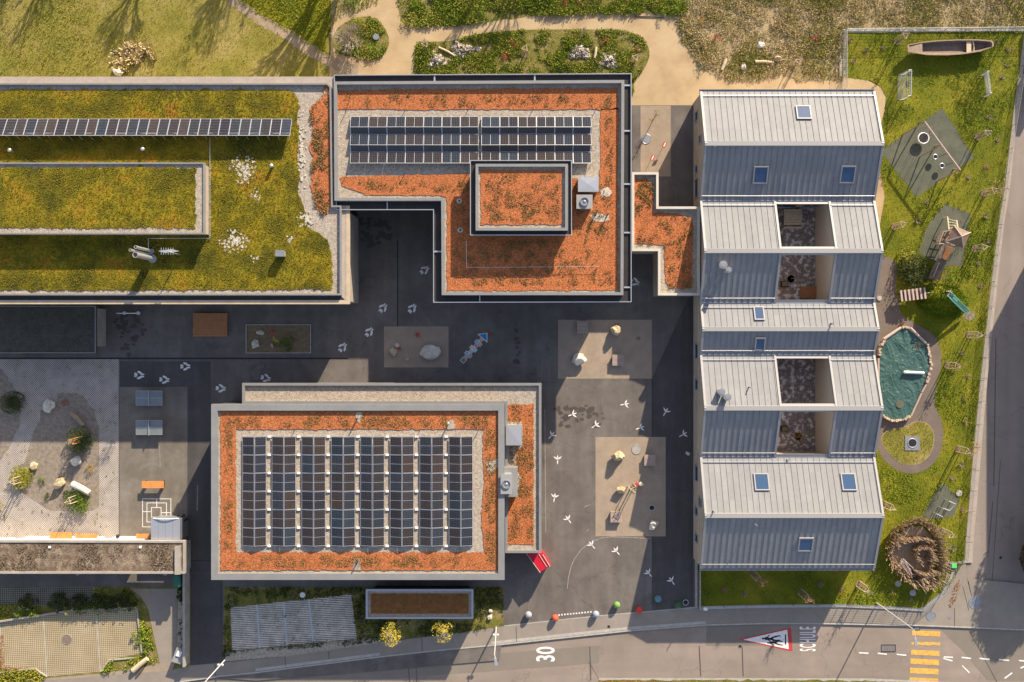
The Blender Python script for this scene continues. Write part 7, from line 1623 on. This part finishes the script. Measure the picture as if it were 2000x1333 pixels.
b = MB(); fig(b, 1503, 1248, 1.0, 1); fig(b, 1511, 1256.5, .85, -1); b.prism(g2(rect(1533.5, 1240, 1536, 1260)), -.079, -.0741); b.build('running_children', M['black_mark'], t)
# hopscotch arrow
t = thing('hopscotch_arrow', 'blue tipped hopscotch arrow of numbered coloured squares', 'hopscotch', G(925, 682, .03))
d = Vector((.66, -.75)).normalized(); n_ = Vector((.75, .66)).normalized(); o = Vector((903.5, 705.5))
def hq(s, q, w, grow=0):
    c = o + d * s + n_ * q; w = w / 2 + grow; return [tuple(c + d * a * w + n_ * b_ * w) for a, b_ in ((-1, -1), (1, -1), (1, 1), (-1, 1))]
cells = [(2, 0, 10, (.12, .14, .10), 'STOP'), (10, 0, 7.5, (.45, .03, .06), '1'), (17, 4, 7.5, (.14, .17, .13), '2'), (17, -4, 7.5, (.02, .26, .46), '3'), (24.5, 0, 7.5, (.55, .20, .12), '4'), (32, 4, 7.5, (.10, .42, .52), '5'), (32, -4, 7.5, (.30, .36, .30), '6'), (39.5, 0, 7.5, (.50, .04, .06), '7'), (46.5, 4, 7.5, (.22, .20, .14), '8'), (46.5, -4, 7.5, (.02, .24, .50), '9'), (54, 0, 7.5, (.50, .13, .05), '10')]
for k, (s, q, w, cl, ch) in enumerate(cells):
    sq = MB(); sq.prism(g2(hq(s, q, w)), .028, .034); so_ = sq.build('square_border', M['marking'], t)
    f = MB(); f.prism(g2(hq(s, q, w, -1.0)), .034, .037 + .0004 * (k % 3)); f.build('square_fill', mat('hop_%d' % k, [tuple(min(.8, q * 1.5) for q in cl)], rough=.85, fine=.15), so_)
    if ch != 'STOP':
        cx_, cy_ = hq(s, q, 0)[0]; text(ch, cx_ - 1.2, cy_ - 1.7, cx_ + 1.2, cy_ + 1.7, .040, 'marking', None, rot=0, name='number', parent=so_)
tip = o + d * 58.5
mark('arrow_border', [[tuple(tip - n_ * 13), tuple(tip + n_ * 13), tuple(tip + d * 15)]], 'marking', .034, None, parent=t)
b = MB(); b.prism(g2([tuple(tip - n_ * 9.8 + d * 1.5), tuple(tip + n_ * 9.8 + d * 1.5), tuple(tip + d * 12.6)]), .034, .038); b.build('arrow_head', M['blue_mark'], t)
# nine men's morris
b = MB()
def fr(x0, y0, x1, y1, w=.8):
    for P in (rect(x0, y0, x1, y0 + w * 1.6), rect(x0, y1 - w * 1.6, x1, y1), rect(x0, y0 + w * 1.6, x0 + w * 1.6, y1 - w * 1.6), rect(x1 - w * 1.6, y0 + w * 1.6, x1, y1 - w * 1.6)): b.poly(g2(P), .026)
fr(278, 974, 334.5, 1030); fr(286.5, 982, 326, 1020.5); fr(295.5, 991, 315.5, 1011)
for P in (rect(305.5, 975.5, 307, 990.8), rect(279.5, 999, 295, 1000.4), rect(316, 1001, 333, 1002.4), rect(305.5, 1011.3, 307, 1029)): b.poly(g2(P), .0285)
b.build('mill_game', M['marking'], label='white nine men morris board painted beside the metal store', cat='painted game')
# faint arc and worn lines on the asphalt
b = MB()
cx_, cy_, R_ = 1212, 1120, 72
arc = [(1195 - 0, 1049), (1175, 1051), (1152, 1060), (1135, 1074), (1122, 1092), (1115, 1108), (1110, 1130), (1108, 1150)]
for p, q in zip(arc, arc[1:]):
    dd = (Vector(q) - Vector(p)).normalized(); nn = Vector((-dd.y, dd.x)) * .7; b.poly(g2([Vector(p) + nn, Vector(q) + nn, Vector(q) - nn, Vector(p) - nn]), .0195)
for p, q, w in (((1195, 1049), (1272, 1052), .8), ((312, 872), (313, 912), .5), ((386, 948), (385, 998), .8), ((1064, 800), (1066, 1040), .6), ((1142, 990), (1152, 986), .7), ((1146, 1038), (1150, 1034), .7)):
    dd = (Vector(q) - Vector(p)).normalized(); nn = Vector((-dd.y, dd.x)) * w; w_ = MB(); w_.poly(g2([Vector(p) + nn, Vector(q) + nn, Vector(q) - nn, Vector(p) - nn]), .0185)
    w_.build('worn_line', M['marking_worn'], label={1195: 'faint straight worn line below the lower gravel court', 312: 'short faint line below the table tennis tables', 386: 'faint upright line on the dark driveway left of the hall', 1064: 'long faint line along the hall annex', 1142: 'upper of two tiny worn dashes left of the lower gravel court', 1146: 'lower of two tiny worn dashes left of the lower gravel court'}[p[0]], cat='painted mark')
b.build('worn_arc', M['marking_worn'], label='faint worn white arc on the lower schoolyard', cat='painted mark')
# painted toys on the gravel strips (red marks)
for x, y, a, l in ((1295, 287, 60, 'upper red painted figure between the tall buildings'), (1272, 312, 60, 'lower red painted figure between the tall buildings')):
    b = MB(); c = Vector(G(x, y)); t = thing('red_marker', l, 'toy', c, 'red markers in the passage'); part(t, 'pole', M['metal_light'], lambda b: b.tube(c, c + Vector((0, 0, .9)), .02)); part(t, 'flag', M['red_mark'], lambda b: b.obox(c + Vector((.0, 0, .85)), (.35, .55, .05), -25, 20)); part(t, 'white_band', M['white'], lambda b: b.obox(c + Vector((.0, 0, .9)), (.12, .45, .03), -25, 20))
for x, y, w, h_, l in ((815, 654, 7, 9, 'red rounded chalk figure in the shaded gravel court'), (796, 702, 9, 4, 'pink bar left of the big white boulder'), (780, 680, 5, 8, 'orange toy between the small stones of the shaded court'), (532, 648, 9, 5, 'red toy in the planting plot'), (532, 675, 5, 9, 'pink toy pair in the planting plot'), (958, 653, 3, 5, 'tiny red toy right of the arrow tip'),
                       (1243, 946, 8, 7, 'orange flowers beside the staked young tree')):
    b = MB(); c = G(x, y, .03); b.obox((c[0], c[1], .12), (w / S * .8, h_ / S * .8, .18), 12); b.obox((c[0] + .1, c[1] - .12, .25), (w / S * .4, h_ / S * .4, .12), 40)
    b.build('toy', M['red_mark' if 'pink' not in l else 'wood_pink'], label=l, cat='toy')
b = MB(); c = G(1252, 945, .03); b.ball((c[0], c[1], .3), .3, 12, 8, (1, .8, .8), .2, 2); b.build('boulder', M['rock_white'], label='rounded pinkish stone right of the orange flowers', cat='boulder')
# damp stain on the yard asphalt, algae stain behind the moss roof corner
M['wet'] = mat('wet_asphalt', [(.075, .062, .052)], rough=.55, fine=.1)
for P, sd_, nn in (([(1082, 800), (1095, 790), (1150, 790), (1182, 812), (1174, 838), (1140, 820), (1096, 838)], 1, 46), ([(683, 412), (740, 428), (766, 444), (764, 466), (725, 480), (683, 470)], 2, 70),
                   ([(222, 615), (262, 612), (290, 640), (258, 690), (246, 698), (226, 655)], 3, 40), ([(1006, 640), (1020, 655), (1016, 700), (1006, 712)], 4, 12)):
    b = MB(); a = np.array(P); r_ = random.Random(sd_); k = 0; P_ = []
    while k < nn:
        x, y = r_.uniform(a[:, 0].min(), a[:, 0].max()), r_.uniform(a[:, 1].min(), a[:, 1].max())
        if inpoly(np.array([x]), np.array([y]), P)[0]:
            rx = r_.uniform(1.2, 5.5); b.poly(g2(rough(blob(x, y, rx, rx * r_.uniform(.7, 1.8), r_.uniform(60, 120), 10), 2, .7, k)), .0172 + .00002 * k); k += 1
    b.build('damp_stain', M['wet'], kind='structure')
